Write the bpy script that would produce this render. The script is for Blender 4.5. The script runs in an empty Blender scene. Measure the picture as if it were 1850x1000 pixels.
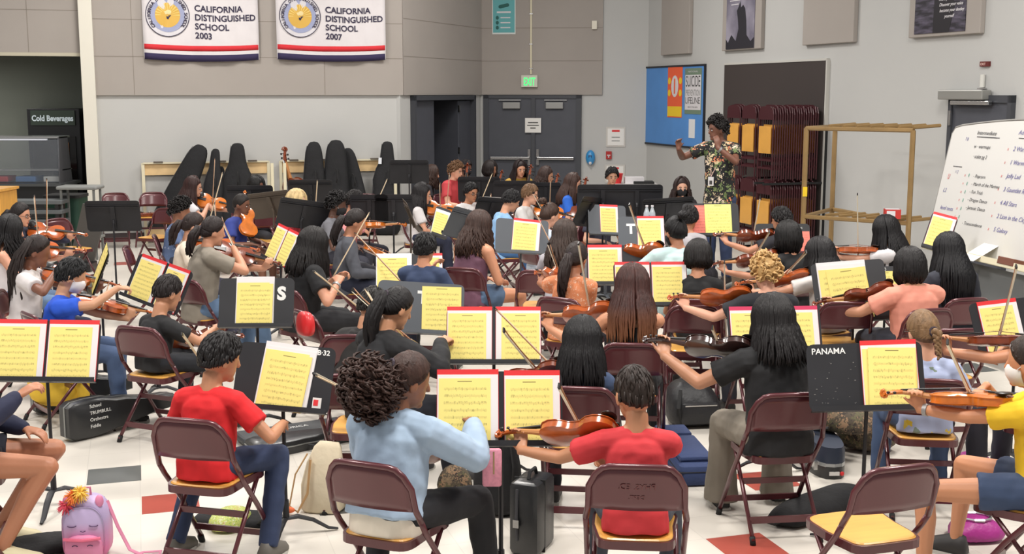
import bpy, math, random
from mathutils import Vector, Matrix, Euler, noise
V = Vector
R = math.radians
sc = bpy.context.scene
COL = sc.collection
random.seed(7)

# ---------------------------------------------------------------- camera, world, lights, exposure
FPX, PITCH, CAMZ = 2200.0, math.atan(334/2200), 2.25
cd = bpy.data.cameras.new('camera')
cd.sensor_width = 36; cd.lens = FPX/1850*36; cd.clip_end = 200
cam = bpy.data.objects.new('camera', cd); COL.objects.link(cam)
cam.location = (0, 0, CAMZ); cam.rotation_euler = (R(90)-PITCH, 0, 0)
sc.camera = cam
wd = bpy.data.worlds.new('world'); sc.world = wd; wd.use_nodes = True
bg = wd.node_tree.nodes['Background']
bg.inputs[0].default_value = (1.0, 0.985, 0.965, 1); bg.inputs[1].default_value = 0.42
sc.view_settings.view_transform = 'Standard'; sc.view_settings.look = 'None'
sc.view_settings.exposure = 0.0; sc.view_settings.gamma = 1
sc.view_settings.use_curve_mapping = False

def area(x, y, z, sx, sy, power, col=(1, .955, .90), rot=(0, 0, 0)):
    l = bpy.data.lights.new('ceiling_or_fill_light', 'AREA'); l.shape = 'RECTANGLE'
    l.size = sx; l.size_y = sy; l.energy = power; l.color = col
    o = bpy.data.objects.new('ceiling_or_fill_light', l); o.location = (x, y, z); o.rotation_euler = rot
    COL.objects.link(o)
for lx, ly, pw in ((-4.5, 4.5, 200), (0.0, 4.5, 230), (4.2, 5, 220), (-5.5, 10.5, 185), (-.8, 10.5, 195), (3.4, 10, 190),
                   (-4.6, 16, 170), (.2, 17.5, 190)):
    area(lx, ly, 5.6, 1.2, 1.2, pw*1.09)

# ---------------------------------------------------------------- pixel -> place
def ray(px, py):
    u = (px-925)/FPX; v = (500-py)/FPX
    return V((u, math.cos(PITCH)+v*math.sin(PITCH), -math.sin(PITCH)+v*math.cos(PITCH)))
def at(px, py, z):
    d = ray(px, py); t = (z-CAMZ)/d.z
    return V((d.x*t, d.y*t, z))
def atY(px, py, Y):
    d = ray(px, py); t = Y/d.y
    return V((d.x*t, Y, CAMZ+d.z*t))

# ---------------------------------------------------------------- materials
def lin(c):
    return tuple(((x/255/12.92) if x/255 <= .04045 else ((x/255+.055)/1.055)**2.4) for x in c)
MATS = {}
def mat(name, col, rough=.6, metal=0.0, bump=0.0, bscale=60, var=0.0, vscale=6, emit=0.0, coat=0.0, stretch=None, alpha=None, spec=.5):
    key = (name,)
    if key in MATS: return MATS[key]
    m = bpy.data.materials.new(name); m.use_nodes = True; MATS[key] = m
    nt = m.node_tree; b = nt.nodes['Principled BSDF']
    c = lin(col)+(1,)
    b.inputs['Base Color'].default_value = c
    b.inputs['Roughness'].default_value = rough; b.inputs['Metallic'].default_value = metal
    b.inputs['Specular IOR Level'].default_value = spec
    if coat: b.inputs['Coat Weight'].default_value = coat; b.inputs['Coat Roughness'].default_value = .15
    if emit:
        b.inputs['Emission Color'].default_value = c; b.inputs['Emission Strength'].default_value = emit
    if alpha is not None:
        b.inputs['Alpha'].default_value = alpha
    if bump or var:
        tc = nt.nodes.new('ShaderNodeTexCoord'); mp = nt.nodes.new('ShaderNodeMapping')
        nt.links.new(tc.outputs['Object'], mp.inputs['Vector'])
        if stretch: mp.inputs['Scale'].default_value = stretch
    if bump:
        n = nt.nodes.new('ShaderNodeTexNoise'); n.inputs['Scale'].default_value = bscale; n.inputs['Detail'].default_value = 3
        bp = nt.nodes.new('ShaderNodeBump'); bp.inputs['Strength'].default_value = bump; bp.inputs['Distance'].default_value = .01
        nt.links.new(mp.outputs[0], n.inputs['Vector']); nt.links.new(n.outputs['Fac'], bp.inputs['Height'])
        nt.links.new(bp.outputs[0], b.inputs['Normal'])
    if var:
        n = nt.nodes.new('ShaderNodeTexNoise'); n.inputs['Scale'].default_value = vscale; n.inputs['Detail'].default_value = 4
        r = nt.nodes.new('ShaderNodeMapRange'); r.inputs['From Min'].default_value = .3; r.inputs['From Max'].default_value = .7
        r.inputs['To Min'].default_value = 1-var; r.inputs['To Max'].default_value = 1+var
        mx = nt.nodes.new('ShaderNodeMix'); mx.data_type = 'RGBA'; mx.blend_type = 'MULTIPLY'; mx.inputs[0].default_value = 1
        mx.inputs[6].default_value = c
        nt.links.new(mp.outputs[0], n.inputs['Vector']); nt.links.new(n.outputs['Fac'], r.inputs['Value'])
        nt.links.new(r.outputs[0], mx.inputs[7]); nt.links.new(mx.outputs[2], b.inputs['Base Color'])
    return m

# ---------------------------------------------------------------- mesh collector
class M:
    def __init__(s): s.v = []; s.f = []; s.mi = []; s.cur = 0
    def add(s, vs, fs):
        n = len(s.v); s.v += [tuple(p) for p in vs]
        for f in fs: s.f.append(tuple(i+n for i in f)); s.mi.append(s.cur)
    def merge(s, o, mx=None):
        s.add([mx @ V(p) for p in o.v] if mx else o.v, [])
        n = len(s.v)-len(o.v)
        for f, k in zip(o.f, o.mi): s.f.append(tuple(i+n for i in f)); s.mi.append(k)
        return s
    def loft(s, rings, cap=True, close=False):
        n = len(rings[0]); vs = [p for r in rings for p in r]; fs = []
        for i in range(len(rings)-1):
            for j in range(n):
                k = (j+1) % n
                fs.append((i*n+j, i*n+k, (i+1)*n+k, (i+1)*n+j))
        if close:
            i = len(rings)-1
            for j in range(n):
                k = (j+1) % n; fs.append((i*n+j, i*n+k, k, j))
        elif cap:
            fs.append(tuple(range(n-1, -1, -1))); fs.append(tuple((len(rings)-1)*n+j for j in range(n)))
        s.add(vs, fs); return s
    def tube(s, pts, rad, n=8, flat=1.0, up=None, round_=False):
        pts = [V(p) for p in pts]
        rr = rad if isinstance(rad, (list, tuple)) else [rad]*len(pts)
        if round_:
            d0 = (pts[0]-pts[1]).normalized(); d1 = (pts[-1]-pts[-2]).normalized()
            pts = [pts[0]+d0*rr[0]*.95, pts[0]+d0*rr[0]*.6]+pts+[pts[-1]+d1*rr[-1]*.6, pts[-1]+d1*rr[-1]*.95]
            rr = [rr[0]*.3, rr[0]*.78]+list(rr)+[rr[-1]*.78, rr[-1]*.3]
        t0 = (pts[1]-pts[0]).normalized()
        x = V(up) if up else (V((0, 0, 1)) if abs(t0.z) < .9 else V((1, 0, 0)))
        rings = []
        for i, p in enumerate(pts):
            t = ((pts[min(i+1, len(pts)-1)]-pts[max(i-1, 0)])).normalized()
            x = (x - t*x.dot(t))
            if x.length < 1e-5: x = t.orthogonal()
            x.normalize(); y = t.cross(x)
            r = rr[i]
            rings.append([p + x*(r*flat*math.cos(2*math.pi*j/n)) + y*(r*math.sin(2*math.pi*j/n)) for j in range(n)])
        return s.loft(rings)
    def box(s, c, d, mx=None, bev=0):
        c = V(c); x, y, z = d[0]/2, d[1]/2, d[2]/2
        if bev:
            b = min(bev, x, y, z)
            rs = []
            for zz, ins in ((-z, b), (-z+b*.3, b*.3), (-z+b, 0), (z-b, 0), (z-b*.3, b*.3), (z, b)):
                ring = []
                for sx, sy, st in ((1, 1, 0), (-1, 1, 90), (-1, -1, 180), (1, -1, 270)):
                    for a in (0, 45, 90):
                        q = R(st+a)
                        ring.append(V((sx*(x-b)+(b-ins)*math.cos(q), sy*(y-b)+(b-ins)*math.sin(q), zz)))
                rs.append(ring)
            rs = [[(mx @ (p+c)) if mx else p+c for p in r] for r in rs]
            return s.loft(rs)
        vs = [V((i*x, j*y, k*z))+c for i in (-1, 1) for j in (-1, 1) for k in (-1, 1)]
        if mx: vs = [mx @ p for p in vs]
        s.add(vs, [(0, 1, 3, 2), (4, 6, 7, 5), (0, 4, 5, 1), (2, 3, 7, 6), (0, 2, 6, 4), (1, 5, 7, 3)]); return s
    def ell(s, c, r, mx=None, nu=14, nv=9):
        c = V(c); r = (r, r, r) if not hasattr(r, '__len__') else r
        rings = []
        for i in range(nv+1):
            ph = math.pi*(.02+.96*i/nv)
            rings.append([V((r[0]*math.sin(ph)*math.cos(2*math.pi*j/nu), r[1]*math.sin(ph)*math.sin(2*math.pi*j/nu), -r[2]*math.cos(ph))) for j in range(nu)])
        rings = [[((mx @ p) if mx else p)+c for p in q] for q in rings]
        return s.loft(rings)
    def prism(s, poly, d, mx=None):      # 2D polygon (x, z) extruded along y from 0 to d
        a = [V((p[0], 0, p[1])) for p in poly]; b = [V((p[0], d, p[1])) for p in poly]
        if mx: a = [mx @ p for p in a]; b = [mx @ p for p in b]
        return s.loft([a, b])
    def mesh(s, name, mats):
        me = bpy.data.meshes.new(name); me.from_pydata(s.v, [], s.f)
        for m in (mats if isinstance(mats, (list, tuple)) else [mats]): me.materials.append(m)
        if any(s.mi): me.polygons.foreach_set('material_index', s.mi)
        me.update(); return me
def smooth(me, on=True):
    me.polygons.foreach_set('use_smooth', [on]*len(me.polygons)); return me
def obj(name, m, mats, parent=None, sm=False, mx=None, fix=True):
    me = m.mesh(name, mats) if isinstance(m, M) else m
    if isinstance(m, M) and fix:
        import bmesh
        bm = bmesh.new(); bm.from_mesh(me); bmesh.ops.recalc_face_normals(bm, faces=bm.faces); bm.to_mesh(me); bm.free()
    if sm:
        smooth(me)
        if sm != 'all': 
            try: me.set_sharp_from_angle(angle=R(40))
            except Exception: pass
    o = bpy.data.objects.new(name, me); COL.objects.link(o)
    if parent: o.parent = parent
    if mx is not None: o.matrix_local = mx
    return o
def tag(o, label, cat, group=None, kind=None):
    if label: o['label'] = label
    if cat: o['category'] = cat
    if group: o['group'] = group
    if kind: o['kind'] = kind
    return o
def thing(name, label, cat, mx=None, group=None):
    o = bpy.data.objects.new(name, None); COL.objects.link(o); o.empty_display_size = .1
    if mx is not None: o.matrix_world = mx
    return tag(o, label, cat, group)
def struct(name, m, mats, parent=None, sm=False, mx=None):
    o = obj(name, m, mats, parent, sm, mx)
    if not parent: o['kind'] = 'structure'
    return o
def copy_tree(o, parent=None):
    c = o.copy(); COL.objects.link(c)
    if parent: c.parent = parent; c.matrix_parent_inverse = o.matrix_parent_inverse
    for ch in list(o.children): copy_tree(ch, c)
    return c
def remesh(o, vox, it=4):
    m = o.modifiers.new('r', 'REMESH'); m.mode = 'VOXEL'; m.voxel_size = vox; m.use_smooth_shade = True
    if it:
        q = o.modifiers.new('s', 'SMOOTH'); q.factor = .5; q.iterations = it
    return o
def frame(loc, yaw=0, tilt=0, roll=0):   # yaw: heading of local +Y, 0 = away from the camera, positive = clockwise (towards +X)
    return Matrix.Translation(V(loc)) @ Matrix.Rotation(-R(yaw), 4, 'Z') @ Matrix.Rotation(R(tilt), 4, 'X') @ Matrix.Rotation(R(roll), 4, 'Y')
def basis(loc, x, y, z=None):
    x = V(x).normalized(); y = V(y); y = (y-x*y.dot(x)).normalized(); z = x.cross(y)
    m = Matrix((x, y, z)).transposed().to_4x4(); m.translation = V(loc); return m
_tc = {}
def text_mesh(s, size, ext=.001, bold=0.0, shear=0.0, sx=1.0, align='LEFT'):
    key = (s, size, ext, bold, shear, sx, align)
    if key in _tc: return _tc[key]
    c = bpy.data.curves.new('lettering', 'FONT'); c.body = s; c.size = size; c.extrude = ext; c.offset = bold; c.shear = shear
    c.align_x = align; c.resolution_u = 3; c.space_line = .92
    o = bpy.data.objects.new('t', c); COL.objects.link(o)
    dg = bpy.context.evaluated_depsgraph_get()
    me = bpy.data.meshes.new_from_object(o.evaluated_get(dg), depsgraph=dg)
    bpy.data.objects.remove(o); bpy.data.curves.remove(c)
    m = M(); m.add([(v.co.x*sx, v.co.y, v.co.z) for v in me.vertices], [tuple(p.vertices) for p in me.polygons])
    _tc[key] = m; return m
def lettering(s, size, m, parent, mx, **k):
    t = text_mesh(s, size, **k); return obj('lettering', t, m, parent, mx=mx, fix=False)
# ---------------------------------------------------------------- shared materials
maroon = mat('maroon enamel', (86, 36, 42), .33, .25, coat=.5, var=.12, vscale=3)
maroon_dk = mat('maroon rack enamel', (72, 32, 38), .4, .2, coat=.3)
wood_seat = mat('varnished ply', (214, 158, 74), .38, var=.10, vscale=4, stretch=(1, 6, 1), coat=.3)
black_steel = mat('black powder coat', (36, 36, 40), .5, .2, var=.15, vscale=5)
grey_steel = mat('grey powder coat', (78, 82, 88), .5, .2)
brown_steel = mat('brown stand steel', (84, 74, 64), .5, .2)
chrome = mat('steel', (190, 190, 190), .25, 1)
white_paint = mat('white vinyl lettering', (225, 225, 222), .6)
rubber = mat('rubber', (25, 25, 26), .8)
red_card = mat('red card', (214, 44, 48), .5)
pink_card = mat('coral paper', (235, 140, 125), .7)
magenta_card = mat('magenta card', (200, 50, 90), .5)
plastic_sleeve = mat('clear sleeve over white paper', (226, 222, 222), .3, coat=.4)
varnish = mat('violin varnish', (176, 84, 30), .22, var=.22, vscale=12, coat=.7)
varnish_dk = mat('dark violin varnish', (120, 52, 24), .22, var=.22, vscale=12, coat=.7)
varnish_or = mat('orange violin varnish', (205, 112, 34), .22, var=.2, vscale=12, coat=.7)
varnish_bk = mat('black brown varnish', (58, 34, 30), .2, coat=.8)
ebony = mat('ebony', (24, 20, 20), .35)
neckwood = mat('maple neck', (190, 130, 78), .4)
bowstick = mat('bow stick', (150, 104, 70), .4)
bowhair = mat('bow hair', (222, 212, 190), .6)
cloth_black = mat('black nylon', (20, 20, 23), .85, bump=.5, bscale=25, var=.25, vscale=7)
white_wall = mat('painted wall', (184, 184, 182), .85, bump=.05, bscale=90, var=.02, vscale=.7)
panel_fab = mat('acoustic fabric', (160, 153, 147), .95, bump=.15, bscale=400, var=.03, vscale=1.2)
groove = mat('panel joint', (134, 126, 118), .9)
door_grey = mat('grey painted door', (72, 74, 82), .55, var=.05)
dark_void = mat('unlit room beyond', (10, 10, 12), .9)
cream_steel = mat('cream steel', (214, 206, 178), .5)
light_wood = mat('pale plywood', (222, 190, 140), .55, var=.12, vscale=5, stretch=(1, 1, 6))

def page_mat(name, col, rows=8, ink=(90, 86, 50)):
    m = bpy.data.materials.new(name); m.use_nodes = True; nt = m.node_tree; b = nt.nodes['Principled BSDF']
    b.inputs['Roughness'].default_value = .8
    N = nt.nodes.new; L = nt.links.new
    tc = N('ShaderNodeTexCoord'); sp = N('ShaderNodeSeparateXYZ'); L(tc.outputs['Generated'], sp.inputs[0])
    def ma(op, a, b_=None, c=None):
        n = N('ShaderNodeMath'); n.operation = op
        for i, q in enumerate((a, b_, c)):
            if q is None: continue
            if isinstance(q, (int, float)): n.inputs[i].default_value = q
            else: L(q, n.inputs[i])
        return n.outputs[0]
    y = ma('MULTIPLY', ma('SUBTRACT', .9, sp.outputs['Y']), rows/.86)
    fr = ma('FRACT', y)
    staff = ma('MULTIPLY', ma('GREATER_THAN', fr, .40), ma('LESS_THAN', fr, .72))
    line = ma('GREATER_THAN', ma('FRACT', ma('MULTIPLY', fr, 15.6)), .62)
    margin = ma('MULTIPLY', ma('GREATER_THAN', sp.outputs['X'], .1), ma('LESS_THAN', sp.outputs['X'], .93))
    inpage = ma('MULTIPLY', ma('GREATER_THAN', sp.outputs['Y'], .05), ma('LESS_THAN', sp.outputs['Y'], .9))
    s1 = ma('MULTIPLY', ma('MULTIPLY', staff, line), ma('MULTIPLY', margin, inpage))
    mp = N('ShaderNodeMapping'); mp.inputs['Scale'].default_value = (34, rows*2.6, 1); L(tc.outputs['Generated'], mp.inputs[0])
    no = N('ShaderNodeTexNoise'); no.inputs['Scale'].default_value = 1.0; no.inputs['Detail'].default_value = 1; L(mp.outputs[0], no.inputs['Vector'])
    notes = ma('MULTIPLY', ma('GREATER_THAN', no.outputs['Fac'], .60), ma('MULTIPLY', ma('MULTIPLY', ma('GREATER_THAN', fr, .3), ma('LESS_THAN', fr, .85)), ma('MULTIPLY', margin, inpage)))
    title = ma('MULTIPLY', ma('MULTIPLY', ma('GREATER_THAN', sp.outputs['Y'], .945), ma('LESS_THAN', sp.outputs['Y'], .96)), ma('MULTIPLY', ma('GREATER_THAN', sp.outputs['X'], .36), ma('LESS_THAN', sp.outputs['X'], .64)))
    tot = ma('MINIMUM', ma('ADD', ma('ADD', ma('MULTIPLY', s1, .45), ma('MULTIPLY', notes, .34)), ma('MULTIPLY', title, .8)), .85)
    mx = N('ShaderNodeMix'); mx.data_type = 'RGBA'; L(tot, mx.inputs[0])
    mx.inputs[6].default_value = lin(col)+(1,); mx.inputs[7].default_value = lin(ink)+(1,)
    L(mx.outputs[2], b.inputs['Base Color'])
    return m
page_y = page_mat('yellow music page', (236, 218, 128), 8)
page_y2 = page_mat('pale yellow music page', (232, 226, 130), 9)
page_p = page_mat('coral music page', (232, 130, 115), 9, (150, 60, 55))
page_w = page_mat('white music page', (225, 222, 218), 10, (120, 120, 120))

def floor_mat():
    m = bpy.data.materials.new('vinyl tile floor'); m.use_nodes = True; nt = m.node_tree; b = nt.nodes['Principled BSDF']
    N = nt.nodes.new; L = nt.links.new
    tc = N('ShaderNodeTexCoord'); mp = N('ShaderNodeMapping'); L(tc.outputs['Object'], mp.inputs[0])
    mp.vector_type = 'POINT'; mp.inputs['Rotation'].default_value = (0, 0, -R(17)); mp.inputs['Scale'].default_value = (1/.305, 1/.305, 1)
    mp.inputs['Location'].default_value = (1.24, .32, 0)
    br = N('ShaderNodeTexVoronoi')
    sp = N('ShaderNodeSeparateXYZ'); L(mp.outputs[0], sp.inputs[0]); nt.nodes.remove(br)
    def ma(op, a, b_=None):
        n = N('ShaderNodeMath'); n.operation = op
        for i, q in enumerate((a, b_)):
            if q is None: continue
            if isinstance(q, (int, float)): n.inputs[i].default_value = q
            else: L(q, n.inputs[i])
        return n.outputs[0]
    def seam(c):
        f = ma('FRACT', c); return ma('LESS_THAN', ma('MINIMUM', f, ma('SUBTRACT', 1, f)), .008)
    s = ma('MAXIMUM', seam(sp.outputs[0]), seam(sp.outputs[1]))
    fl = N('ShaderNodeVectorMath'); fl.operation = 'FLOOR'; L(mp.outputs[0], fl.inputs[0])
    wn = N('ShaderNodeTexWhiteNoise'); wn.noise_dimensions = '2D'; L(fl.outputs[0], wn.inputs['Vector'])
    r = N('ShaderNodeMapRange'); L(wn.outputs['Value'], r.inputs['Value']); r.inputs['To Min'].default_value = .955; r.inputs['To Max'].default_value = 1.02
    n2 = N('ShaderNodeTexNoise'); n2.inputs['Scale'].default_value = 2.0; n2.inputs['Detail'].default_value = 5; L(tc.outputs['Object'], n2.inputs['Vector'])
    r2 = N('ShaderNodeMapRange'); L(n2.outputs['Fac'], r2.inputs['Value']); r2.inputs['To Min'].default_value = .93; r2.inputs['To Max'].default_value = 1.04
    k = ma('MULTIPLY', ma('MULTIPLY', r.outputs[0], r2.outputs[0]), ma('SUBTRACT', 1, ma('MULTIPLY', s, .12)))
    sc_ = N('ShaderNodeVectorMath'); sc_.operation = 'SCALE'; sc_.inputs[0].default_value = lin((214, 208, 198)); L(k, sc_.inputs['Scale'])
    L(sc_.outputs[0], b.inputs['Base Color']); b.inputs['Roughness'].default_value = .3; b.inputs['Specular IOR Level'].default_value = .35
    return m
# ---------------------------------------------------------------- room shell
A17 = R(17)
dL = V((math.cos(A17), math.sin(A17), 0)); dW = V((-math.sin(A17), math.cos(A17), 0))
class Wall:
    def __init__(s, p, d): s.p = V((p[0], p[1], 0)); s.d = V((d[0], d[1], 0)).normalized(); s.n = V((s.d.y, -s.d.x, 0))
    def hit(s, px, py):
        r = ray(px, py); o = V((0, 0, CAMZ)); t = (s.p-o).dot(s.n)/r.dot(s.n); q = o+r*t
        return (q-s.p).dot(s.d), q.z
    def mx(s, u=0, z=0, off=0):           # local x along the wall, local y up, local z out of the wall
        return basis(s.p+s.d*u+V((0, 0, z))+s.n*off, s.d, (0, 0, 1))
def slab(u0, u1, z0, z1, t, t0=0): m = M(); m.box(((u0+u1)/2, (z0+z1)/2, t0+t/2), (u1-u0, z1-z0, t)); return m
p0 = at(200, 433, 0)
WL = Wall(p0, dL)
uL0 = WL.hit(152, 166)[0]; uL1 = WL.hit(725, 166)[0]
c1 = WL.p+WL.d*uL1
Z2 = 22.9/math.cos(PITCH); c2 = V(((868-925)/FPX*22.9, Z2, 0))
WM = Wall(c1, c2-c1); LM = (c2-c1).length
c4 = V(((1170-925)/FPX*22.5, 22.5/math.cos(PITCH), 0))
WD = Wall(c2, c4-c2); LD = (c4-c2).length
WR = Wall(c4, -dW); LR = 26
struct('floor', M().box((0, 12, -.05), (34, 34, .1)), floor_mat())
HT = 5.4
for nm, w, a, b in (('wall_left', WL, uL0, uL1), ('wall_right', WR, 0, LR)):
    struct(nm, slab(a, b, 0, HT, .1, -.1), white_wall, mx=w.mx())
# angled wall with door opening and wall with the double doors
h = 2.19
um0 = WM.hit(741, 180)[0]; um1 = WM.hit(853, 180)[0]
m = slab(-.05, um0, 0, HT, .1, -.1); m.merge(slab(um1, LM, 0, HT, .1, -.1)); m.merge(slab(um0, um1, h, HT, .1, -.1))
struct('wall_middle', m, white_wall, mx=WM.mx())
ud0 = WD.hit(874, 180)[0]; ud1 = WD.hit(1051, 180)[0]
struct('wall_back', slab(0, LD, 0, HT, .1, -.1), white_wall, mx=WD.mx())
# fabric cladding above the doors
def cladding(nm, w, a, b, z0, seams, verts):
    m = slab(a, b, z0, HT, .045); m.cur = 1
    for z in seams: m.merge(slab(a+.002, b-.002, z, z+.012, .003, .044))
    m.cur = 1
    g = M(); g.cur = 1
    for z in seams: g.box(((a+b)/2, z, .0455), (b-a-.01, .010, .003))
    for u in verts: g.box((u, (z0+HT)/2, .0455), (.010, HT-z0-.01, .003))
    m = slab(a, b, z0, HT, .045); m.merge(g)
    o = obj(nm, m, [panel_fab, groove], mx=w.mx()); return o
zc = 2.2
o = cladding('trim_1', WL, WL.hit(165, 100)[0], uL1+.02, zc, (2.2+.58, 2.2+1.13), [WL.hit(x, 100)[0] for x in (240, 585)]); o['kind'] = 'structure'
o = cladding('trim_2', WM, .0, LM-.02, zc, (2.2+.62, 2.2+1.22), []); o['kind'] = 'structure'
ue = WD.hit(1089, 100)[0]
o = cladding('trim_3', WD, .02, ue, zc, (2.2+.62, 2.2+1.22), []); o['kind'] = 'structure'
base_m = mat('dark baseboard', (58, 48, 50), .6)
def baseboard(nm, w, a, b): struct(nm, slab(a, b, 0, .1, .02), base_m, mx=w.mx())
baseboard('baseboard_left', WL, uL0, uL1); baseboard('baseboard_middle', WM, 0, um0-.06); baseboard('baseboard_right', WR, 0, LR)
baseboard('baseboard_back', WD, ud1+.06, LD)
# bright pier at the kitchen opening
pier_m = mat('cream pier paint', (216, 212, 200), .8)
up0 = WL.hit(141, 60)[0]; upw = WL.hit(164, 60)[0]
struct('trim_4', slab(uL0-.02, uL0+.17, 0, HT, .30, -.1), pier_m, mx=WL.mx())
# header over the kitchen opening + kitchen room
zh = WL.hit(60, 95)[1]
o = cladding('trim_5', WL, uL0-5, uL0-.02, zh, (zh+.62,), [WL.hit(50, 50)[0]]); o['kind'] = 'structure'
struct('trim_6', slab(uL0-5, uL0-.02, zh-.05, zh, .09, -.04), mat('opening edge', (186, 180, 160), .7), mx=WL.mx())
kit = mat('kitchen wall', (112, 116, 108), .8)
struct('wall_kitchen', slab(uL0-5, uL0+.9, 0, HT, .1, -2.7), kit, mx=WL.mx())
struct('wall_kitchen_side', slab(-2.7, -.1, 0, HT, .1), kit, mx=basis(WL.p+WL.d*(uL0+.2), WL.n, (0, 0, 1)))
struct('ceiling', slab(uL0-5, uL0+.3, zh+.02, zh+.08, 2.6, -2.7), kit, mx=WL.mx())
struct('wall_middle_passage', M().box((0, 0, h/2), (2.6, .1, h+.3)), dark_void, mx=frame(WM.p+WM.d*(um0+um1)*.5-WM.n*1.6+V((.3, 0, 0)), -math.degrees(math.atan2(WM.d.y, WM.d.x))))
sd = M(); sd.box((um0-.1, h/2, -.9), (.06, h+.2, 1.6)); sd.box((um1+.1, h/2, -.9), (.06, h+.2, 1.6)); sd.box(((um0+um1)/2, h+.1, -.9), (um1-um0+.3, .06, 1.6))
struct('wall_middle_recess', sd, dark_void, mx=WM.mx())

# doors
def knob_plate(parent, x, z, off): obj('door_handle', M().box((x, z, off), (.06, .16, .04), bev=.01), chrome, parent)
frame_m = mat('door frame grey', (62, 64, 70), .5)
# door 1: open pair in the angled wall
d1 = thing('door_1', None, None, WM.mx()); d1['kind'] = 'structure'
f = M(); wdt = um1-um0
f.box((um0+.04, h/2, .0), (.08, h, .16)); f.box((um1-.04, h/2, 0), (.08, h, .16)); f.box(((um0+um1)/2, h-.04, 0), (wdt, .08, .16))
obj('door_frame', f, frame_m, d1)
ux = WM.hit(785, 250)[0]
obj('door_leaf', M().box(((um0+.08+ux)/2, (h-.08)/2, -.03), (ux-um0-.08, h-.1, .045)), door_grey, d1)
ux2 = WM.hit(829, 250)[0]
lf = M().box((0, (h-.1)/2, -.42), (.045, h-.1, .84)); obj('door_leaf', lf, door_grey, d1, mx=Matrix.Translation((ux2+.03, 0, -.02)) @ Matrix.Rotation(R(-12), 4, 'Y'))
for z in (.35, 1.2, 1.95): obj('hinge', M().box((ux2+.02, z, .0), (.035, .12, .03)), chrome, d1)
obj('door_stop_strip', M().box(((ux2+um1)/2+.01, (h-.1)/2, -.03), (um1-ux2-.08, h-.1, .04)), door_grey, d1)
# door 2: double doors
d2 = thing('door_2', None, None, WD.mx()); d2['kind'] = 'structure'
f = M(); f.box((ud0+.05, h/2, .03), (.10, h, .07)); f.box((ud1-.05, h/2, .03), (.10, h, .07)); f.box(((ud0+ud1)/2, h-.03, .03), (ud1-ud0, .06, .07))
obj('door_frame', f, frame_m, d2)
um = WD.hit(964, 250)[0]
obj('mullion', M().box((um, h/2-.03, .045), (.07, h-.06, .08)), frame_m, d2)
for a, b in ((ud0+.1, um-.035), (um+.035, ud1-.1)):
    lf = obj('door_leaf', slab(a, b, .01, h-.06, .04), door_grey, d2)
    c = (a+b)/2
    cl = obj('door_closer', M().box((c+.03 if a < um-.2 and a == ud0+.1 else c-.02, 2.0, .075), (.33, .12, .07), bev=.01), mat('closer grey', (150, 150, 148), .4, .5), lf)
    obj('closer_arm', M().box((c, 2.1, .07), (.42, .018, .03)), chrome, lf)
    obj('push_bar', M().box((c, 1.02, .09), (b-a-.06, .06, .06), bev=.012), chrome, lf)
    obj('latch_case', M().box(((b-.04) if a == ud0+.1 else (a+.05), 1.04, .07), (.05, .3, .04)), chrome, lf)
u, z = WD.hit(964, 226)
nt_ = tag(obj('paper_notice', M().box((u, z, .095), (.30, .27, .003)), mat('notice paper', (228, 226, 222), .8), mx=WD.mx()), 'white paper notice taped across the middle of the double doors', 'notice')
for k, s_ in enumerate(('CONCERTS', 'DO NOT PROP', 'DOOR OPEN')):
    pass
for k, (w_, y_) in enumerate(((.19, .05), (.22, 0), (.10, -.05))):
    obj('lettering', M().box((u, z+y_, .097), (w_, .018, .002)), mat('ink', (70, 68, 68), .8), nt_)
# door 3 in the right wall with its operator box
u0, z1 = WR.hit(1722, 180); u1 = WR.hit(1836, 180)[0]
d3 = thing('door_3', None, None, WR.mx()); d3['kind'] = 'structure'
f = M(); hd = WR.hit(1815, 172)[1]
f.box((u0+.03, hd/2, .03), (.06, hd, .07)); f.box((u1-.03, hd/2, .03), (.06, hd, .07)); f.box(((u0+u1)/2, hd-.04, .03), (u1-u0, .08, .07))
obj('door_frame', f, frame_m, d3)
lf = obj('door_leaf', slab(u0+.06, u1-.06, .01, hd-.08, .04), door_grey, d3)
a, za = WR.hit(1733, 185); b = WR.hit(1803, 185)[0]
obj('closer_arm', M().box(((a+b)/2, za, .10), (b-a, .05, .06), bev=.01), chrome, lf)
obj('hinge', M().box((u0+.05, WR.hit(1727, 213)[1], .07), (.04, .17, .02)), chrome, lf)
a, za = WR.hit(1714, 171); b = WR.hit(1795, 171)[0]
obj('door_operator_box', M().box(((a+b)/2, za, .09), (b-a, .11, .13), bev=.012), mat('operator grey', (150, 150, 146), .4, .4), d3)

# ---- pieces on the right wall
def on(w, nm, px0, py0, px1, py1, t, mats, label, cat, off=0, group=None, bev=.004):
    u0, z0 = w.hit(px0, (py0+py1)/2); u1, _ = w.hit(px1, (py0+py1)/2); za = w.hit((px0+px1)/2, py0)[1]; zb = w.hit((px0+px1)/2, py1)[1]
    o = obj(nm, M().box((0, 0, t/2), (u1-u0, za-zb, t), bev=0), mats, mx=w.mx((u0+u1)/2, (za+zb)/2, off))
    if label: tag(o, label, cat, group)
    o['_w'] = 1; del o['_w']
    return o, u1-u0, za-zb
zb = WR.hit(1490, 80)[1]
def wpanel(px0, px1, pyb, label):
    u0 = WR.hit(px0, pyb)[0]; u1 = WR.hit(px1, pyb)[0]
    o = obj('acoustic_panel', M().box((0, .6, .035), (u1-u0, 1.2, .07), bev=.01), panel_fab, mx=WR.mx((u0+u1)/2, zb))
    return tag(o, label, 'wall panel', 'fabric acoustic panels on the right wall'), (u0+u1)/2, u1-u0
wpanel(1200, 1251, 100, 'blank taupe acoustic panel above the blue bulletin board')
pa, ua, wa = wpanel(1311, 1381, 91, 'taupe acoustic panel behind the castle poster, above the stored chairs')
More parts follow.
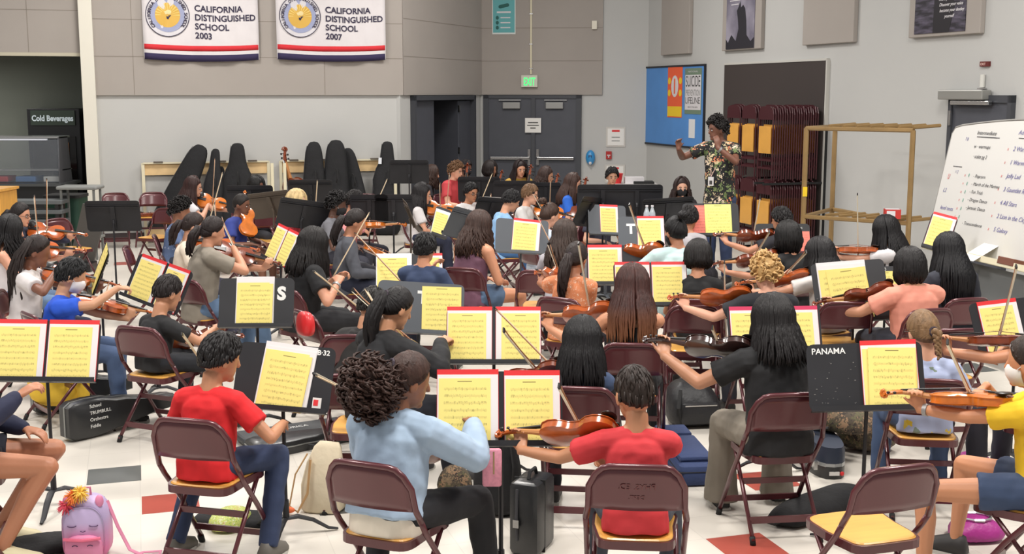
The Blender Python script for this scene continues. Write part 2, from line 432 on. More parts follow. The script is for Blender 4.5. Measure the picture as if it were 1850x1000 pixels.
wpanel(1457, 1549, 79, 'blank taupe acoustic panel right of the castle poster')
pb, ub, wb = wpanel(1650, 1779, 62, 'taupe acoustic panel behind the dark wavy poster, above the grey door')
def gradient_art(name, c0, c1, scale, stretch=(1, 1, 1)):
    m = bpy.data.materials.new(name); m.use_nodes = True; nt = m.node_tree; b = nt.nodes['Principled BSDF']; b.inputs['Roughness'].default_value = .5
    tc = nt.nodes.new('ShaderNodeTexCoord'); mp = nt.nodes.new('ShaderNodeMapping'); mp.inputs['Scale'].default_value = stretch
    n = nt.nodes.new('ShaderNodeTexNoise'); n.inputs['Scale'].default_value = scale; n.inputs['Detail'].default_value = 6
    cr = nt.nodes.new('ShaderNodeValToRGB'); cr.color_ramp.elements[0].position = .4; cr.color_ramp.elements[1].position = .68
    cr.color_ramp.elements[0].color = lin(c0)+(1,); cr.color_ramp.elements[1].color = lin(c1)+(1,)
    for a, b_ in ((tc.outputs['Object'], mp.inputs[0]), (mp.outputs[0], n.inputs['Vector']), (n.outputs['Fac'], cr.inputs[0]), (cr.outputs[0], b.inputs['Base Color'])): nt.links.new(a, b_)
    return m
ink_w = mat('white print', (215, 212, 215), .6)
# castle-rock poster
u0 = WR.hit(1320, 60)[0]; u1 = WR.hit(1371, 60)[0]; w_ = u1-u0; zq = WR.hit(1343, 88)[1]
pr = tag(obj('poster', M().box((0, .5, .004), (w_, 1.0, .008)), gradient_art('misty violet print', (110, 106, 122), (160, 155, 170), 2), mx=WR.mx((u0+u1)/2, zq, .072)), 'misty violet poster with a dark rocky tower, on a taupe panel', 'poster')
rk = [(-.5, 0), (.5, 0), (.5, .16), (.38, .1), (.24, .2), (.22, .42), (.17, .6), (.10, .66), (.02, .62), (.0, .72), (-.06, .64), (-.12, .58), (-.08, .45), (-.05, .3), (-.14, .12), (-.3, .22), (-.42, .1), (-.5, .16)]
obj('tower_print', M().prism([(x*w_, y) for x, y in rk], .001), mat('dark rock print', (38, 36, 44), .6), pr, mx=Matrix(((1, 0, 0, 0), (0, 0, 1, .0), (0, 1, 0, .009), (0, 0, 0, 1))))
for k, wl in enumerate((.34, .42, .36, .26)):
    obj('lettering', M().box((-w_*.2, .86-.06*k, .009), (wl*w_, .014, .002)), ink_w, pr)
# wavy poster
u0 = WR.hit(1663, 30)[0]; u1 = WR.hit(1755, 30)[0]; w_ = u1-u0; zq = WR.hit(1709, 59)[1]
pr = tag(obj('poster', M().box((0, .4, .004), (w_, .8, .008)), gradient_art('dark wavy print', (26, 22, 34), (92, 86, 104), 2.2, (2, 9, 1)), mx=WR.mx((u0+u1)/2, zq, .072)), 'dark poster with grey ripples and white italic verse, on a taupe panel', 'poster')
for k, (s_, xx) in enumerate((('receive your wishes', .0), ('Share your dreams softly', -.02), ('Discover your voice', -.01), ('become your destiny', -.0), ('yourself', .1))):
    lettering(s_, .052, ink_w, pr, Matrix.Translation((xx*w_, .43-.066*k, .009)), shear=.3, bold=.0006)
obj('dark_print_band', M().prism([(-.12*w_, 0), (.2*w_, 0), (.3*w_, .3), (.02*w_, .8), (-.1*w_, .8)], .001), mat('near black print', (22, 18, 26), .6), pr, mx=Matrix(((1, 0, 0, 0), (0, 0, 1, .0), (0, 1, 0, .0085), (0, 0, 0, 1))))  # near-black band that belongs to the poster's print
# small red exit sign + smoke sensor on right wall
o, w_, h_ = on(WR, 'exit_sign', 1774, 111, 1790, 120, .03, mat('dark red sign', (92, 30, 28), .4, emit=.1), 'small dark red sign high on the wall above the grey door', 'sign')
lettering('EXIT', h_*.75, mat('pale sign letters', (225, 190, 180), .5), o, Matrix.Translation((-w_*.4, -h_*.27, .031)), sx=1.0)
uu, zz = WR.hit(1779, 146)
o = tag(obj('door_sensor', M().tube([(0, -.07, .03), (0, .07, .03)], .028, 10), mat('white plastic', (205, 204, 198), .5), mx=WR.mx(uu, zz)), 'small white cylinder fixed to the wall above the door operator', 'sensor')
obj('bracket', M().box((0, -.085, .03), (.1, .01, .05)).box((0, -.12, .02), (.012, .08, .012)), chrome, o)

# bulletin board
def quadpiece(nm, w, ptsTL, ptsBR, t, mt, off=0): pass
uB0, zB1 = WR.hit(1169, 122); uB1 = WR.hit(1276, 118)[0]; zB0 = WR.hit(1169, 258)[1]
wB = uB1-uB0; hB = zB1-zB0
bb = thing('bulletin_board', 'large blue papered bulletin board with a black edge near the room corner', 'bulletin board', WR.mx((uB0+uB1)/2, (zB0+zB1)/2))
obj('backing', M().box((0, 0, .012), (wB, hB, .024)), mat('blue board paper', (84, 140, 206), .7, bump=.3, bscale=3, var=.06, vscale=2), bb)
f = M(); t_ = .03
f.box((-wB/2, 0, .018), (t_, hB+t_, .036)); f.box((wB/2, 0, .018), (t_, hB+t_, .036)); f.box((0, hB/2, .018), (wB, t_, .036)); f.box((0, -hB/2, .018), (wB, t_, .036))
obj('board_frame', f, mat('black frame', (28, 28, 36), .5), bb)
def bpos(px, py):
    u, z = WR.hit(px, py); return u, z
def card(nm, px0, px1, py0, py1, mt, label, cat):
    xm, ym = (px0+px1)/2, (py0+py1)/2
    u0 = bpos(px0, ym)[0]; u1 = bpos(px1, ym)[0]; z1 = bpos(xm, py0)[1]; z0 = bpos(xm, py1)[1]
    o = obj(nm, M().box((0, 0, .002), (u1-u0, z1-z0, .004)), mt, mx=WR.mx((u0+u1)/2, (z0+z1)/2, .026)); tag(o, label, cat)
    return o, u1-u0, z1-z0
orange = mat('orange print', (232, 96, 56), .6); yellowp = mat('yellow print', (236, 200, 40), .6)
o, w_, h_ = card('poster', 1209, 1235, 121, 212, orange, 'tall orange and yellow poster with a white oval, on the blue board', 'poster')
obj('yellow_band', M().box((0, -h_*.38, .005), (w_*.98, h_*.2, .003)), yellowp, o)
for sx in (-1, 1):
    for yy in (.18, -.06): obj('yellow_oval', M().ell((sx*w_*.38, h_*yy+.04, .0055), (w_*.1, h_*.07, .002)), yellowp, o)
ov = obj('white_oval', M().ell((0, h_*.12, .006), (w_*.25, h_*.22, .003)), ink_w, o)
obj('lettering', M().box((0, h_*.12, .0095), (w_*.09, h_*.3, .002)), orange, o)
o, w_, h_ = card('poster', 1240, 1270, 123, 206, mat('poster green', (112, 132, 112), .6), 'green and white poster in bold black lettering about a lifeline, on the blue board', 'poster')
obj('white_field', M().box((0, -.02, .005), (w_*.94, h_*.76, .002)), ink_w, o)
blk = mat('black print', (34, 34, 32), .7); gry = mat('grey print', (130, 132, 130), .7)
for s_, hh, yy, mm_, sx in (('NATIONAL', .045, .41, ink_w, 1.5), ('SUICIDE', .30, .10, blk, .56), ('PREVENTION', .17, -.10, gry, .62), ('LIFELINE', .17, -.27, blk, .80), ('1-800-273-TALK (8255)', .045, -.36, blk, 1.05)):
    t = text_mesh(s_, 1.0, ext=.0); xs = [p[0] for p in t.v]; ys = [p[1] for p in t.v]; W_ = max(xs)-min(xs)
    fx = (w_*.86 if hh > .05 else w_*.6)/W_; fy = hh*h_/(max(ys)-min(ys))*.8
    obj('lettering', t, mm_, o, mx=Matrix.Translation((-W_*fx/2-min(xs)*fx, yy*h_, .007)) @ Matrix.Diagonal((fx, fy, 1, 1)), fix=False)
card('paper_slip', 1247, 1258, 215, 249, mat('white slip', (222, 222, 224), .8), 'narrow white paper slip pinned low on the blue board', 'paper')

# dark panel behind stored chairs
u0, z1 = WR.hit(1313, 117); u1 = WR.hit(1499, 112)[0]
o = tag(obj('dark_board', M().box((0, 0, .02), (u1-u0, 2.75, .04)), mat('dark brown board', (58, 50, 48), .8), mx=WR.mx((u0+u1)/2, z1-2.75/2+.01)), 'tall dark brown board on the wall behind the stored folding chairs', 'board')
f = M(); w_ = u1-u0
f.box((0, 1.375, .025), (w_, .03, .05)); f.box((w_/2, 0, .025), (.03, 2.75, .05))
obj('board_edge', f, mat('pale edge', (190, 188, 182), .6), o)

# ---- items on WD
o, w_, h_ = on(WD, 'exit_sign', 943, 136, 972, 157, .07, mat('sign housing', (205, 205, 190), .5), 'pale exit sign with glowing green letters above the double doors', 'sign', off=.05)
t = text_mesh('EXIT', 1, ext=.0, bold=.02); xs = [p[0] for p in t.v]; W_ = max(xs)-min(xs)
obj('lettering', t, mat('green glow letters', (60, 220, 110), .5, emit=1.4), o, mx=Matrix.Translation((-w_*.36, -h_*.36, .072)) @ Matrix.Diagonal((w_*.72/W_, h_*.95, 1, 1)), fix=False)
u, z = WD.hit(960, 134)
o = tag(obj('conduit', M().box((0, .9, .01), (.03, 1.8, .02)), cream_steel, mx=WD.mx(u, z, .047)), 'thin cream conduit running down to the green exit sign', 'conduit')
for k in (.1, .55, 1.1): obj('conduit_clip', M().box((0, k, .012), (.06, .02, .024)), chrome, o)
o, w_, h_ = on(WD, 'wall_sensor', 1070, 38, 1079, 53, .05, mat('ivory plastic', (222, 216, 200), .5), 'small ivory box sensor high on the fabric wall right of the conduit', 'sensor', off=.047)
teal = mat('teal print', (96, 168, 172), .6)
u0 = WD.hit(890, 40)[0]; u1 = WD.hit(932, 40)[0]; zq = WD.hit(911, 62)[1]; w_ = u1-u0
o = tag(obj('poster', M().box((0, .45, .004), (w_, .9, .008)), mat('poster border white', (215, 220, 218), .6), mx=WD.mx((u0+u1)/2, zq, .047)), 'teal poster with white border and round icons left of the conduit', 'poster')
obj('teal_field', M().box((0, .46, .009), (w_*.93, .86, .002)), teal, o)
dg_ = mat('dark teal print', (24, 88, 84), .6)
obj('pill_shape', M().tube([(-.07, .5, .0105), (.07, .53, .0105)], .032, 8, flat=.1, up=(0, 0, 1), round_=True), dg_, o)
for k in range(3):
    obj('round_icon', M().ell((-w_*.28, .3-.09*k, .0105), (.03, .036, .002)), dg_, o)
    obj('lettering', M().box((.03, .3-.09*k, .0105), (w_*.42, .02, .002)), ink_w, o)
obj('lettering', M().box((0, .4, .0105), (w_*.6, .03, .002)), ink_w, o)
# blue sanitizer dispenser
u, z = WD.hit(1067, 285)
o = thing('soap_dispenser', 'bright blue hand sanitizer dispenser right of the double doors', 'dispenser', WD.mx(u, z))
obj('housing', M().ell((0, .01, .06), (.088, .14, .07), nu=18, nv=12), mat('blue plastic', (50, 140, 200), .35, coat=.4), o, sm=True)
obj('label_patch', M().box((0, .03, .125), (.06, .05, .006)), mat('dark label', (30, 60, 100), .5), o)
obj('nozzle', M().ell((0, -.09, .10), (.03, .035, .03)), ink_w, o, sm=True)
# small framed signs on the corner wall
for (px0, py0, px1, py1, lab) in ((1095, 229, 1130, 265, 'white evacuation notice in a thin frame on the corner wall'), (1093, 297, 1129, 330, 'white framed notice low on the corner wall below the red fire alarm')):
    o, w_, h_ = on(WD, 'wall_notice', px0, py0, px1, py1, .015, mat('frame pale', (196, 192, 186), .6), lab, 'notice')
    obj('paper', M().box((0, 0, .017), (w_*.84, h_*.84, .003)), mat('notice paper', (228, 226, 222), .8), o)
    obj('heading', M().box((0, h_*.3, .0195), (w_*.4, h_*.1, .002)), red_card, o)
    for k in (-.02, -.2): obj('lettering', M().box((0, h_*k, .0195), (w_*.42, h_*.04, .002)), gry, o)
o, w_, h_ = on(WD, 'fire_alarm', 1095, 273, 1105, 287, .05, mat('alarm red', (170, 36, 34), .4), 'small red fire alarm pull box on the corner wall', 'alarm')
obj('pull_handle', M().box((0, 0, .055), (w_*.6, .02, .01)).box((0, -.02, .055), (.02, .05, .01)), ink_w, o)

kc = WL.p+WL.d*(uL0-2.2)-WL.n*1.3
area(kc.x, kc.y, 2.75, 2.0, .6, 34, (1, .98, .92))  # added fill lamp that brightens the dark kitchen, not a fixture of the room
# ---------------------------------------------------------------- folding chair (heading +Y, origin on the floor under the seat)
def back_edge(u):   # u -1..1 -> x, z of the backrest top edge
    a = abs(u)
    return .188*u, .765-.012*a*a-.085*max(0, (a-.55)/.45)**2.6
def chair_meshes():
    P = {}
    m = M(); rows = []
    n = 14
    def pt(u, v, off):
        x, zt = back_edge(u); z = .575+(zt-.575)*v
        y = -.155-.055*(z-.5)/.25-.026*(1-u*u)-off
        return V((x, y, z))
    outer = [[pt(-1+2*i/n, j/5, .006) for i in range(n+1)] for j in range(6)]
    inner = [[pt(-1+2*i/n, j/5, -.006) for i in range(n+1)] for j in range(6)]
    rings = [outer[j]+inner[j][::-1] for j in range(6)]
    m.loft(rings); P['backrest'] = smooth(m.mesh('backrest', maroon)); 
    bf = M(); path = [V((-.206, -.135, .52)), V((-.196, -.165, .58))]
    for i in range(n+1):
        u = -1+2*i/n; x, z = back_edge(u)
        path.append(V((x*1.03, -.155-.055*(z-.5)/.25-.026*(1-u*u), z+.006)))
    path += [V((.196, -.165, .58)), V((.206, -.135, .52))]
    bf.tube(path, .0135, 8, up=(0, 1, 0)); P['back_frame'] = smooth(bf.mesh('back_frame', maroon))
    st = M()
    rr = []
    for z, k in ((.422, .93), (.428, .985), (.438, .985), (.443, .95)):
        ring = []
        for j in range(28):
            a = 2*math.pi*j/28; c, s_ = math.cos(a), math.sin(a)
            e = .32
            hx = (.175 if s_ > 0 else .158)
            ring.append(V((hx*k*math.copysign(abs(c)**e, c), .015+.19*k*math.copysign(abs(s_)**e, s_), z)))
        rr.append(ring)
    st.loft(rr); P['seat'] = st.mesh('seat', wood_seat)
    fr = M(); rr = []
    for z, k in ((.400, 1.0), (.400, 1.05), (.436, 1.05), (.436, 1.0)):
        rr.append([V((p.x*k/.95, (p.y-.015)*k/.95+.015, z)) for p in [V(q) for q in st.v[-28:]]])
    fr.loft(rr); P['seat_frame'] = fr.mesh('seat_frame', maroon)
    for s, nm in ((-1, 'L'), (1, 'R')):
        P['leg_f'+nm] = smooth(M().tube([(s*.206, -.135, .52), (s*.204, -.095, .46), (s*.204, .04, .30), (s*.210, .235, .02)], .0125, 8, up=(0, 1, 0)).mesh('leg', maroon))
        P['leg_r'+nm] = smooth(M().tube([(s*.172, .11, .41), (s*.174, -.06, .22), (s*.176, -.235, .02)], .0115, 8, up=(0, 1, 0)).mesh('leg', maroon))
        P['foot_f'+nm] = smooth(M().tube([(s*.210, .218, .04), (s*.211, .236, .0)], .0165, 8).mesh('rubber_foot', rubber))
        P['foot_r'+nm] = smooth(M().tube([(s*.176, -.218, .04), (s*.176, -.236, .0)], .0155, 8).mesh('rubber_foot', rubber))
    P['st1'] = M().box((0, -.165, .105), (.35, .012, .034)).mesh('stretcher', maroon)
    P['st2'] = M().box((0, -.02, .265), (.345, .012, .03)).mesh('stretcher', maroon)
    P['st3'] = M().box((0, .165, .11), (.41, .012, .03)).mesh('stretcher', maroon)
    for k in ('st1', 'st2', 'st3'): pass
    return P
CH = chair_meshes()
import bmesh
for me in set(CH.values()):
    bm = bmesh.new(); bm.from_mesh(me); bmesh.ops.recalc_face_normals(bm, faces=bm.faces); bm.to_mesh(me); bm.free()
CHAIR_GROUP = 'maroon folding chairs of the orchestra'
def chair(loc, yaw, label, far=False, scale=1.0, tilt=0):
    t = thing('folding_chair', label, 'chair', frame(loc, yaw, tilt) @ Matrix.Scale(scale, 4), CHAIR_GROUP)
    def A(nm, me, par=t):
        o = bpy.data.objects.new(nm, me); COL.objects.link(o); o.parent = par; return o
    A('backrest', CH['backrest']); A('back_frame', CH['back_frame']); A('seat_frame', CH['seat_frame']); A('seat', CH['seat'])
    for k in ('fL', 'fR', 'rL', 'rR'):
        l = A('leg', CH['leg_'+k])
        if not far: A('rubber_foot', CH['foot_'+k], l)
    for k in ('st1', 'st2', 'st3'): A('stretcher', CH[k])
    return t

# ---------------------------------------------------------------- music stand
def rrect(w, h, r, n=4, x0=0, y0=0):
    out = []
    for sx, sy, st in ((1, 1, 0), (-1, 1, 90), (-1, -1, 180), (1, -1, 270)):
        for k in range(n+1):
            a = R(st+90*k/n); out.append((x0+sx*(w/2-r)+r*math.cos(a), y0+sy*(h/2-r)+r*math.sin(a)))
    return out
DESKS = {}
DW, DH = .55, .335
def stand(loc, yaw, zl, label, tilt=22, mt=None, dw=DW, dh=DH, roll=0, base=True):
    """loc: world xy of the lip's middle; yaw: heading of the desk's front normal (0 = towards the camera, + = towards +X)"""
    mt = mt or black_steel
    yr = R(yaw); n = V((math.sin(yr), -math.cos(yr), 0)); x = V((math.cos(yr), math.sin(yr), 0))
    up = (V((0, 0, 1))*math.cos(R(tilt)) - n*math.sin(R(tilt))).normalized()
    if roll:
        q = Matrix.Rotation(R(roll), 3, x.cross(up)); x = q @ x; up = q @ up
    D = basis((loc[0], loc[1], zl), x, up)      # local x right, y up the desk, z out of its face
    g = V((loc[0], loc[1], 0)) - V((n.x, n.y, 0))*.06
    t = thing('music_stand', label, 'music stand', Matrix.Translation(g), 'music stands')
    L = Matrix.Translation(-g) @ D
    key = (mt.name, dw, dh)
    if key not in DESKS:
        dk = M(); out = rrect(dw, dh, .035, 4, 0, dh/2)
        dk.loft([[V((a, b, 0)) for a, b in out], [V((a, b, .004)) for a, b in out]])
        dk2 = M(); dk2.box((0, .0, .025), (dw*.98, .004, .055)).box((0, .012, .051), (dw*.98, .022, .003))
        bk = M(); bk.box((0, dh*.45, -.012), (.045, dh*.75, .02)).box((0, dh*.80, -.005), (dw*.94, .010, .008)).box((0, dh*.86, -.005), (dw*.94, .006, .008))
        DESKS[key] = (dk.mesh('desk', mt), dk2.mesh('lip', mt), bk.mesh('back_rib', mt))
    a, b, c = DESKS[key]
    for nm, me in (('desk', a), ('lip', b), ('back_rib', c)):
        o = bpy.data.objects.new(nm, me); COL.objects.link(o); o.parent = t; o.matrix_local = L
    if base:
        hub = L @ V((0, dh*.40, -.02))
        top = V((0, 0, hub.z-.01))
        obj('tilt_knuckle', M().tube([top-V((0, 0, .03)), hub], .014, 8), mt, t, sm=True)
        zt = zl-.10
        obj('tube', M().tube([(0, 0, .16), (0, 0, hub.z-.02)], [.0105, .0095], 8), mt, t, sm=True)
        obj('collar', M().tube([(0, 0, .10), (0, 0, .20)], .0165, 8), mt, t, sm=True)
        for k in range(3):
            a_ = R(yaw+30+120*k)
            d = V((math.cos(a_), math.sin(a_), 0))
            obj('leg', M().tube([V((0, 0, .10)), V((0, 0, .105))+d*.06, V((0, 0, .075))+d*.14, V((0, 0, .02))+d*.22, V((0, 0, .009))+d*.27], [.014, .02, .018, .014, .009], 8, flat=.6, up=(0, 0, 1)), mt, t, sm=True)
    t['_'] = 0; del t['_']
    return t, D
def folder(D, u, v, label, kind='red', page=None, rot=0, w=.262, h=.335, off=0.006, flip=1):
    """an open folder / sheet lying on the desk; (u, v) its lower middle on the desk"""
    page = page or page_y
    Mx = D @ Matrix.Translation((u, v, off)) @ Matrix.Rotation(R(rot), 4, 'Z')
    if kind == 'sheet':
        m = M(); ring = []
        for z in (0, .0012):
            ring.append([V((x, y, z+.006*math.sin((y/h)*3.1)*((x/w+.5)))) for x, y in [(-w/2, 0), (w/2, 0), (w/2, h*.5), (w/2, h), (-w/2, h), (-w/2, h*.5)]])
        m.loft(ring)
        o = obj('sheet_music', m, page, mx=Mx); tag(o, label, 'sheet music', 'music sheets on the stands'); return o
    t = thing('music_folder', label, 'music folder', Mx, 'music folders on the stands')
    cov = {'red': red_card, 'magenta': magenta_card, 'coral': pink_card, 'white': plastic_sleeve}[kind]
    obj('cover', M().box((0, h/2, 0), (w, h, .004)), cov, t)
    obj('sleeve', M().box((0, h/2-.012, .0035), (w*.985, h-.024, .002)), plastic_sleeve, t)
    if kind == 'red': obj('cover_corner', M().box((flip*w*.38, .006, .0045), (w*.22, .012, .003)), cov, t)
    m = M(); pw, ph = w*.84, h*.87
    x0 = -flip*w*.05
    m.box((x0, ph/2+.003, .0055), (pw, ph, .0015)); obj('sheet_music', m, page, t)
    return t

# ---------------------------------------------------------------- violin (origin at chin end, +Y to the scroll, +Z belly side) ; bow
def bout(y):
    # half width of the body along 0..1
    K = ((0, .0), (.02, .058), (.06, .080), (.14, .099), (.24, .103), (.34, .094), (.42, .070), (.46, .060), (.53, .055), (.60, .060), (.66, .074), (.74, .083), (.84, .081), (.93, .064), (.98, .038), (1, .0))
    for (a, b), (c, d) in zip(K, K[1:]):
        if a <= y <= c: return b+(d-b)*(y-a)/(c-a)
    return 0
def violin_meshes(vm, cello=False):
    P = {}; Lb = .355
    ys = [0, .02, .06, .10, .14, .19, .24, .29, .34, .38, .42, .46, .495, .53, .57, .60, .63, .66, .70, .74, .79, .84, .89, .93, .965, .985, 1]
    rib = .034 if not cello else .06
    out = [(bout(y), y*Lb) for y in ys]; poly = [(x, y) for x, y in out]+[(-x, y) for x, y in out[-2:0:-1]]
    def ring(k, z):
        r = []
        for x, y in poly:
            cy = Lb*.5; 
            xs = x*k; yy = cy+(y-cy)*(1-(1-k)*.55)
            r.append(V((xs, yy, z)))
        return r
    b = M(); b.loft([ring(.3, -rib-.013), ring(.75, -rib-.008), ring(1.02, -rib-.001), ring(1.02, -rib+.002), ring(.965, -rib+.002), ring(.965, -.002), ring(1.02, -.002), ring(1.02, .001), ring(.75, .009), ring(.3, .014)])
    P['body'] = (b, vm)
    n = M(); n.tube([(0, Lb-.01, -.012), (0, Lb+.05, -.004), (0, Lb+.13, .004)], [.016, .012, .0115], 8); P['neck'] = (n, neckwood if vm is not varnish_bk else vm)
    s_ = M(); pts = [(0, Lb+.12, .004), (0, Lb+.16, .000), (0, Lb+.195, -.008)]
    cx, cz = Lb+.205, -.010
    s_.tube(pts, [.0125, .011, .009], 8)
    sp = [(0, cx+.019*(1-k/16)*math.sin(k*.75), cz+.019*(1-k/16)*math.cos(k*.75)) for k in range(13)]
    s_.tube(sp, [.009-.0003*k for k in range(13)], 8, up=(1, 0, 0)); s_.tube([(-.02, cx, cz), (.02, cx, cz)], [.006, .006], 8)
    P['scroll'] = (s_, vm)
    f = M(); f.loft([[V((-.012, .265, .022)), V((.012, .265, .022)), V((.012, .265, .029)), V((-.012, .265, .029))], [V((-.0085, Lb+.13, .010)), V((.0085, Lb+.13, .010)), V((.0085, Lb+.13, .015)), V((-.0085, Lb+.13, .015))]])
    P['fingerboard'] = (f, ebony)
    tp = M(); tp.loft([[V((-.010, .0, .010)), V((.010, .0, .010)), V((.010, 0, .016)), V((-.010, 0, .016))], [V((-.022, .10, .018)), V((.022, .10, .018)), V((.022, .10, .024)), V((-.022, .10, .024))]]); P['tailpiece'] = (tp, ebony)
    br = M(); br.box((0, .185, .021), (.04, .005, .026)); P['bridge'] = (br, bowhair)
    if not cello:
        cr = M(); cr.ell((-.055, .03, .02), (.042, .036, .008)); P['chin_rest'] = (cr, ebony)
    pg = []
    for k, (yy, sx) in enumerate(((.135, 1), (.15, -1), (.165, 1), (.18, -1))):
        q = M(); q.tube([(0, Lb+yy, .0), (sx*.03, Lb+yy, .0)], .003, 6); q.ell((sx*.034, Lb+yy, 0), (.004, .008, .007), nu=8, nv=5); pg.append(q)
    st = M()
    for k in range(4):
        x0 = -.012+.008*k; x1 = -.006+.004*k
        st.tube([(x0, .09, .024), (x0, .185, .035), (x1, Lb+.13, .0165)], .0007, 4)
    P['strings'] = (st, chrome)
    fh = []
    for sx in (-1, 1):
        q = M(); q.tube([(sx*.038, .155, .012), (sx*.033, .17, .0135), (sx*.036, .19, .013), (sx*.032, .205, .0135)], [.002, .0028, .0028, .002], 5, flat=.6); fh.append(q)
    R_ = {k: (smooth(m.mesh(k, mm)), k) for k, (m, mm) in P.items()}
    for k, (me, _) in list(R_.items()):
        bm = bmesh.new(); bm.from_mesh(me); bmesh.ops.recalc_face_normals(bm, faces=bm.faces); bm.to_mesh(me); bm.free()
        me.set_sharp_from_angle(angle=R(38))
    for i, q in enumerate(pg): R_['peg%d' % i] = (smooth(q.mesh('peg', ebony)), 'peg')
    for i, q in enumerate(fh): R_['fh%d' % i] = (q.mesh('sound_hole', ebony), 'sound_hole')
    return R_
VIO = {}
def violin(mx, label, vm, name='violin', cello=False):
    k = (vm.name, cello)
    if k not in VIO: VIO[k] = violin_meshes(vm, cello)
    t = thing(name, label, 'cello' if cello else 'violin', mx, 'cellos' if cello else 'violins being held')
    for kk, (me, nm) in VIO[k].items():
        o = bpy.data.objects.new(nm, me); COL.objects.link(o); o.parent = t
    if cello:
        obj('end_pin', M().tube([(0, 0, -.02), (0, -.09, -.02)], .004, 6), chrome, t)
    return t
BOW = {}
def bow(mx, label, light=False):      # origin at the frog, +Y to the tip, hair on -Z
    k = light
    if k not in BOW:
        a = M().tube([(0, -.02, 0), (0, .2, -.004), (0, .4, -.010), (0, .6, -.008), (0, .69, 0)], [.0052, .0048, .0045, .004, .0035], 6)
        h_ = M().box((0, .35, -.022), (.010, .67, .0025)); fg = M().box((0, .012, -.013), (.011, .045, .02)); tp = M().box((0, .69, -.010), (.008, .02, .024))
        st = mat('pale bow stick', (196, 170, 136), .45) if light else bowstick
        BOW[k] = [('stick', smooth(a.mesh('stick', st))), ('bow_hair', h_.mesh('bow_hair', bowhair)), ('frog', fg.mesh('frog', ebony)), ('tip', tp.mesh('tip', ebony))]
    t = thing('violin_bow', label, 'bow', mx, 'violin bows')
    for nm, me in BOW[k]:
        o = bpy.data.objects.new(nm, me); COL.objects.link(o); o.parent = t
    return t
# ---------------------------------------------------------------- people
def skin(c): return mat('skin %d %d %d' % c, c, .5, bump=.05, bscale=60)
TAN = (190, 136, 104); LIGHT = (222, 170, 142); BROWN = (134, 90, 66); DARK = (92, 62, 48); OLIVE = (176, 124, 92)
def cloth(name, c, b=.35, v=.10): return mat(name, c, .85, bump=b, bscale=9, var=v, vscale=5)
def hair_mat(c, ombre=None):
    nm = 'hair %s %s' % (c, ombre)
    if (nm,) in MATS: return MATS[(nm,)]
    m = mat(nm, c, .52, bump=.45, bscale=90, var=.3, vscale=55, stretch=(1, 1, .12), spec=.32)
    if ombre:
        nt = m.node_tree; b = nt.nodes['Principled BSDF']
        src = b.inputs['Base Color'].links[0].from_socket
        tc = nt.nodes.new('ShaderNodeTexCoord'); sp = nt.nodes.new('ShaderNodeSeparateXYZ'); nt.links.new(tc.outputs['Generated'], sp.inputs[0])
        r = nt.nodes.new('ShaderNodeMapRange'); r.inputs['From Min'].default_value = .55; r.inputs['From Max'].default_value = .05
        mx = nt.nodes.new('ShaderNodeMix'); mx.data_type = 'RGBA'; mx.inputs[7].default_value = lin(ombre)+(1,)
        nt.links.new(sp.outputs['Z'], r.inputs['Value']); nt.links.new(r.outputs[0], mx.inputs[0]); nt.links.new(src, mx.inputs[6]); nt.links.new(mx.outputs[2], b.inputs['Base Color'])
    return m
def ik(a, b, l1, l2, hint):
    d = b-a; D = d.length
    if D > (l1+l2)*.995: d = d*((l1+l2)*.995/D); D = d.length
    c = (l1*l1+D*D-l2*l2)/(2*D*l1); c = max(-1, min(1, c)); s_ = math.sqrt(1-c*c)
    u = d.normalized(); h = V(hint); h = (h-u*h.dot(u))
    h = h.normalized() if h.length > 1e-4 else u.orthogonal().normalized()
    return a+u*(l1*c)+h*(l1*s_), a+d
def hand(m, w, d, n, side, curl=.5, k=1.0, thumb=.6):
    """w wrist, d direction to the knuckles, n palm normal (towards what is held), side +1 right / -1 left"""
    d = V(d).normalized(); n = V(n); n = (n-d*n.dot(d)).normalized(); x = d.cross(n)*side     # x: towards the thumb
    rings = []
    for t, hw, hd in ((-.02, .024, .019), (.0, .026, .017), (.03, .036, .016), (.06, .041, .0145), (.082, .040, .012)):
        c = w+d*t*k
        rings.append([c+x*(hw*k*math.cos(a))+n*(hd*k*math.sin(a)) for a in [2*math.pi*j/10 for j in range(10)]])
    m.loft(rings)
    for i, (off, L) in enumerate(((.030, .070), (.010, .078), (-.011, .072), (-.030, .056))):
        p = w+d*(.078*k)+x*(off*k); q = V(d); ang = curl*(1+.12*i); pts = [p-q*.012*k, p]; 
        for fr, kk in ((.45, .9), (.32, 1.1), (.23, .8)):
            rot = Matrix.Rotation(ang*kk, 3, (d.cross(n)).normalized()); q = (rot @ q).normalized(); p = p+q*(L*fr*k); pts.append(p)
        m.tube(pts, [.0095*k, .0095*k, .009*k, .0082*k, .007*k], 6, round_=True)
    p = w+d*.022*k+x*.026*k; q = (d*.75+x*.65+n*.25).normalized(); pts = [p-q*.01, p]
    for L in (.035, .028):
        p = p+q*(L*k); pts.append(p); q = (q+n*thumb*.6+d*.25).normalized()
    m.tube(pts, [.012*k, .0115*k, .0098*k, .008*k], 6, round_=True)

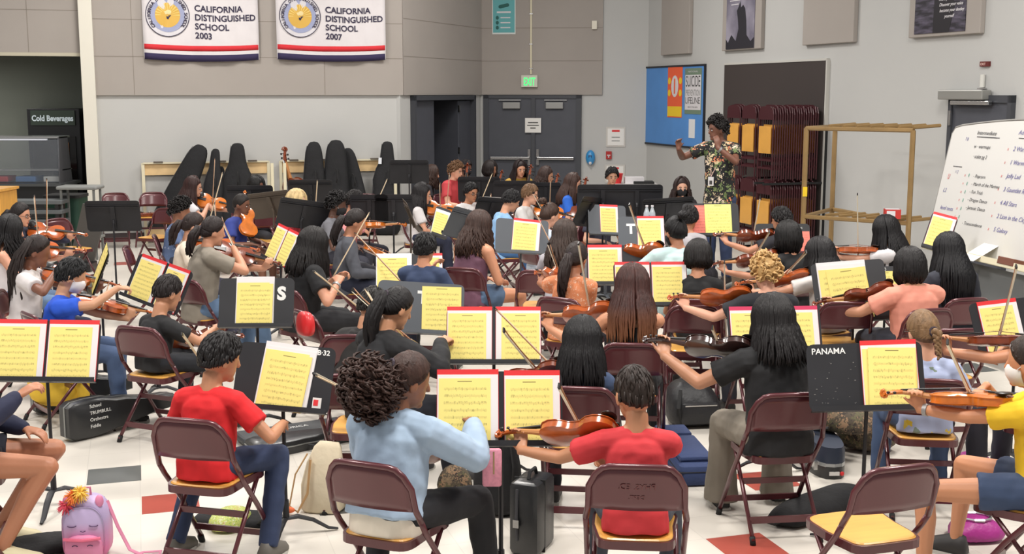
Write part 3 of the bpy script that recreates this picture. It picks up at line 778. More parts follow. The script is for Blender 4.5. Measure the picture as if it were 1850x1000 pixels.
def hairdo(hm, style, C, Rh, k, col, rnd, face_side=0, L=.3, neckp=None, back=None):
    """hm: M; C head centre; Rh head rotation; back: function z -> outward push so long hair clears the shoulders"""
    a, b, c = .082*k, .101*k, .118*k
    def S(th, ph, e=1.0): return V((a*e*math.sin(ph)*math.sin(th), -b*.0*e+b*e*math.sin(ph)*math.cos(th), c*e*math.cos(ph)))
    long_ = style in ('long', 'wavy', 'bob', 'pony', 'braids', 'braid', 'bun', 'lowpony')
    def pmax(th):
        t = abs(((th+math.pi) % (2*math.pi))-math.pi)/math.pi      # 0 front 1 back
        nape = 8 if style in ('long', 'wavy', 'bob') else (-7 if style in ('short', 'buzz', 'fade', 'curly', 'messy') else 0)
        K = ((0, 50), (.2, 58), (.30, 72), (.42, 90), (.5, 98), (.58, 112+nape), (.75, 124+nape), (1.01, 128+nape))
        for (a0, b0), (a1, b1) in zip(K, K[1:]):
            if t <= a1: return R(b0+(b1-b0)*(t-a0)/(a1-a0))
        return R(128)
    sh = V((0, -.010*k, .010*k)); e0 = {'buzz': 1.03, 'fade': 1.035, 'curly': 1.10, 'short': 1.06, 'pony': 1.04, 'lowpony': 1.04, 'bun': 1.04, 'braid': 1.04, 'puff': 1.05, 'braids': 1.05}.get(style, 1.075)
    rings = []
    NT = 28
    for i in range(13):
        rings.append([Rh @ (S(2*math.pi*j/NT, max(.03, pmax(2*math.pi*j/NT)*i/12), (e0, 1+(e0-1)*.75, 1+(e0-1)*.3, .975)[max(0, i-9)])+sh*(1 if i < 10 else .5))+C for j in range(NT)])
    hm.loft(rings)
    if style == 'buzz': return
    def clump(pts, r0, r1=.0025, n=5, flat=1.5):
        m_ = len(pts); hm.tube(pts, [r0*(.55+.45*math.sin(min(1, 3.0*i/m_)*math.pi/2))*(1-(i/(m_-1))**2.2)+r1 for i in range(m_)], n, flat=flat, up=(0, 0, 1) if False else None)
    part = Rh @ V((0, 0, 1))
    if style in ('long', 'wavy', 'bob'):
        n = {'bob': 150}.get(style, 165)
        for i in range(n):
            th = math.pi + (rnd.random()*2-1)*math.pi*((.80 if i % 4 else .62) if not face_side else .64)
            e = 1.06+rnd.random()*.10; pts = []
            pe = R(98 if abs(math.sin(th)) > .6 else 100)
            for q in range(6): 
                p = S(th*(1) + .25*math.sin(th)*(1-q/5)*0, .12+(pe-.12)*q/5, e)+sh; pts.append(Rh @ p+C)
            p = pts[-1].copy(); out = (p-C); out.z = 0; out.normalize()
            LL = L*(.86+.2*rnd.random()); steps = 7; ph = rnd.random()*6.28; amp = .013 if style == 'wavy' else .003
            for q in range(1, steps+1):
                z = LL*q/steps
                s_ = out*(.022*math.sin(min(1, z/.18)*math.pi/2)+ (back(z) if back else 0)*max(0, -(Rh.inverted() @ out).y+.25))
                if style == 'bob': s_ = out*(.016*math.sin(q/steps*math.pi))-out*(.02*q/steps)
                pts.append(p+s_-V((0, 0, z))+V((math.cos(ph+q*1.5), math.sin(ph+q*1.5), 0))*amp)
            clump(pts, .0105*k+.002, n=4)
    elif style in ('short', 'fade', 'messy'):
        for i in range(420):
            th = rnd.random()*2*math.pi; pm = pmax(th); ph = rnd.random()**.6*pm
            if style == 'fade' and ph > R(60) and rnd.random() < .75: continue
            p0 = S(th, ph, 1.03)+sh; t_ = (S(th, min(ph+.25, pm+.05), {'messy': 1.18, 'fade': 1.045}.get(style, 1.078))+sh)
            p2 = S(th+rnd.uniform(-.15, .15), min(ph+.5, pm+(.12 if style != 'fade' else .02)), {'messy': 1.13, 'fade': 1.035}.get(style, 1.045))+sh
            clump([Rh @ q+C for q in (p0, t_, p2)], (.0062 if style != 'fade' else .0036)*k, .001, 4)
    elif style in ('curly', 'afro'):
        for i in range(230 if style == 'curly' else 330):
            th = rnd.random()*2*math.pi; pm = pmax(th); ph = rnd.random()**.55*pm
            e = (1.10 if style == 'curly' else 1.14)+rnd.random()*(.16 if style == 'curly' else .34)
            p = Rh @ (S(th, ph, e)+sh)+C; ax = V((rnd.gauss(0, 1), rnd.gauss(0, 1), rnd.gauss(0, 1))).normalized(); u = ax.orthogonal().normalized(); w = ax.cross(u); r = .010+rnd.random()*.008
            hm.tube([p+(u*math.cos(q*1.1)+w*math.sin(q*1.1))*r+ax*(q*.0035) for q in range(7)], [.003, .0065, .0075, .0075, .0075, .006, .003], 4)
    if style in ('pony', 'puff', 'bun', 'braid', 'braids', 'lowpony'):
        hi = {'pony': .62, 'puff': .55, 'bun': .15, 'braid': 1.05, 'lowpony': 1.0, 'braids': .4}[style]
        tie = Rh @ (V((0, -b*1.06*math.sin(R(40)+hi*R(48)), c*1.08*math.cos(R(40)+hi*R(48))))+sh)+C
        for i in range(110):
            th = rnd.random()*2*math.pi; p0 = S(th, pmax(th)*.95, 1.0)+sh
            tl = Rh.inverted() @ (tie-C); mid = (p0+tl)*.5; mm_ = V((mid.x/a, mid.y/b, mid.z/c)).length; mid = mid*(1.065/max(mm_, .3))
            clump([Rh @ q+C for q in (p0, (p0+mid)*.53, mid, (mid+tl)*.53, tl)], .0085*k, .003, 4)
        bk = Rh @ V((0, -1, 0)); bk.z = 0; bk.normalize()
        if style in ('pony', 'lowpony'):
            for i in range(34):
                o = V((rnd.gauss(0, 1), rnd.gauss(0, 1), 0)); o = o/max(1, o.length)*.026*k; ph = rnd.random()*6; pts = []
                LL = L*(.8+.3*rnd.random()); am = .012
                for q in range(10):
                    z = q/9; pts.append(tie+bk*(.026*math.sin(min(1, z*3)*1.57)+ (back(z*LL) if back else 0))+o*min(1, .4+z*3)*(1.25-z*.5)-V((0, 0, LL*z+(.0 if z else -.01)))+V((math.cos(ph+q), math.sin(ph+q), 0))*am*z)
                clump(pts, .014*k, .003)
        elif style == 'puff':
            cc = tie+bk*.095-V((0, 0, .085))
            for i in range(620):
                d_ = V((rnd.gauss(0, 1), rnd.gauss(0, 1), rnd.gauss(0, 1))).normalized(); e = (.60+.45*rnd.random())
                p = cc+V((d_.x*.135*e, d_.y*.115*e, d_.z*.14*e)); ax = V((rnd.gauss(0, .4), rnd.gauss(0, .4), 1)).normalized(); u = ax.orthogonal().normalized(); w = ax.cross(u); r = .010+rnd.random()*.008
                hm.tube([p+(u*math.cos(q*1.05)+w*math.sin(q*1.05))*r-ax*(q*.005) for q in range(8)], [.002, .004, .0055, .006, .006, .005, .004, .002], 4)
            hm.ell(cc, (.10, .085, .11), nu=14, nv=9)
        elif style == 'bun':
            cc = tie+bk*.03+V((0, 0, .035))
            for i in range(14):
                a_ = rnd.random()*6.28; ax = V((rnd.gauss(0, .5), rnd.gauss(0, .5), 1)).normalized(); u = ax.orthogonal().normalized(); w = ax.cross(u)
                hm.tube([cc+(u*math.cos(a_+q*.8)+w*math.sin(a_+q*.8))*.028+ax*rnd.uniform(-.014, .014) for q in range(8)], .014, 6)
        elif style == 'braid':
            p = tie+bk*.01
            n_ = int(L/.026)
            for i in range(n_):
                z = i*.026; r = .024*(1-i/n_*.55)
                for sx in (-1, 1):
                    sd = (Rh @ V((1, 0, 0)))*sx
                    hm.tube([p+sd*.012+bk*(.01+(back(z) if back else 0))-V((0, 0, z+.012*(sx > 0))), p-sd*.008+bk*(.022+(back(z) if back else 0))-V((0, 0, z+.03+.012*(sx > 0)))], [r*.75, r*.5], 6, round_=True)
        elif style == 'braids':
            for i in range(26):
                th = math.pi+(rnd.random()*2-1)*1.5; p = Rh @ (S(th, R(95), 1.12)+sh)+C; o = (p-C); o.z = 0; o.normalize(); pts = [Rh @ (S(th, R(50), 1.1)+sh)+C, p]
                LL = L*(.8+.3*rnd.random())
                for q in range(1, 10): pts.append(p+o*(.02+(back(LL*q/9) if back else 0)*max(0, -(Rh.inverted() @ o).y+.25))-V((0, 0, LL*q/9))+V((math.cos(q*1.9+i), math.sin(q*1.9+i), 0))*.004)
                hm.tube(pts, [.008]*10+[.004], 6)

FT = bpy.data.textures.new('cloth folds', 'CLOUDS'); FT.noise_scale = .085; FT.noise_depth = 1
def folds(o, s_px, k):
    if s_px > 150:
        d = o.modifiers.new('folds', 'DISPLACE'); d.texture = FT; d.strength = k; d.mid_level = .38; d.texture_coords = 'LOCAL'
    return o
PEOPLE = {}; DBG = []
CONDUCTOR = V((2.15, 13.2, 0))
def person(key, hx, hy, zt, label, hair=('short', (28, 24, 24), .2), skin_c=TAN, top=('tee', (40, 40, 44)), legs=('long', (40, 48, 68)), face=0,
           turn=0, lean=8, side=0, hy_=0, hp=12, w=1.0, arms='play', az=62, el=-4, bt=.35, belev=40, roll=42, vcol=None, bowside=0, target=None, shoes=(40, 38, 38), chair_=True, extra=(), seat=.44, k=None, yaw=None, lhand=None, rhand=None, splay=.13, cscale=1.0, kn=.42, standing=False, chair_label=None, vlabel=None, blabel=None, aim=None, tall=1.0, noleg=False, mask=None, cyaw=None, ct=None, floor=0.0, ankb=0.0, hem=None, knz=.475):
    if zt is None:
        zt = 1.15
        if ct:
            Yc = at(hx, ct, .762).y; y0 = yaw if yaw is not None else math.degrees(math.atan2(CONDUCTOR.x-at(hx, ct, .76).x, CONDUCTOR.y-Yc))+turn
            Yh = Yc+(.19+.42*math.sin(R(lean)))*math.cos(R(y0)); zt = atY(hx, hy, Yh).z; zt = max(1.04, min(1.36, zt)); DBG.append((key, round(zt, 3)))
    rnd = random.Random(hash(key) if False else sum(ord(ch)*(i+3) for i, ch in enumerate(key)))
    Hh = at(hx, hy, zt+floor)
    tgt = CONDUCTOR if aim is None else aim
    if yaw is None:
        d = tgt-Hh; yaw = math.degrees(math.atan2(d.x, d.y))+turn
    pz = (seat+.085) if not standing else .92*tall
    T = (zt-.280-pz)/max(.5, math.cos(R(lean)))
    kk = max(.72, T/.40) if k is None else k        # body scale
    kb = (.45+.55*kk)*w
    sd = V((math.sin(R(side)), math.sin(R(lean)), math.cos(R(lean)))).normalized()
    pel = V((0, 0, pz)); neck = pel+sd*T
    hk = .97 if kk > .8 else .95
    hyaw = R(-hy_); Rh = Matrix.Rotation(hyaw, 3, 'Z') @ Matrix.Rotation(-R(hp), 3, 'X')
    C = neck+V((sd.x*.06, sd.y*.05+.012, .060))+Rh @ V((0, .018, .108*hk))
    topz = C.z+.125*hk
    C.z += zt-topz
    s_px = 2200/max(2, Hh.y)
    vox = max(.0058, min(.0105, 2.1/s_px))
    base = Matrix.Rotation(-R(yaw), 4, 'Z')
    off = base @ V((C.x, C.y, 0)); loc = V((Hh.x-off.x, Hh.y-off.y, floor))
    root = thing('person', label, 'person', frame(loc, yaw), 'students seated in the orchestra' if not standing else None)
    root['base'] = 0; del root['base']
    W = frame(loc, yaw)
    x_ = V((1, 0, 0)); side_dir = sd.cross(V((1, 0, 0))).normalized()   # backwards-ish
    fw = x_.cross(sd)*-1
    if fw.y < 0: fw = -fw
    # joints
    SW = .150*kb*(1.0)
    shl = neck-sd*(.035)+fw*.0
    sh = {s: shl+V((s*SW, 0, 0)) for s in (-1, 1)}
    ua, fa = .265*(.35+.65*kk), .235*(.35+.65*kk)
    if kk < .85: ua *= 1.02; fa *= 1.02
    # violin placing
    vio = None
    v0 = neck+V((-.085*kb, .065, .015))+fw*.02
    def dirv(az_, el_): return V((-math.sin(R(az_))*math.cos(R(el_)), math.cos(R(az_))*math.cos(R(el_)), math.sin(R(el_))))
    tgtL = tgtR = None
    hl = {'d': None}; hr = {'d': None}; hintL = V((-.35, -.1, -1)); hintR = V((.6, -.35, -.75)); vm_mx = bow_mx = None
    curlL = curlR = .75; nL = nR = None; dL_ = dR_ = None
    if arms == 'play':
        v = dirv(az, el); upv = V((0, 0, 1)); xv = v.cross(upv).normalized(); 
        zv = xv.cross(v).normalized(); rr = Matrix.Rotation(R(roll), 3, v); xv = rr @ xv; zv = rr @ zv
        vm_mx = basis(v0, xv, v)
        gp = v0+v*.455-zv*.02
        tgtL = gp-v*.055-zv*.052+xv*.012*0; dL_ = (v*.35+zv*.75); nL = -V(xv) if False else (v*.8-zv*.1)
        dL_ = (zv*.9+v*.15-xv*.1); nL = -xv; tgtL = gp-zv*.055+xv*.035
        con = v0+v*.185+zv*.035; bd = (-xv*math.cos(R(belev-roll*0))+zv*math.sin(R(belev))).normalized() if False else None
        bh = (V((-v.y, v.x, 0)).normalized()*1.0)       # left of the violin direction, horizontal
        bd = (bh*math.cos(R(belev))+V((0, 0, 1))*math.sin(R(belev))).normalized()
        bd = (bd-v*bd.dot(v)*.0).normalized()
        frog = con-bd*bt; bow_mx = basis(frog, bd.cross(zv), bd)
        tgtR = frog-bd*.0+V((0, 0, .02))+V((.035, -.045, .03)); dR_ = (v*.3+bd*.1-V((0, 0, .55))+V((-.35, .3, 0))); nR = -zv-V((0, 0, .3))
        hintR = V((.75, -.3, -.55))
    elif arms == 'lap':
        tgtL = V((-.10, .30*kk+.02, pz+.09)); tgtR = V((.11, .28*kk+.02, pz+.09)); dL_ = V((.35, .9, -.2)); dR_ = V((-.35, .9, -.2)); nL = nR = V((0, .1, -1)); curlL = curlR = .35
        hintL = V((-.7, -.5, -.6)); hintR = V((.7, -.5, -.6))
    if lhand: tgtL, dL_, nL, curlL = V(lhand[0]), V(lhand[1]), V(lhand[2]), lhand[3]
    if rhand: tgtR, dR_, nR, curlR = V(rhand[0]), V(rhand[1]), V(rhand[2]), rhand[3]
    elL, wL = ik(sh[-1], tgtL, ua, fa, hintL); elR, wR = ik(sh[1], tgtR, ua, fa, hintR)
    # legs
    lg = {}
    for s in (-1, 1):
        hip = pel+V((s*.082*kb, 0, -.01))
        if standing:
            lg[s] = (hip, V((s*.09, .03, .50*tall)), V((s*.10, -.01, .085)))
        else:
            lg[s] = (hip, V((s*(.09+splay*.5), kn*(.3+.7*kk), knz)), V((s*(.09+splay*.6), kn*(.3+.7*kk)-.03-ankb+(.06 if s > 0 else 0), .085)))
    # ---- body (one continuous skin surface)
    b = M()
    def T_(spec):
        rings = []
        for t, hw, hd, yo in spec:
            c = pel+sd*(T*t)+fw*yo if t >= 0 else pel+V((0, yo, T*t))
            rings.append([c+x_*(hw*kb*math.copysign(abs(math.cos(q))**.8, math.cos(q)))+fw*(hd*kb*math.copysign(abs(math.sin(q))**.85, math.sin(q))) for q in [2*math.pi*j/16 for j in range(16)]])
        return rings
    b.loft(T_([(-.18, .11, .09, 0), (0, .135, .10, 0), (.3, .118, .085, 0), (.6, .128, .09, 0), (.85, .125, .08, 0), (.97, .07, .055, 0)]))
    b.tube([sh[-1]+V((.02, 0, 0)), sh[1]-V((.02, 0, 0))], .047*kb, 10, round_=True)
    hb = C+Rh @ V((0, -.02, -.075))
    b.tube([neck-sd*.05, neck+sd*.02, hb], [.064*kb, .052*hk, .050*hk], 10)
    for s in (-1, 1): b.tube([sh[s], neck+sd*.03], [.045*kb, .038*kb], 10, round_=True)
    for s, el_, wr in ((-1, elL, wL), (1, elR, wR)):
        b.tube([sh[s], (sh[s]+el_)/2, el_], [.046*kb, .040*kb, .034*kb], 10, round_=True)
        b.tube([el_, el_*.6+wr*.4, wr], [.034*kb, .034*kb, .0235*kb], 10, round_=True)
    bare = legs[0] in ('shorts', 'skirt')
    for s in (-1, 1):
        h_, kn_, an = lg[s]
        if noleg and s == -1 and False: continue
        b.tube([h_, (h_+kn_)/2, kn_], [.076*kb, .066*kb, .050*kb], 10, round_=True)
        b.tube([kn_, kn_*.68+an*.32-V((0, .012, 0)), an], [.049*kb, .048*kb, .030*kb], 10, round_=True)
        b.tube([an, an+V((0, .03, -.03)), an+V((0, .13*(.5+.5*kk), -.05))], [.032, .034, .026], 8, round_=True)
    hd_ = M()
    hm_ = Rh.to_4x4()
    b.ell(C+Rh @ V((0, -.006, .014)), (.076*hk, .095*hk, .106*hk), hm_, 18, 12)
    b.ell(C+Rh @ V((0, .028, -.045)), (.056*hk, .062*hk, .070*hk), hm_, 16, 10)
    b.ell(C+Rh @ V((0, .070, -.088)), (.024*hk, .022*hk, .02*hk), hm_, 10, 8)
    b.tube([C+Rh @ V((0, .083*hk, .018)), C+Rh @ V((0, .102*hk, -.020))], [.0075, .0125], 8, round_=True)
    for s in (-1, 1):
        b.ell(C+Rh @ V((s*.079*hk, -.008, -.012)), (.010, .020, .032), hm_, 8, 6)
    hand(b, wL, dL_, nL, -1, curlL, .93*kb**.5); hand(b, wR, dR_, nR, 1, curlR, .93*kb**.5)
    sm_ = skin(skin_c)
    remesh(obj('body', b, sm_, root, fix=False), vox, 3)
    # face parts
    if face:
        dk = mat('eye dark', (26, 20, 18), .3); wh = mat('eye white', (176, 170, 166), .4); lipm = mat('lips %d' % skin_c[0], tuple(int(q*.82) if i == 0 else int(q*.66) for i, q in enumerate(skin_c)), .5)
        for s in (-1, 1):
            e = obj('eye', M().ell(C+Rh @ V((s*.031*hk, .079*hk, .002)), (.0125, .009, .0075), hm_, 10, 6), wh, root, sm='all')
            obj('pupil', M().ell(C+Rh @ V((s*.031*hk, .0865*hk, .002)), (.0062, .003, .0062), hm_, 8, 5), dk, e)
            obj('eyebrow', M().tube([C+Rh @ V((s*.046*hk, .076*hk, .021)), C+Rh @ V((s*.032*hk, .088*hk, .026)), C+Rh @ V((s*.016*hk, .091*hk, .021))], .0038, 5), mat('brow', (38, 28, 24), .8), root)
        if not mask:
            obj('lips', M().tube([C+Rh @ V((-.022*hk, .080*hk, -.060)), C+Rh @ V((0, .092*hk, -.058)), C+Rh @ V((.022*hk, .080*hk, -.060))], [.003, .0068, .003], 6, flat=1.0), lipm, root, sm='all')
    if mask:
        mm_ = M(); rings = []
        for t, w1, yy, zz in ((0, .05, .088, -.005), (.25, .066, .100, -.025), (.6, .066, .098, -.055), (1, .046, .078, -.098)):
            rings.append([C+Rh @ V((w1*math.sin(q), yy*math.cos(q)*1.06-.0, zz)) for q in [R(-80+160*j/10) for j in range(11)]]+[C+Rh @ V((w1*.9*math.sin(q), yy*math.cos(q)*.9, zz)) for q in [R(80-160*j/10) for j in range(11)]])
        mm_.loft(rings); o_ = obj('face_mask', mm_, cloth('face mask %s' % (mask,), mask, .2), root, sm='all')
        for s in (-1, 1): obj('ear_loop', M().tube([C+Rh @ V((s*.066, .03, -.02)), C+Rh @ V((s*.083, -.014, .012))], .002, 4), mat('loop white', (215, 215, 215), .7), o_)
    # ---- hair
    st, hc, hl_ = hair[0], hair[1], hair[2]
    if st:
        hm = M()
        def back(z): return .012+.10*max(0, min(1, (z-.03)/.14))*(.6 if T < .3 else 1)*.55
        hairdo(hm, st, C, Rh, hk, hc, rnd, face_side=face, L=hl_, back=back)
        obj('hair', hm, hair_mat(hc, hair[3] if len(hair) > 3 else None), root, sm='all', fix=False)
        if st in ('pony', 'puff', 'braid', 'lowpony'): 
            hi = {'pony': .62, 'puff': .55, 'braid': 1.05, 'lowpony': 1.0}[st]; ang = R(40)+hi*R(48)
            tie = Rh @ (V((0, -.101*hk*1.12*math.sin(ang), .118*hk*1.12*math.cos(ang))))+C
            obj('hair_tie', M().tube([tie+(Rh @ V((.024*math.cos(q*.7), 0, .024*math.sin(q*.7)))) for q in range(10)], .006, 5), mat('hair tie', (60, 50, 60), .8), root)
    # ---- shirt
    kind, tc_ = top[0], top[1]
    sm2 = top[2] if len(top) > 2 and not isinstance(top[2], (int, float)) else cloth('shirt %d %d %d' % tc_, tc_)
    m = M()
    lo = (.0 if kind == 'crop' else (-.26 if not standing else -.20)) if not hem else -.06
    fat = .012 if kind != 'jacket' else .022
    if kind != 'tank':
        m.loft(T_([(lo, .150+fat, .112+fat, -.006), (.0, .150+fat, .110+fat, 0), (.2, .134+fat, .100+fat, 0), (.5, .136+fat, .098+fat, 0), (.8, .138+fat, .092+fat, 0), (.93, .115, .075+fat, 0), (.99, .062, .064, .0)]))
        m.tube([neck-sd*.06, neck+sd*.012], [.08*kb, .066*kb], 14)
        for s in (-1, 1): m.tube([sh[s], neck-sd*.005], [.050*kb+fat, .044*kb+fat], 12, round_=True)
        sl = {'tee': .62, 'long': 1.0, 'jacket': 1.0, 'hoodie': 1.0, 'crop': .5}[kind]
        for s, el_, wr in ((-1, elL, wL), (1, elR, wR)):
            a0 = sh[s]-V((s*.035, 0, 0)); f_ = fat
            if sl < 1:
                e = sh[s].lerp(el_, sl); m.tube([a0, sh[s], (sh[s]+e)/2, e], [.050*kb+f_, .053*kb+f_, .050*kb+f_, .052*kb+f_], 12)
            else:
                m.tube([a0, sh[s], (sh[s]+el_)/2, el_], [.050*kb+f_, .052*kb+f_, .046*kb+f_, .040*kb+f_], 12, round_=False); wq = el_.lerp(wr, .93)
                m.tube([el_-(wq-el_).normalized()*.0, (el_+wq)/2, wq], [.041*kb+f_, .038*kb+f_, .028*kb+f_*.8], 12, round_=True)
        if kind in ('hoodie', 'jacket'): m.tube([neck+sd*.0-fw*.05+V((q*.05, (1-q*q)*-.02, .0)) for q in (-1, -.5, 0, .5, 1)], .022, 8, round_=True)
    else:
        m.loft(T_([(lo, .150+fat, .112+fat, -.006), (.0, .148+fat, .108+fat, 0), (.2, .128+fat, .094+fat, 0), (.5, .130+fat, .094+fat, 0), (.72, .128+fat, .090+fat, 0), (.80, .104, .084+fat, 0)]))
        for s in (-1, 1): m.tube([pel+sd*(T*.74)+V((s*.075*kb, 0, 0))-fw*.085*kb, neck-sd*.01+V((s*.082*kb, 0, .012)), pel+sd*(T*.7)+V((s*.075*kb, 0, 0))+fw*.09*kb], .013, 8)
    folds(remesh(obj('shirt', m, sm2, root, fix=False), max(vox*1.15, .0075), 2), s_px, .016)
    if hem:
        hmsh = M(); hmsh.loft(T_([(-.30, .160, .122, -.006), (-.1, .158, .120, 0), (.06, .145, .11, 0)])); remesh(obj('undershirt', hmsh, cloth('hem cream', hem), root, fix=False), .009, 2)
    # ---- trousers
    kind, lc = legs[0], legs[1]
    pm = legs[2] if len(legs) > 2 else cloth('trousers %d %d %d' % lc, lc, .3)
    m = M()
    m.loft(T_([(-.26, .130, .105, 0), (-.05, .150, .118, 0), (.13, .138, .106, 0)]))
    for s in (-1, 1):
        h_, kn_, an = lg[s]
        if kind == 'long':
            m.tube([h_, (h_+kn_)/2, kn_], [.088*kb, .077*kb, .062*kb], 12, round_=True)
            m.tube([kn_, (kn_+an)/2, an+V((0, 0, -.01))], [.062*kb, .058*kb, .052*kb], 12, round_=False)
        elif kind == 'flare':
            m.tube([h_, (h_+kn_)/2, kn_], [.09*kb, .08*kb, .066*kb], 12, round_=True)
            m.tube([kn_, (kn_+an)/2, an+V((0, 0, -.04))], [.066*kb, .07*kb, .085*kb], 12)
        else:
            e = h_.lerp(kn_, .52 if kind == 'shorts' else .85); m.tube([h_, e], [.09*kb, .086*kb], 12)
    folds(remesh(obj('shorts' if kind == 'shorts' else 'trousers', m, pm, root, fix=False), max(vox*1.15, .0085), 2), s_px, .014)
    if hy > -50 and (s_px > 150 or standing):
        shm = mat('shoe %d %d %d' % shoes, shoes, .6)
        for s in (-1, 1):
            an = lg[s][2]; o = M(); l_ = .17*(.5+.5*kk)
            rings = []
            for y, hw, zt_ in ((-.06, .028, .06), (-.045, .038, .10), (0, .040, .115), (l_*.4, .041, .085), (l_*.75, .046, .062), (l_, .036, .05), (l_+.025, .016, .036)):
                c = V((an.x, an.y+y, 0)); rings.append([c+V((-hw, 0, .012)), c+V((-hw, 0, zt_*.55)), c+V((-hw*.5, 0, zt_)), c+V((hw*.5, 0, zt_)), c+V((hw, 0, zt_*.55)), c+V((hw, 0, .012))])
            o.loft(rings); sh_ = obj('shoe', o, shm, root, sm='all')
            so = M(); rings = [[c+V((0, 0, 0)) for c in (V((an.x-.04, an.y-.06, 0)), V((an.x+.04, an.y-.06, 0)), V((an.x+.046, an.y+l_*.75, 0)), V((an.x+.018, an.y+l_+.03, 0)), V((an.x-.018, an.y+l_+.03, 0)), V((an.x-.046, an.y+l_*.75, 0)))]]
            rings.append([p+V((0, 0, .018)) for p in rings[0]]); so.loft(rings); obj('sole', so, mat('sole', (190, 188, 182) if sum(shoes) > 150 else (70, 70, 70), .7), sh_)
    # ---- extras
    if 'glasses' in extra:
        g = M()
        for s in (-1, 1):
            g.tube([C+Rh @ V((s*.032+.021*math.cos(q*.63), .096*hk, .003+.017*math.sin(q*.63))) for q in range(11)], .0019, 5)
            g.tube([C+Rh @ V((s*.053, .094*hk, .006)), C+Rh @ V((s*.082*hk, .03, .006)), C+Rh @ V((s*.084*hk, -.02, .004))], .002, 5)
        g.tube([C+Rh @ V((-.011, .098*hk, .006)), C+Rh @ V((.011, .098*hk, .006))], .0018, 5)
        obj('glasses', g, mat('glasses frame', (40, 34, 36), .4), root)
    if 'wristband' in extra or 'watch' in extra:
        wr, el_ = (wR, elR) if 'rightwrist' in extra or 'wristband' in extra else (wL, elL)
        c = wr.lerp(el_, .12); obj('watch', M().tube([c+(el_-wr).normalized()*.010, c-(el_-wr).normalized()*.010], .031*kb, 12), mat('watch strap', (150, 150, 150) if 'watch' in extra else (40, 40, 44), .4, .4), root, sm=True)
    # ---- held things
    inf = dict(root=root, W=W, neck=neck, C=C, wL=wL, wR=wR, loc=loc, yaw=yaw, Rh=Rh, T=T, kb=kb, v0=v0, fw=fw, sd=sd, pel=pel)
    nm_ = label_short = key
    if vm_mx is not None and vcol is not False:
        violin(W @ vm_mx, vlabel or 'violin held up by the %s' % key, vcol or varnish)
        if bowside is not None: bow(W @ bow_mx, blabel or 'bow in the right hand of the %s' % key, light=(bowside == 1))
    if chair_ and not standing:
        cl = W @ V((0, .055, 0)); chair((cl.x, cl.y, 0), yaw if cyaw is None else cyaw, chair_label or 'maroon folding chair under the %s' % key, far=s_px < 200, scale=cscale)
    PEOPLE[key] = inf
    return inf
# coloured accent tiles set in the floor (surface tiles a hair above the cream ones)
tg = mat('grey floor tile', (92, 94, 92), .3, var=.08); tr = mat('red floor tile', (166, 78, 66), .3, var=.08)
T0 = at(159.5, 848, 0); e1 = dL; e2 = dW
def tile(pos, mt): return obj('floor_tile', M().box((.1525, .1525, .0006), (.304, .304, .0012)), mt, mx=basis(pos, e1, e2))
org_ = T0-e2*.305
k = 0
pat = [(0, 0, tg), (1, -1, tr)]
for i in range(-5, 9):
    for j in range(-2, 12):
        if (i+j) % 2: continue
        for a, b, mt in pat:
            pos = org_+e1*(.305*(a+i*6))+e2*(.305*(b+j*6)); pass
def floor_tile(px, py, mt, lab):
    p = at(px, py, 0)-org_; i = math.floor(p.dot(e1)/.305); j = math.floor(p.dot(e2)/.305)
    o = tile(org_+e1*(.305*i)+e2*(.305*j), mt); o['kind'] = 'structure'; return o
for px, py, mt in ((205, 857, tg), (300, 905, tr), (233, 562, tg), (233, 477, tr), (1407, 864, tr), (1785, 668, tg), (640, 905, tg), (660, 600, tr), (258, 520, tr), (960, 720, tg), (1480, 640, tr), (960, 900, tg), (1580, 790, tg), (700, 470, tg), (200, 640, tr), (480, 690, tg), (1350, 985, tr)):
    floor_tile(px, py, mt, '')
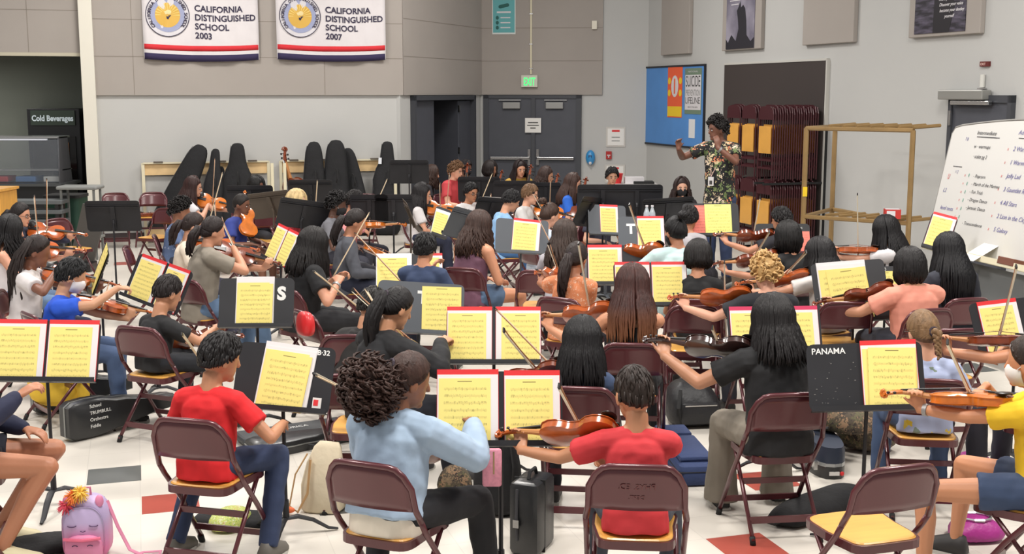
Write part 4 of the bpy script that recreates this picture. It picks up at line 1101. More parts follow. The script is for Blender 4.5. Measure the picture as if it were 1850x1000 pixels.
# ---------------------------------------------------------------- the orchestra
BLK = (26, 23, 24); DBR = (48, 34, 28); BRN = (74, 52, 38)
def denim(k=0): return cloth('denim %d' % k, [(66, 84, 116), (44, 56, 86), (92, 116, 146), (58, 74, 104)][k], .4, .14)
def flower_mat(name, base, cols, scale, thr=.33, blob=False):
    m = bpy.data.materials.new(name); m.use_nodes = True; nt = m.node_tree; b = nt.nodes['Principled BSDF']; b.inputs['Roughness'].default_value = .85
    tc = nt.nodes.new('ShaderNodeTexCoord'); v = nt.nodes.new('ShaderNodeTexVoronoi'); v.inputs['Scale'].default_value = scale
    nz = nt.nodes.new('ShaderNodeTexNoise'); nz.inputs['Scale'].default_value = scale*2.2
    ad = nt.nodes.new('ShaderNodeMix'); ad.data_type = 'RGBA'; ad.inputs[0].default_value = .06 if not blob else .16
    nt.links.new(tc.outputs['Object'], nz.inputs['Vector']); nt.links.new(tc.outputs['Object'], ad.inputs[6]); nt.links.new(nz.outputs['Color'], ad.inputs[7]); nt.links.new(ad.outputs[2], v.inputs['Vector'])
    lt = nt.nodes.new('ShaderNodeMath'); lt.operation = 'LESS_THAN'; lt.inputs[1].default_value = thr; nt.links.new(v.outputs['Distance'], lt.inputs[0])
    sp = nt.nodes.new('ShaderNodeSeparateColor'); nt.links.new(v.outputs['Color'], sp.inputs[0])
    cr = nt.nodes.new('ShaderNodeValToRGB'); cr.color_ramp.interpolation = 'CONSTANT'
    cr.color_ramp.elements[0].color = lin(cols[0])+(1,); cr.color_ramp.elements[1].position = 1/len(cols); cr.color_ramp.elements[1].color = lin(cols[1 % len(cols)])+(1,)
    for i in range(2, len(cols)):
        e = cr.color_ramp.elements.new(i/len(cols)); e.color = lin(cols[i])+(1,)
    nt.links.new(sp.outputs[0], cr.inputs[0])
    mx = nt.nodes.new('ShaderNodeMix'); mx.data_type = 'RGBA'; mx.inputs[6].default_value = lin(base)+(1,)
    nt.links.new(lt.outputs[0], mx.inputs[0]); nt.links.new(cr.outputs[0], mx.inputs[7]); nt.links.new(mx.outputs[2], b.inputs['Base Color'])
    return m
fl_blue = flower_mat('pale blue cloth with yellow flowers', (168, 178, 208), [(214, 184, 60), (168, 178, 208), (120, 134, 120), (222, 196, 80)], 13, .27)
fl_orange = flower_mat('orange cloth with white florets', (208, 128, 86), [(226, 190, 166), (214, 160, 130)], 38, .30)
fl_aloha = flower_mat('black cloth with leaves and blossoms', (30, 30, 32), [(206, 190, 150), (120, 136, 88), (210, 130, 96), (225, 205, 180), (92, 112, 66)], 16, .44, True)
fl_speck = flower_mat('slate cloth with pale flecks', (86, 104, 140), [(190, 200, 220), (86, 104, 140)], 26, .24)
stripe = flower_mat('white knit with grey bands', (214, 210, 210), [(190, 186, 190), (214, 210, 210)], 20, .3)
P = person
# --- front rows
P('student in navy sleeves and sandals', -66, 562, 1.22, 'seated student in navy sleeves with bare legs, cut by the left frame edge', hair=('long', BLK, .25), skin_c=(176, 118, 88), top=('hoodie', (34, 38, 62)), legs=('shorts', (30, 32, 44)), yaw=76, arms='lap', rhand=((.16, .36, .83), (-.2, .8, .5), (-.3, .2, -1), .5), shoes=(205, 196, 160), kn=.45, seat=.43, ankb=.26)
P('boy in the bright red tee', 398, 602, None, 'black-haired boy in a bright red tee seated behind the stand marked B-32', ct=760, hair=('short', BLK, .1), skin_c=(184, 128, 96), top=('tee', (205, 28, 34)), legs=('long', (44, 54, 80), denim(1)), turn=-10, hy_=38, hp=18, lean=10, arms='lap', rhand=((.27, .26, .66), (-.5, .8, -.3), (0, .2, -1), .4), shoes=(96, 92, 86), kn=.38, ankb=.22, splay=.24)
P('student in the light denim jacket', 738, 637, None, 'student with a big curly puff of brown hair in a light denim jacket', ct=838, hair=('puff', (58, 38, 32), .1), skin_c=(140, 92, 68), top=('jacket', (158, 178, 200), cloth('washed denim', (158, 178, 200), .5, .10)), legs=('long', (32, 32, 36)), turn=6, hy_=38, hp=18, lean=14, w=1.06, hem=(226, 216, 200), arms='lap', rhand=((.20, .42, .80), (-.3, .9, .2), (-.4, .2, -1), .5), lhand=((-.06, .36, .70), (.3, .9, .1), (.4, .2, -1), .5), splay=.3)
P('boy in the coral red tee', 1146, 662, None, 'short-haired boy in a faded coral red tee playing, centre of the front row', ct=842, hair=('fade', (42, 32, 28), .1), skin_c=(188, 132, 98), top=('tee', (198, 52, 58)), legs=('long', (70, 74, 84)), turn=-6, hy_=-22, hp=12, lean=8, az=72, el=-9, bt=.36, belev=42, roll=46)
P('student with shoulder-length black hair', 1397, 538, None, 'long black-haired student in a black tee and grey flared trousers, playing', ct=712, hair=('long', BLK, .19), skin_c=(186, 134, 104), top=('tee', (26, 26, 28)), legs=('flare', (128, 120, 108)), turn=-14, hy_=-14, hp=10, az=66, el=2, roll=46, w=1.1, bt=.4, belev=25, vcol=varnish_bk, shoes=(34, 34, 36))
P('girl in the flowered pale blue top', 1668, 560, None, 'girl with a light brown braid and a pale blue top with yellow flowers', ct=688, hair=('braid', (122, 94, 66), .14), skin_c=(214, 160, 132), top=('tee', (168, 178, 208), fl_blue), legs=('long', (70, 84, 110), denim(0)), turn=8, hy_=-22, hp=12, extra=('glasses',), arms='lap', w=1.06, lean=10)
P('student in the yellow tee', 1862, 606, 1.19, 'student in a bright yellow tee, denim shorts and white mask at the right edge', hair=('lowpony', (48, 36, 30), .25), skin_c=(196, 136, 100), top=('tee', (226, 184, 36)), legs=('shorts', (60, 82, 116), denim(3)), yaw=-50, az=8, el=-5, mask=(226, 222, 216), extra=('watch',), w=.98, roll=8, bt=.12, belev=32, vcol=varnish_or, hp=8, kn=.46, splay=.32)
P('player cut by the right frame edge', 1900, 520, 1.2, 'student mostly outside the right frame edge, only arm and violin showing', hair=('long', BLK, .3), skin_c=(200, 140, 106), top=('tee', (200, 190, 190)), legs=('long', (50, 50, 60)), yaw=-38, az=42, el=-2, vcol=varnish_dk, roll=15, bt=.2, belev=55)
# --- second and third rows, right half
P('student in the peach tee', 1645, 452, None, 'broad student with a black bob and a peach tee, playing', ct=560, hair=('bob', (28, 25, 26), .11), skin_c=(196, 140, 110), top=('tee', (222, 146, 126)), legs=('long', (54, 56, 66)), turn=-8, az=56, el=-14, roll=45, w=1.25, vcol=varnish_dk, bt=.5, belev=10)
P('girl with very long black hair', 1715, 425, 1.2, 'student with very long straight black hair behind the peach tee', ct=None, hair=('long', (22, 21, 24), .42), skin_c=(196, 140, 110), top=('tee', (44, 46, 56)), legs=('long', (40, 42, 50)), arms='lap', w=1.0)
P('blond boy in black', 1384, 462, None, 'boy with curly blond hair in a black tee, playing violin', ct=None, hair=('curly', (196, 158, 104), .1), skin_c=(224, 168, 142), top=('tee', (34, 36, 42)), legs=('long', (44, 44, 52)), turn=-10, hy_=-8, az=70, el=-4, bt=.44, belev=62, roll=46, w=1.08)
P('girl with ombre hair', 1143, 483, None, 'student with long brown hair fading lighter and a black strappy top', ct=622, hair=('long', (66, 38, 34), .34, (160, 108, 76)), skin_c=(206, 144, 110), top=('tank', (28, 28, 30)), legs=('long', (34, 34, 38)), turn=-8, az=74, el=-8, belev=62, bt=.2, roll=46, w=1.05)
P('student in dark denim with straight black hair', 1052, 578, None, 'student with straight black hair over a dark denim shirt, playing', ct=702, hair=('long', (22, 20, 22), .24), skin_c=(200, 148, 118), top=('tee', (62, 76, 108), denim(3)), legs=('long', (34, 36, 44)), turn=-8, az=76, el=-14, belev=32, bt=.1, roll=46, vcol=varnish_dk)
P('girl in the orange floral blouse', 1042, 437, None, 'student with a wavy dark ponytail and an orange floral blouse', ct=540, hair=('lowpony', (40, 28, 26), .30), skin_c=(170, 112, 82), top=('tee', (208, 128, 86), fl_orange), legs=('long', (60, 60, 70)), turn=10, hy_=2, az=55, belev=68, bt=.45, roll=46, w=1.05)
P('student with a black bob', 1262, 437, 1.14, 'student with a round black bob and black tee behind two red folders', hair=('bob', (26, 22, 22), .07), skin_c=(204, 146, 114), top=('tee', (26, 26, 28)), legs=('long', (36, 36, 42)), turn=0, arms='lap')
P('girl with a black topknot', 1220, 392, 1.26, 'student with a black topknot, dark mask and mint tee', hair=('bun', (20, 18, 20), .1), skin_c=(180, 124, 94), top=('tee', (188, 212, 212)), legs=('long', (44, 46, 58)), turn=-14, mask=(30, 30, 34), az=60, belev=50, bt=.2, roll=46, hy_=-30)
P('student in the pale grey tee', 1246, 372, 1.16, 'black-haired student in a pale grey tee below the conductor', hair=('short', BLK, .1), skin_c=(184, 124, 92), top=('tee', (168, 164, 168)), legs=('long', (40, 40, 48)), turn=10, az=40, belev=60, bt=.6)
P('girl in the white tee with long black hair', 1482, 433, 1.135, 'student with long straight black hair on a white tee, right of the blond boy', hair=('long', (26, 24, 26), .24), skin_c=(206, 152, 124), top=('tee', (206, 200, 196)), legs=('long', (30, 32, 40)), turn=-30, az=60, el=-6, belev=25, bt=.1, chair_=True)
P('student in black with bobbed hair', 1424, 403, 1.16, 'black-haired student in black behind the blond boy', hair=('bob', (24, 22, 22), .13), skin_c=(190, 134, 106), top=('tee', (24, 24, 26)), legs=('long', (30, 30, 34)), turn=-20, az=66, el=-8, belev=25, bt=.05, vcol=varnish_dk)
P('boy raising his violin hand', 1412, 374, 1.17, 'short black-haired student with raised left hand beside the chair rack', hair=('short', BLK, .1), skin_c=(190, 134, 106), top=('tee', (36, 34, 40)), legs=('long', (30, 30, 34)), turn=-14, az=66, el=2, belev=62, bt=.3, vcol=varnish_dk, hy_=-20)
P('girl by the brass rack', 1600, 393, 1.16, 'student with long straight black hair playing in front of the brass rack', hair=('long', (22, 20, 22), .34), skin_c=(200, 148, 122), top=('tee', (200, 196, 198)), legs=('long', (34, 34, 44)), yaw=-66, az=0, el=-2, hy_=10, roll=15, belev=70, bt=.2, chair_=True)
# --- middle
P('girl with a high black ponytail', 716, 518, 1.17, 'student with a high black ponytail and black jacket, facing right', hair=('pony', (24, 21, 22), .38), skin_c=(196, 142, 108), top=('jacket', (30, 30, 33)), legs=('long', (36, 38, 48)), yaw=48, hy_=6, hp=26, lean=14, az=4, el=-32, roll=40, vcol=varnish_dk, belev=25, bt=.1, rhand=((.12, .40, .84), (-.2, .9, .2), (-.3, 0, -1), .7), chair_=False)
P('small student with tousled black hair', 672, 520, 1.04, 'small student in black with tousled black hair, mostly hidden', hair=('short', (30, 27, 26), .1), skin_c=(186, 134, 104), top=('jacket', (40, 38, 38)), legs=('long', (36, 38, 48)), yaw=30, arms='lap', lean=16, hp=30, k=.8, chair_=False)
P('boy with a straight black nape', 768, 421, 1.16, 'student with a neat black nape and navy tee behind a grey stand', hair=('short', (22, 20, 22), .1), skin_c=(200, 140, 108), top=('tee', (52, 66, 96)), legs=('long', (36, 40, 56)), turn=-28, arms='lap', hy_=10, lhand=((.02, .3, .86), (.3, .6, .6), (.6, .1, -.3), .6))
P('girl in the plum tank top', 866, 384, None, 'student with long wavy brown hair, plum tank top and denim shorts', ct=484, hair=('wavy', (62, 44, 38), .26), skin_c=(204, 144, 112), top=('tank', (112, 76, 94)), legs=('shorts', (78, 98, 130), denim(2)), yaw=42, cyaw=20, hy_=4, hp=14, arms='lap', w=1.12, lean=12, kn=.46, splay=.2)
P('girl in grey with long brown waves', 1020, 401, 1.17, 'student with very long wavy brown hair and grey top left of the red folders', hair=('wavy', (58, 44, 38), .34), skin_c=(200, 146, 116), top=('tee', (168, 164, 170)), legs=('long', (50, 52, 60)), yaw=10, arms='lap', chair_=False)
P('boy in the light blue tee', 924, 343, 1.18, 'black-haired student in a light blue tee looking down right', hair=('short', (22, 20, 22), .1), skin_c=(206, 152, 122), top=('tee', (142, 184, 226)), legs=('long', (70, 110, 160)), yaw=72, hp=30, arms='lap', lean=12, face=1)
P('girl with a brown bun', 994, 367, 1.16, 'student with brown hair pinned in a bun, facing right behind a tilted stand', hair=('bun', (64, 46, 38), .1), skin_c=(214, 160, 134), top=('tee', (190, 200, 215)), legs=('long', (60, 60, 70)), yaw=62, az=50, belev=60, bt=.3, hp=16)
P('boy with glasses and a golden violin', 958, 333, 1.17, 'student with light brown hair, glasses and white tee, playing a golden violin', hair=('short', (112, 84, 60), .1), skin_c=(222, 168, 140), top=('tee', (216, 214, 212)), legs=('long', (60, 60, 70)), yaw=112, az=10, el=-14, roll=50, belev=80, bt=.35, extra=('glasses',), face=1, vcol=varnish_or)
P('girl in the striped white tee', 764, 333, None, 'student with long black hair and a striped white tee, playing to the right', ct=None, hair=('long', (26, 22, 24), .26), skin_c=(206, 150, 122), top=('tee', (214, 210, 210), stripe), legs=('long', (36, 40, 60)), yaw=84, hy_=0, az=0, el=-8, roll=45, belev=72, bt=.4, face=1, vcol=varnish_or, w=1.08)
P('boy with curly brown hair', 824, 294, 1.24, 'curly brown-haired boy in a coral shirt facing the conductor', hair=('curly', (112, 82, 58), .1), skin_c=(220, 164, 138), top=('tee', (190, 64, 70)), legs=('long', (50, 50, 60)), yaw=118, arms='lap', face=1, w=1.1, lhand=((-.02, .32, .86), (.5, .7, .2), (.3, 0, -1), .5))
P('boy with glasses and parted black hair', 851, 330, 1.14, 'student with glasses and parted black hair in a white shirt', hair=('short', (24, 22, 24), .1), skin_c=(176, 122, 92), top=('tee', (222, 220, 220)), legs=('long', (50, 50, 60)), yaw=140, arms='play', az=60, el=-20, extra=('glasses',), face=1, belev=60, bt=.5)
P('girl with curly dark waves', 781, 300, 1.16, 'student with curly dark brown waves behind the striped white tee', hair=('wavy', (58, 42, 36), .2), skin_c=(208, 156, 130), top=('tee', (40, 40, 46)), legs=('long', (50, 50, 60)), yaw=88, arms='lap')
# --- left block
P('boy in the royal blue tee', 128, 467, None, 'masked boy in a royal blue tee and jeans playing at the left', ct=564, hair=('short', (20, 20, 22), .1), skin_c=(196, 146, 114), top=('tee', (36, 84, 200)), legs=('long', (62, 78, 116), denim(0)), yaw=78, hy_=-4, hp=20, mask=(214, 212, 214), az=2, el=-16, roll=5, lean=10, w=1.05, kn=.46, belev=5, bt=.25, rhand=((.10, .44, .93), (-.3, .9, -.1), (-.2, 0, -1), .8), cyaw=50)
P('boy in the black tee at left', 302, 497, None, 'short-haired boy in a black tee seated right of the black violin case', ct=590, hair=('fade', (34, 28, 28), .1), skin_c=(192, 138, 106), top=('tee', (32, 32, 34)), legs=('long', (34, 36, 42)), yaw=44, hp=22, lean=10, arms='lap', cyaw=24, rhand=((.14, .38, .70), (-.4, .9, .1), (-.3, 0, -1), .7))
P('girl with long thin braids', 66, 425, 1.19, 'student with long thin dark braids in a white shirt, far left', hair=('braids', (38, 28, 26), .42), skin_c=(124, 80, 62), top=('tee', (214, 208, 208)), legs=('long', (40, 46, 66)), yaw=80, az=0, el=-14, roll=20, hp=18, belev=5, bt=.2)
P('student in a cold-shoulder top', 18, 392, 1.2, 'student with dark wavy hair and cut-out white sleeves at the left frame edge', hair=('wavy', (26, 24, 26), .24), skin_c=(206, 150, 124), top=('tank', (214, 210, 214)), legs=('long', (86, 108, 142), denim(2)), yaw=72, az=10, el=-6, belev=72, bt=.25)
P('student with round glasses', 36, 366, 1.17, 'student in profile with glasses and pulled-back dark hair, far left', hair=('lowpony', (30, 24, 24), .2), skin_c=(206, 148, 120), top=('long', (44, 46, 66)), legs=('long', (40, 44, 60)), yaw=96, az=10, el=-6, extra=('glasses',), face=1, belev=80, bt=.2, cyaw=105)
P('girl in the olive tee', 384, 391, None, 'student with a long braided ponytail and an olive grey tee, playing', ct=503, hair=('lowpony', (36, 26, 26), .22), skin_c=(206, 148, 118), top=('tee', (138, 130, 118)), legs=('long', (76, 104, 152), denim(2)), yaw=62, cyaw=34, hy_=0, hp=14, az=-4, el=-16, roll=45, lean=9, w=1.05, belev=20, bt=.05, vcol=varnish_dk)
P('girl in the cream tee', 349, 384, 1.17, 'student in a cream tee with a dark low ponytail, beside the olive tee', hair=('lowpony', (40, 28, 26), .2), skin_c=(208, 154, 126), top=('tee', (222, 208, 190)), legs=('long', (60, 60, 76)), yaw=74, az=0, el=-10, roll=40, hp=16, belev=60, bt=.3)
P('student in the speckled blue shirt', 326, 359, 1.15, 'student with black curls and a speckled slate blue shirt', hair=('curly', (24, 20, 20), .1), skin_c=(150, 102, 78), top=('tee', (86, 104, 140), fl_speck), legs=('long', (50, 54, 70)), yaw=76, arms='lap')
P('girl with the raised glossy violin', 350, 321, 1.19, 'long brown-haired student playing a glossy violin near the wall cases', hair=('long', (54, 34, 32), .3), skin_c=(208, 154, 128), top=('tee', (206, 204, 208)), legs=('long', (50, 54, 70)), yaw=86, az=0, el=-12, roll=50, face=1, vcol=varnish_or, belev=62, bt=.12)
P('boy in the indigo tee', 436, 350, 1.15, 'short-haired boy in an indigo tee resting a violin on his lap', hair=('buzz', (30, 24, 22), .1), skin_c=(112, 72, 54), top=('tee', (52, 66, 140)), legs=('shorts', (44, 42, 70)), yaw=104, face=1, arms='lap', cyaw=100, w=1.08, kn=.44)
P('student hidden by a black stand', 463, 320, 1.19, 'student of whom only black hair shows above a black stand', hair=('bob', (22, 20, 20), .08), skin_c=(110, 72, 56), top=('tee', (30, 30, 34)), legs=('long', (40, 40, 46)), yaw=120, arms='lap')
P('girl with blond hair', 536, 345, 1.17, 'student with long pale blond hair seated between black stands', hair=('long', (206, 180, 132), .24), skin_c=(226, 176, 150), top=('tee', (170, 50, 60)), legs=('long', (50, 50, 66)), yaw=100, cyaw=80, arms='lap')
P('girl in black with a plain bow', 566, 415, 1.2, 'student with long straight black hair in loose black clothes, bow hanging', hair=('long', (26, 22, 22), .22), skin_c=(204, 146, 118), top=('tee', (24, 24, 27)), legs=('long', (30, 30, 34)), yaw=58, cyaw=40, hp=14, arms='lap', w=1.12, extra=('wristband',), rhand=((.20, .22, .80), (-.5, .5, .6), (-.5, .3, -.3), .9), lhand=((.02, .3, .82), (.4, .6, .3), (.5, 0, -.4), .8))
P('masked student with piled curls', 609, 350, 1.18, 'masked student with piled black curls and a grey tee', hair=('curly', (22, 19, 20), .1), skin_c=(92, 62, 50), top=('tee', (112, 112, 118)), legs=('long', (50, 50, 60)), yaw=92, mask=(28, 28, 32), arms='lap')
P('student in the charcoal long sleeves', 642, 377, 1.2, 'student with a dark ponytail in a charcoal long-sleeved top', hair=('lowpony', (34, 27, 26), .26), skin_c=(186, 130, 100), top=('long', (78, 80, 88)), legs=('long', (30, 34, 52)), yaw=78, hp=20, arms='lap', mask=None)
P('violinist in rosy sleeves', 641, 344, 1.16, 'student in rosy sleeves raising a reddish violin behind the charcoal top', hair=('short', (30, 26, 26), .1), skin_c=(206, 150, 124), top=('long', (214, 140, 140)), legs=('long', (50, 50, 60)), yaw=96, az=0, el=-4, roll=40, belev=30, bt=.4, cyaw=90)
# --- low strings by the doors
P('girl in the mustard top', 940, 291, 1.24, 'student with long dark hair and a mustard top in front of the double doors', hair=('long', (34, 24, 24), .3), skin_c=(208, 152, 122), top=('tee', (176, 140, 60)), legs=('long', (50, 50, 60)), yaw=160, face=1, arms='lap', chair_=True)
P('cellist in a dark mask', 842, 289, 1.22, 'student in a dark mask behind a scroll by the open door', hair=('short', (28, 22, 24), .1), skin_c=(120, 80, 62), top=('tee', (40, 40, 50)), legs=('long', (50, 50, 60)), yaw=128, mask=(34, 34, 46), arms='lap', face=1)
P('cellist hidden by his scroll', 886, 292, 1.2, 'dark-haired student hidden behind a scroll left of the double doors', hair=('bob', (34, 27, 26), .1), skin_c=(150, 104, 80), top=('tee', (40, 40, 46)), legs=('long', (50, 50, 60)), yaw=120, arms='lap')
P('cellist with brown curls', 988, 303, 1.2, 'student with dark brown curls half hidden before the double doors', hair=('wavy', (58, 42, 38), .14), skin_c=(190, 140, 112), top=('tee', (44, 36, 40)), legs=('long', (50, 50, 60)), yaw=110, arms='lap', face=1)
P('cellist in the bright blue tee', 1037, 315, 1.22, 'student with long brown hair and bright blue tee beside an upright scroll', hair=('long', (66, 46, 40), .26), skin_c=(214, 160, 134), top=('tee', (44, 104, 206)), legs=('long', (50, 50, 60)), yaw=100, face=1, arms='lap')
P('boy with a black mop of hair', 1106, 303, 1.2, 'student with a black mop of hair facing out, below the fire alarm', hair=('messy', (24, 22, 24), .1), skin_c=(206, 154, 126), top=('tee', (50, 50, 60)), legs=('long', (50, 50, 60)), yaw=172, face=1, arms='lap')
P('ginger-haired student', 1092, 346, 1.15, 'student of whom only ginger hair shows above a black stand', hair=('bob', (166, 98, 56), .06), skin_c=(222, 168, 140), top=('tee', (60, 60, 76)), legs=('long', (50, 50, 60)), yaw=150, arms='lap')
P('girl in a black mask', 1232, 322, 1.18, 'student with dark wavy hair and a black mask at the conductor\'s elbow', hair=('wavy', (46, 32, 30), .2), skin_c=(216, 164, 138), top=('tee', (44, 40, 46)), legs=('long', (50, 50, 60)), yaw=178, face=1, mask=(26, 26, 30), arms='lap', hp=4)
# conductor on a podium
PODZ = .22
COND = P('conductor', 1296, 213, 1.76, 'conductor in a black tropical print shirt and jeans, arms raised on a low podium', hair=('curly', (24, 20, 20), .1), skin_c=(116, 76, 60), top=('tee', (30, 30, 32), fl_aloha), legs=('long', (36, 48, 78), denim(1)), yaw=-148, hy_=40, standing=True, floor=PODZ, face=1, w=1.08, tall=1.0, k=1.0, lean=3, hp=8, extra=('watch',),
  rhand=((.34, .33, 1.44), (.02, .05, 1), (-.5, .4, 0), .6), lhand=((-.10, .33, 1.46), (.15, -.05, 1), (.5, -.5, 0), .35), shoes=(40, 30, 30), arms='lap', splay=.1)
cx, cy = COND['loc'].x, COND['loc'].y
W = COND['W']
t = tag(obj('podium', M().box((0, 0, PODZ/2-.012), (1.0, .85, PODZ-.025), bev=.01), mat('dark carpet', (52, 48, 50), .95, bump=.4, bscale=300), mx=frame((cx, cy, 0), -17)), 'low dark carpeted podium under the conductor', 'podium')
obj('podium_edge', M().box((0, 0, PODZ-.014), (1.02, .87, .026)), chrome, t)
bd = thing('name_badge', 'white name badge on a lanyard hanging from the conductor\'s neck', 'badge', W)
c0 = V((.04, .155, 1.10))
obj('card', M().box(c0, (.062, .006, .095)), mat('badge white', (215, 212, 212), .5), bd)
obj('badge_photo', M().box(c0+V((0, .004, -.012)), (.03, .003, .04)), mat('ink', (70, 68, 68), .8), bd)
obj('lanyard', M().tube([V((-.06, .0, 1.46)), V((-.035, .12, 1.32)), c0+V((0, 0, .05))], .004, 5).tube([V((.07, .0, 1.46)), V((.06, .12, 1.32)), c0+V((0, 0, .05))], .004, 5), mat('lanyard cloth', (200, 170, 160), .8), bd)
# instruments resting in laps / upright scrolls of the low strings
def rest_violin(key, mx, label, vm=None, wb=None): violin(PEOPLE[key]['W'] @ mx, label, vm or varnish)
rest_violin('boy in the indigo tee', basis((.10, .22, .70), (.6, -.5, .2), (-.5, .1, .25)), 'small violin held against the lap of the boy in the indigo tee', varnish_or)
rest_violin('student in the charcoal long sleeves', basis((-.06, .20, .86), (1, 0, .2), (.15, .8, -.35)), 'orange violin under the chin of the student in charcoal sleeves', varnish_or)
rest_violin('masked student with piled curls', basis((-.05, .26, .86), (1, .1, .3), (.3, .8, .1)), 'glossy violin held by the masked student with piled curls', varnish_or)
rest_violin('boy in the black tee at left', basis((-.12, .20, .62), (.5, .1, .8), (.1, 1, .1)), 'violin laid on the lap of the boy in the black tee at left', varnish_dk)
rest_violin('student in the light denim jacket', basis((-.10, .22, .74), (.4, .1, .85), (.3, .9, -.15)), 'violin held low by the student in the denim jacket', varnish_dk)
def free_bow(px0, py0, px1, py1, Y, dY, label, light=False):
    a = atY(px0, py0, Y); b_ = atY(px1, py1, Y+dY); a = b_-(b_-a).normalized()*.70; bow(basis(a, (b_-a).cross(V((0, -1, 0))), (b_-a)), label, light)
free_bow(656, 722, 566, 676, 5.25, -.1, 'bow sticking out left of the curly-haired student in denim', True)
free_bow(368, 662, 328, 604, 7.4, -.2, 'bow rising beside the boy in the black tee at left', True)
free_bow(648, 556, 566, 490, 9.2, -.3, 'pale bow held low by the student in loose black clothes', True)
free_bow(606, 492, 668, 382, 10.6, .3, 'nearly upright bow in front of the charcoal sleeves', True)
free_bow(385, 372, 402, 310, 15, .2, 'bow rising over the black bags from the glossy violin', True)
free_bow(735, 520, 640, 420, 9.9, .3, 'bow slanting behind the boy with the black nape')
free_bow(1003, 668, 893, 556, 6.4, .2, 'dark bow crossing the right red folder of the middle stand')
free_bow(672, 385, 700, 322, 13.5, .3, 'bow standing out against the black cabinets', True)
free_bow(806, 385, 812, 312, 14.4, .2, 'upright bow before the curly-haired boy in coral')
free_bow(868, 366, 890, 312, 14.9, .3, 'bow rising at the right of the boy with parted hair', True)
free_bow(1010, 470, 965, 380, 10.8, .5, 'bow crossing right of the grey stand with a red-edged folder')
free_bow(570, 367, 573, 324, 13.55, .0, 'bow upright behind the blond student', True)
free_bow(700, 592, 658, 520, 6.9, .2, 'double-edged bow above the small black-clad student', True)
def cello_for(key, px, py, label, Yoff=-.25, lean=.0):
    inf = PEOPLE[key]; Yc = inf['loc'].y+Yoff; top = atY(px, py, Yc)       # scroll centre
    foot = V((inf['loc'].x+.05, Yc-.35, .28)); d = (top-foot).normalized()
    sc_ = (top-foot).length/.585
    m = basis(foot, V((1, 0, 0))-d*d.x, d) ; m = m @ Matrix.Diagonal((sc_*1.02, sc_, sc_*1.4, 1)); m = m @ Matrix.Rotation(0, 4, 'Y')
    violin(m, label, varnish_dk, 'cello', True)
cello_for('cellist in a dark mask', 845, 293, 'cello whose scroll rises by the open door')
cello_for('cellist hidden by his scroll', 908, 306, 'cello with a pale-lit scroll left of the mustard top')
cello_for('girl in the mustard top', 960, 296, 'dark cello held by the student in the mustard top', -.3)
cello_for('cellist with brown curls', 1009, 312, 'cello held by the student with brown curls')
cello_for('cellist in the bright blue tee', 1060, 318, 'cello with a scroll beside the bright blue tee', -.1)
# ---------------------------------------------------------------- music stands and what lies on them
def S(px, py, z, yaw, label, items=(), tilt=22, roll=0, mt=None, dw=DW, dh=DH, base=True):
    p = at(px, py, z); t, D = stand((p.x, p.y), yaw, z, label, tilt, mt, dw, dh, roll, base)
    for it in items:
        u, kind, lab = it[0], it[1], it[2]; kw = it[3] if len(it) > 3 else {}
        kw = dict(kw); v = kw.pop('v', .004)
        folder(D, u, v, lab, kind, **kw)
    return t, D
F = 'red folder with yellow music, '
def mark(t, D, s, u, v, size, mt=white_paint, **k):
    lettering(s, size, mt, t, t.matrix_world.inverted() @ D @ Matrix.Translation((u, v, .0045)), **k)
bpy.context.view_layer.update()
S(80, 690, .72, 6, 'black music stand with two red folders at the left frame edge', [(-.14, 'red', F+'nearest the left frame edge'), (.135, 'red', F+'second from the left frame edge')], roll=-2)
t, D = S(505, 742, .68, -6, 'worn black music stand marked B-32 in front of the bright red tee', [(.0, 'white', 'thick white songbook under yellow music on the B-32 stand', dict(w=.27, h=.335, rot=-4, off=.006)), (-.005, 'sheet', 'yellow music page on top of the songbook on the B-32 stand', dict(w=.235, h=.285, rot=-5, off=.014))], roll=-3, dw=.50)
bpy.context.view_layer.update()
mark(t, D, 'B·32', .155, DH-.04, .036, bold=.0008); 
obj('sticker', M().box((.185, .05, .006), (.045, .06, .002)), mat('sticker white', (215, 212, 208), .6), t, mx=t.matrix_world.inverted() @ D)
obj('sticker_print', M().box((.180, .055, .0075), (.024, .03, .001)), red_card, t, mx=t.matrix_world.inverted() @ D)
t, D = S(462, 592, .72, 2, 'black music stand lettered S near the olive tee', [(-.01, 'white', 'white songbook under yellow music on the S stand', dict(w=.25, h=.34, off=.006)), (-.01, 'sheet', 'yellow music page on the S stand', dict(w=.235, h=.29, off=.013))], roll=0, dw=.49)
bpy.context.view_layer.update(); mark(t, D, 'S', .135, .19, .12, bold=.006)
t, D = S(757, 603, .74, 8, 'slate grey music stand slanting behind the high ponytail', [(.14, 'sheet', 'yellow music page on the slanting slate grey stand', dict(w=.25, h=.31, page=page_y, rot=2))], roll=-5, mt=grey_steel)
bpy.context.view_layer.update(); mark(t, D, 'T', -.02, .2, .11, bold=.005)
S(892, 658, .70, 0, 'black music stand with two red folders in the picture centre', [(-.141, 'red', F+'left one on the stand in the picture centre'), (.141, 'red', F+'right one on the stand in the picture centre', dict(flip=-1))])
S(905, 806, .70, 1, 'black music stand with two red folders between the front two players', [(-.147, 'red', F+'left one between the front two players', dict(w=.275, h=.34)), (.14, 'red', F+'right one between the front two players', dict(w=.25))])
S(1404, 657, .70, 4, 'black music stand with magenta-topped folders ahead of the shoulder-length hair', [(-.13, 'magenta', 'magenta-topped folder with yellow music, left of the shoulder-length hair'), (.13, 'magenta', 'magenta-topped folder with yellow music, right of the shoulder-length hair')])
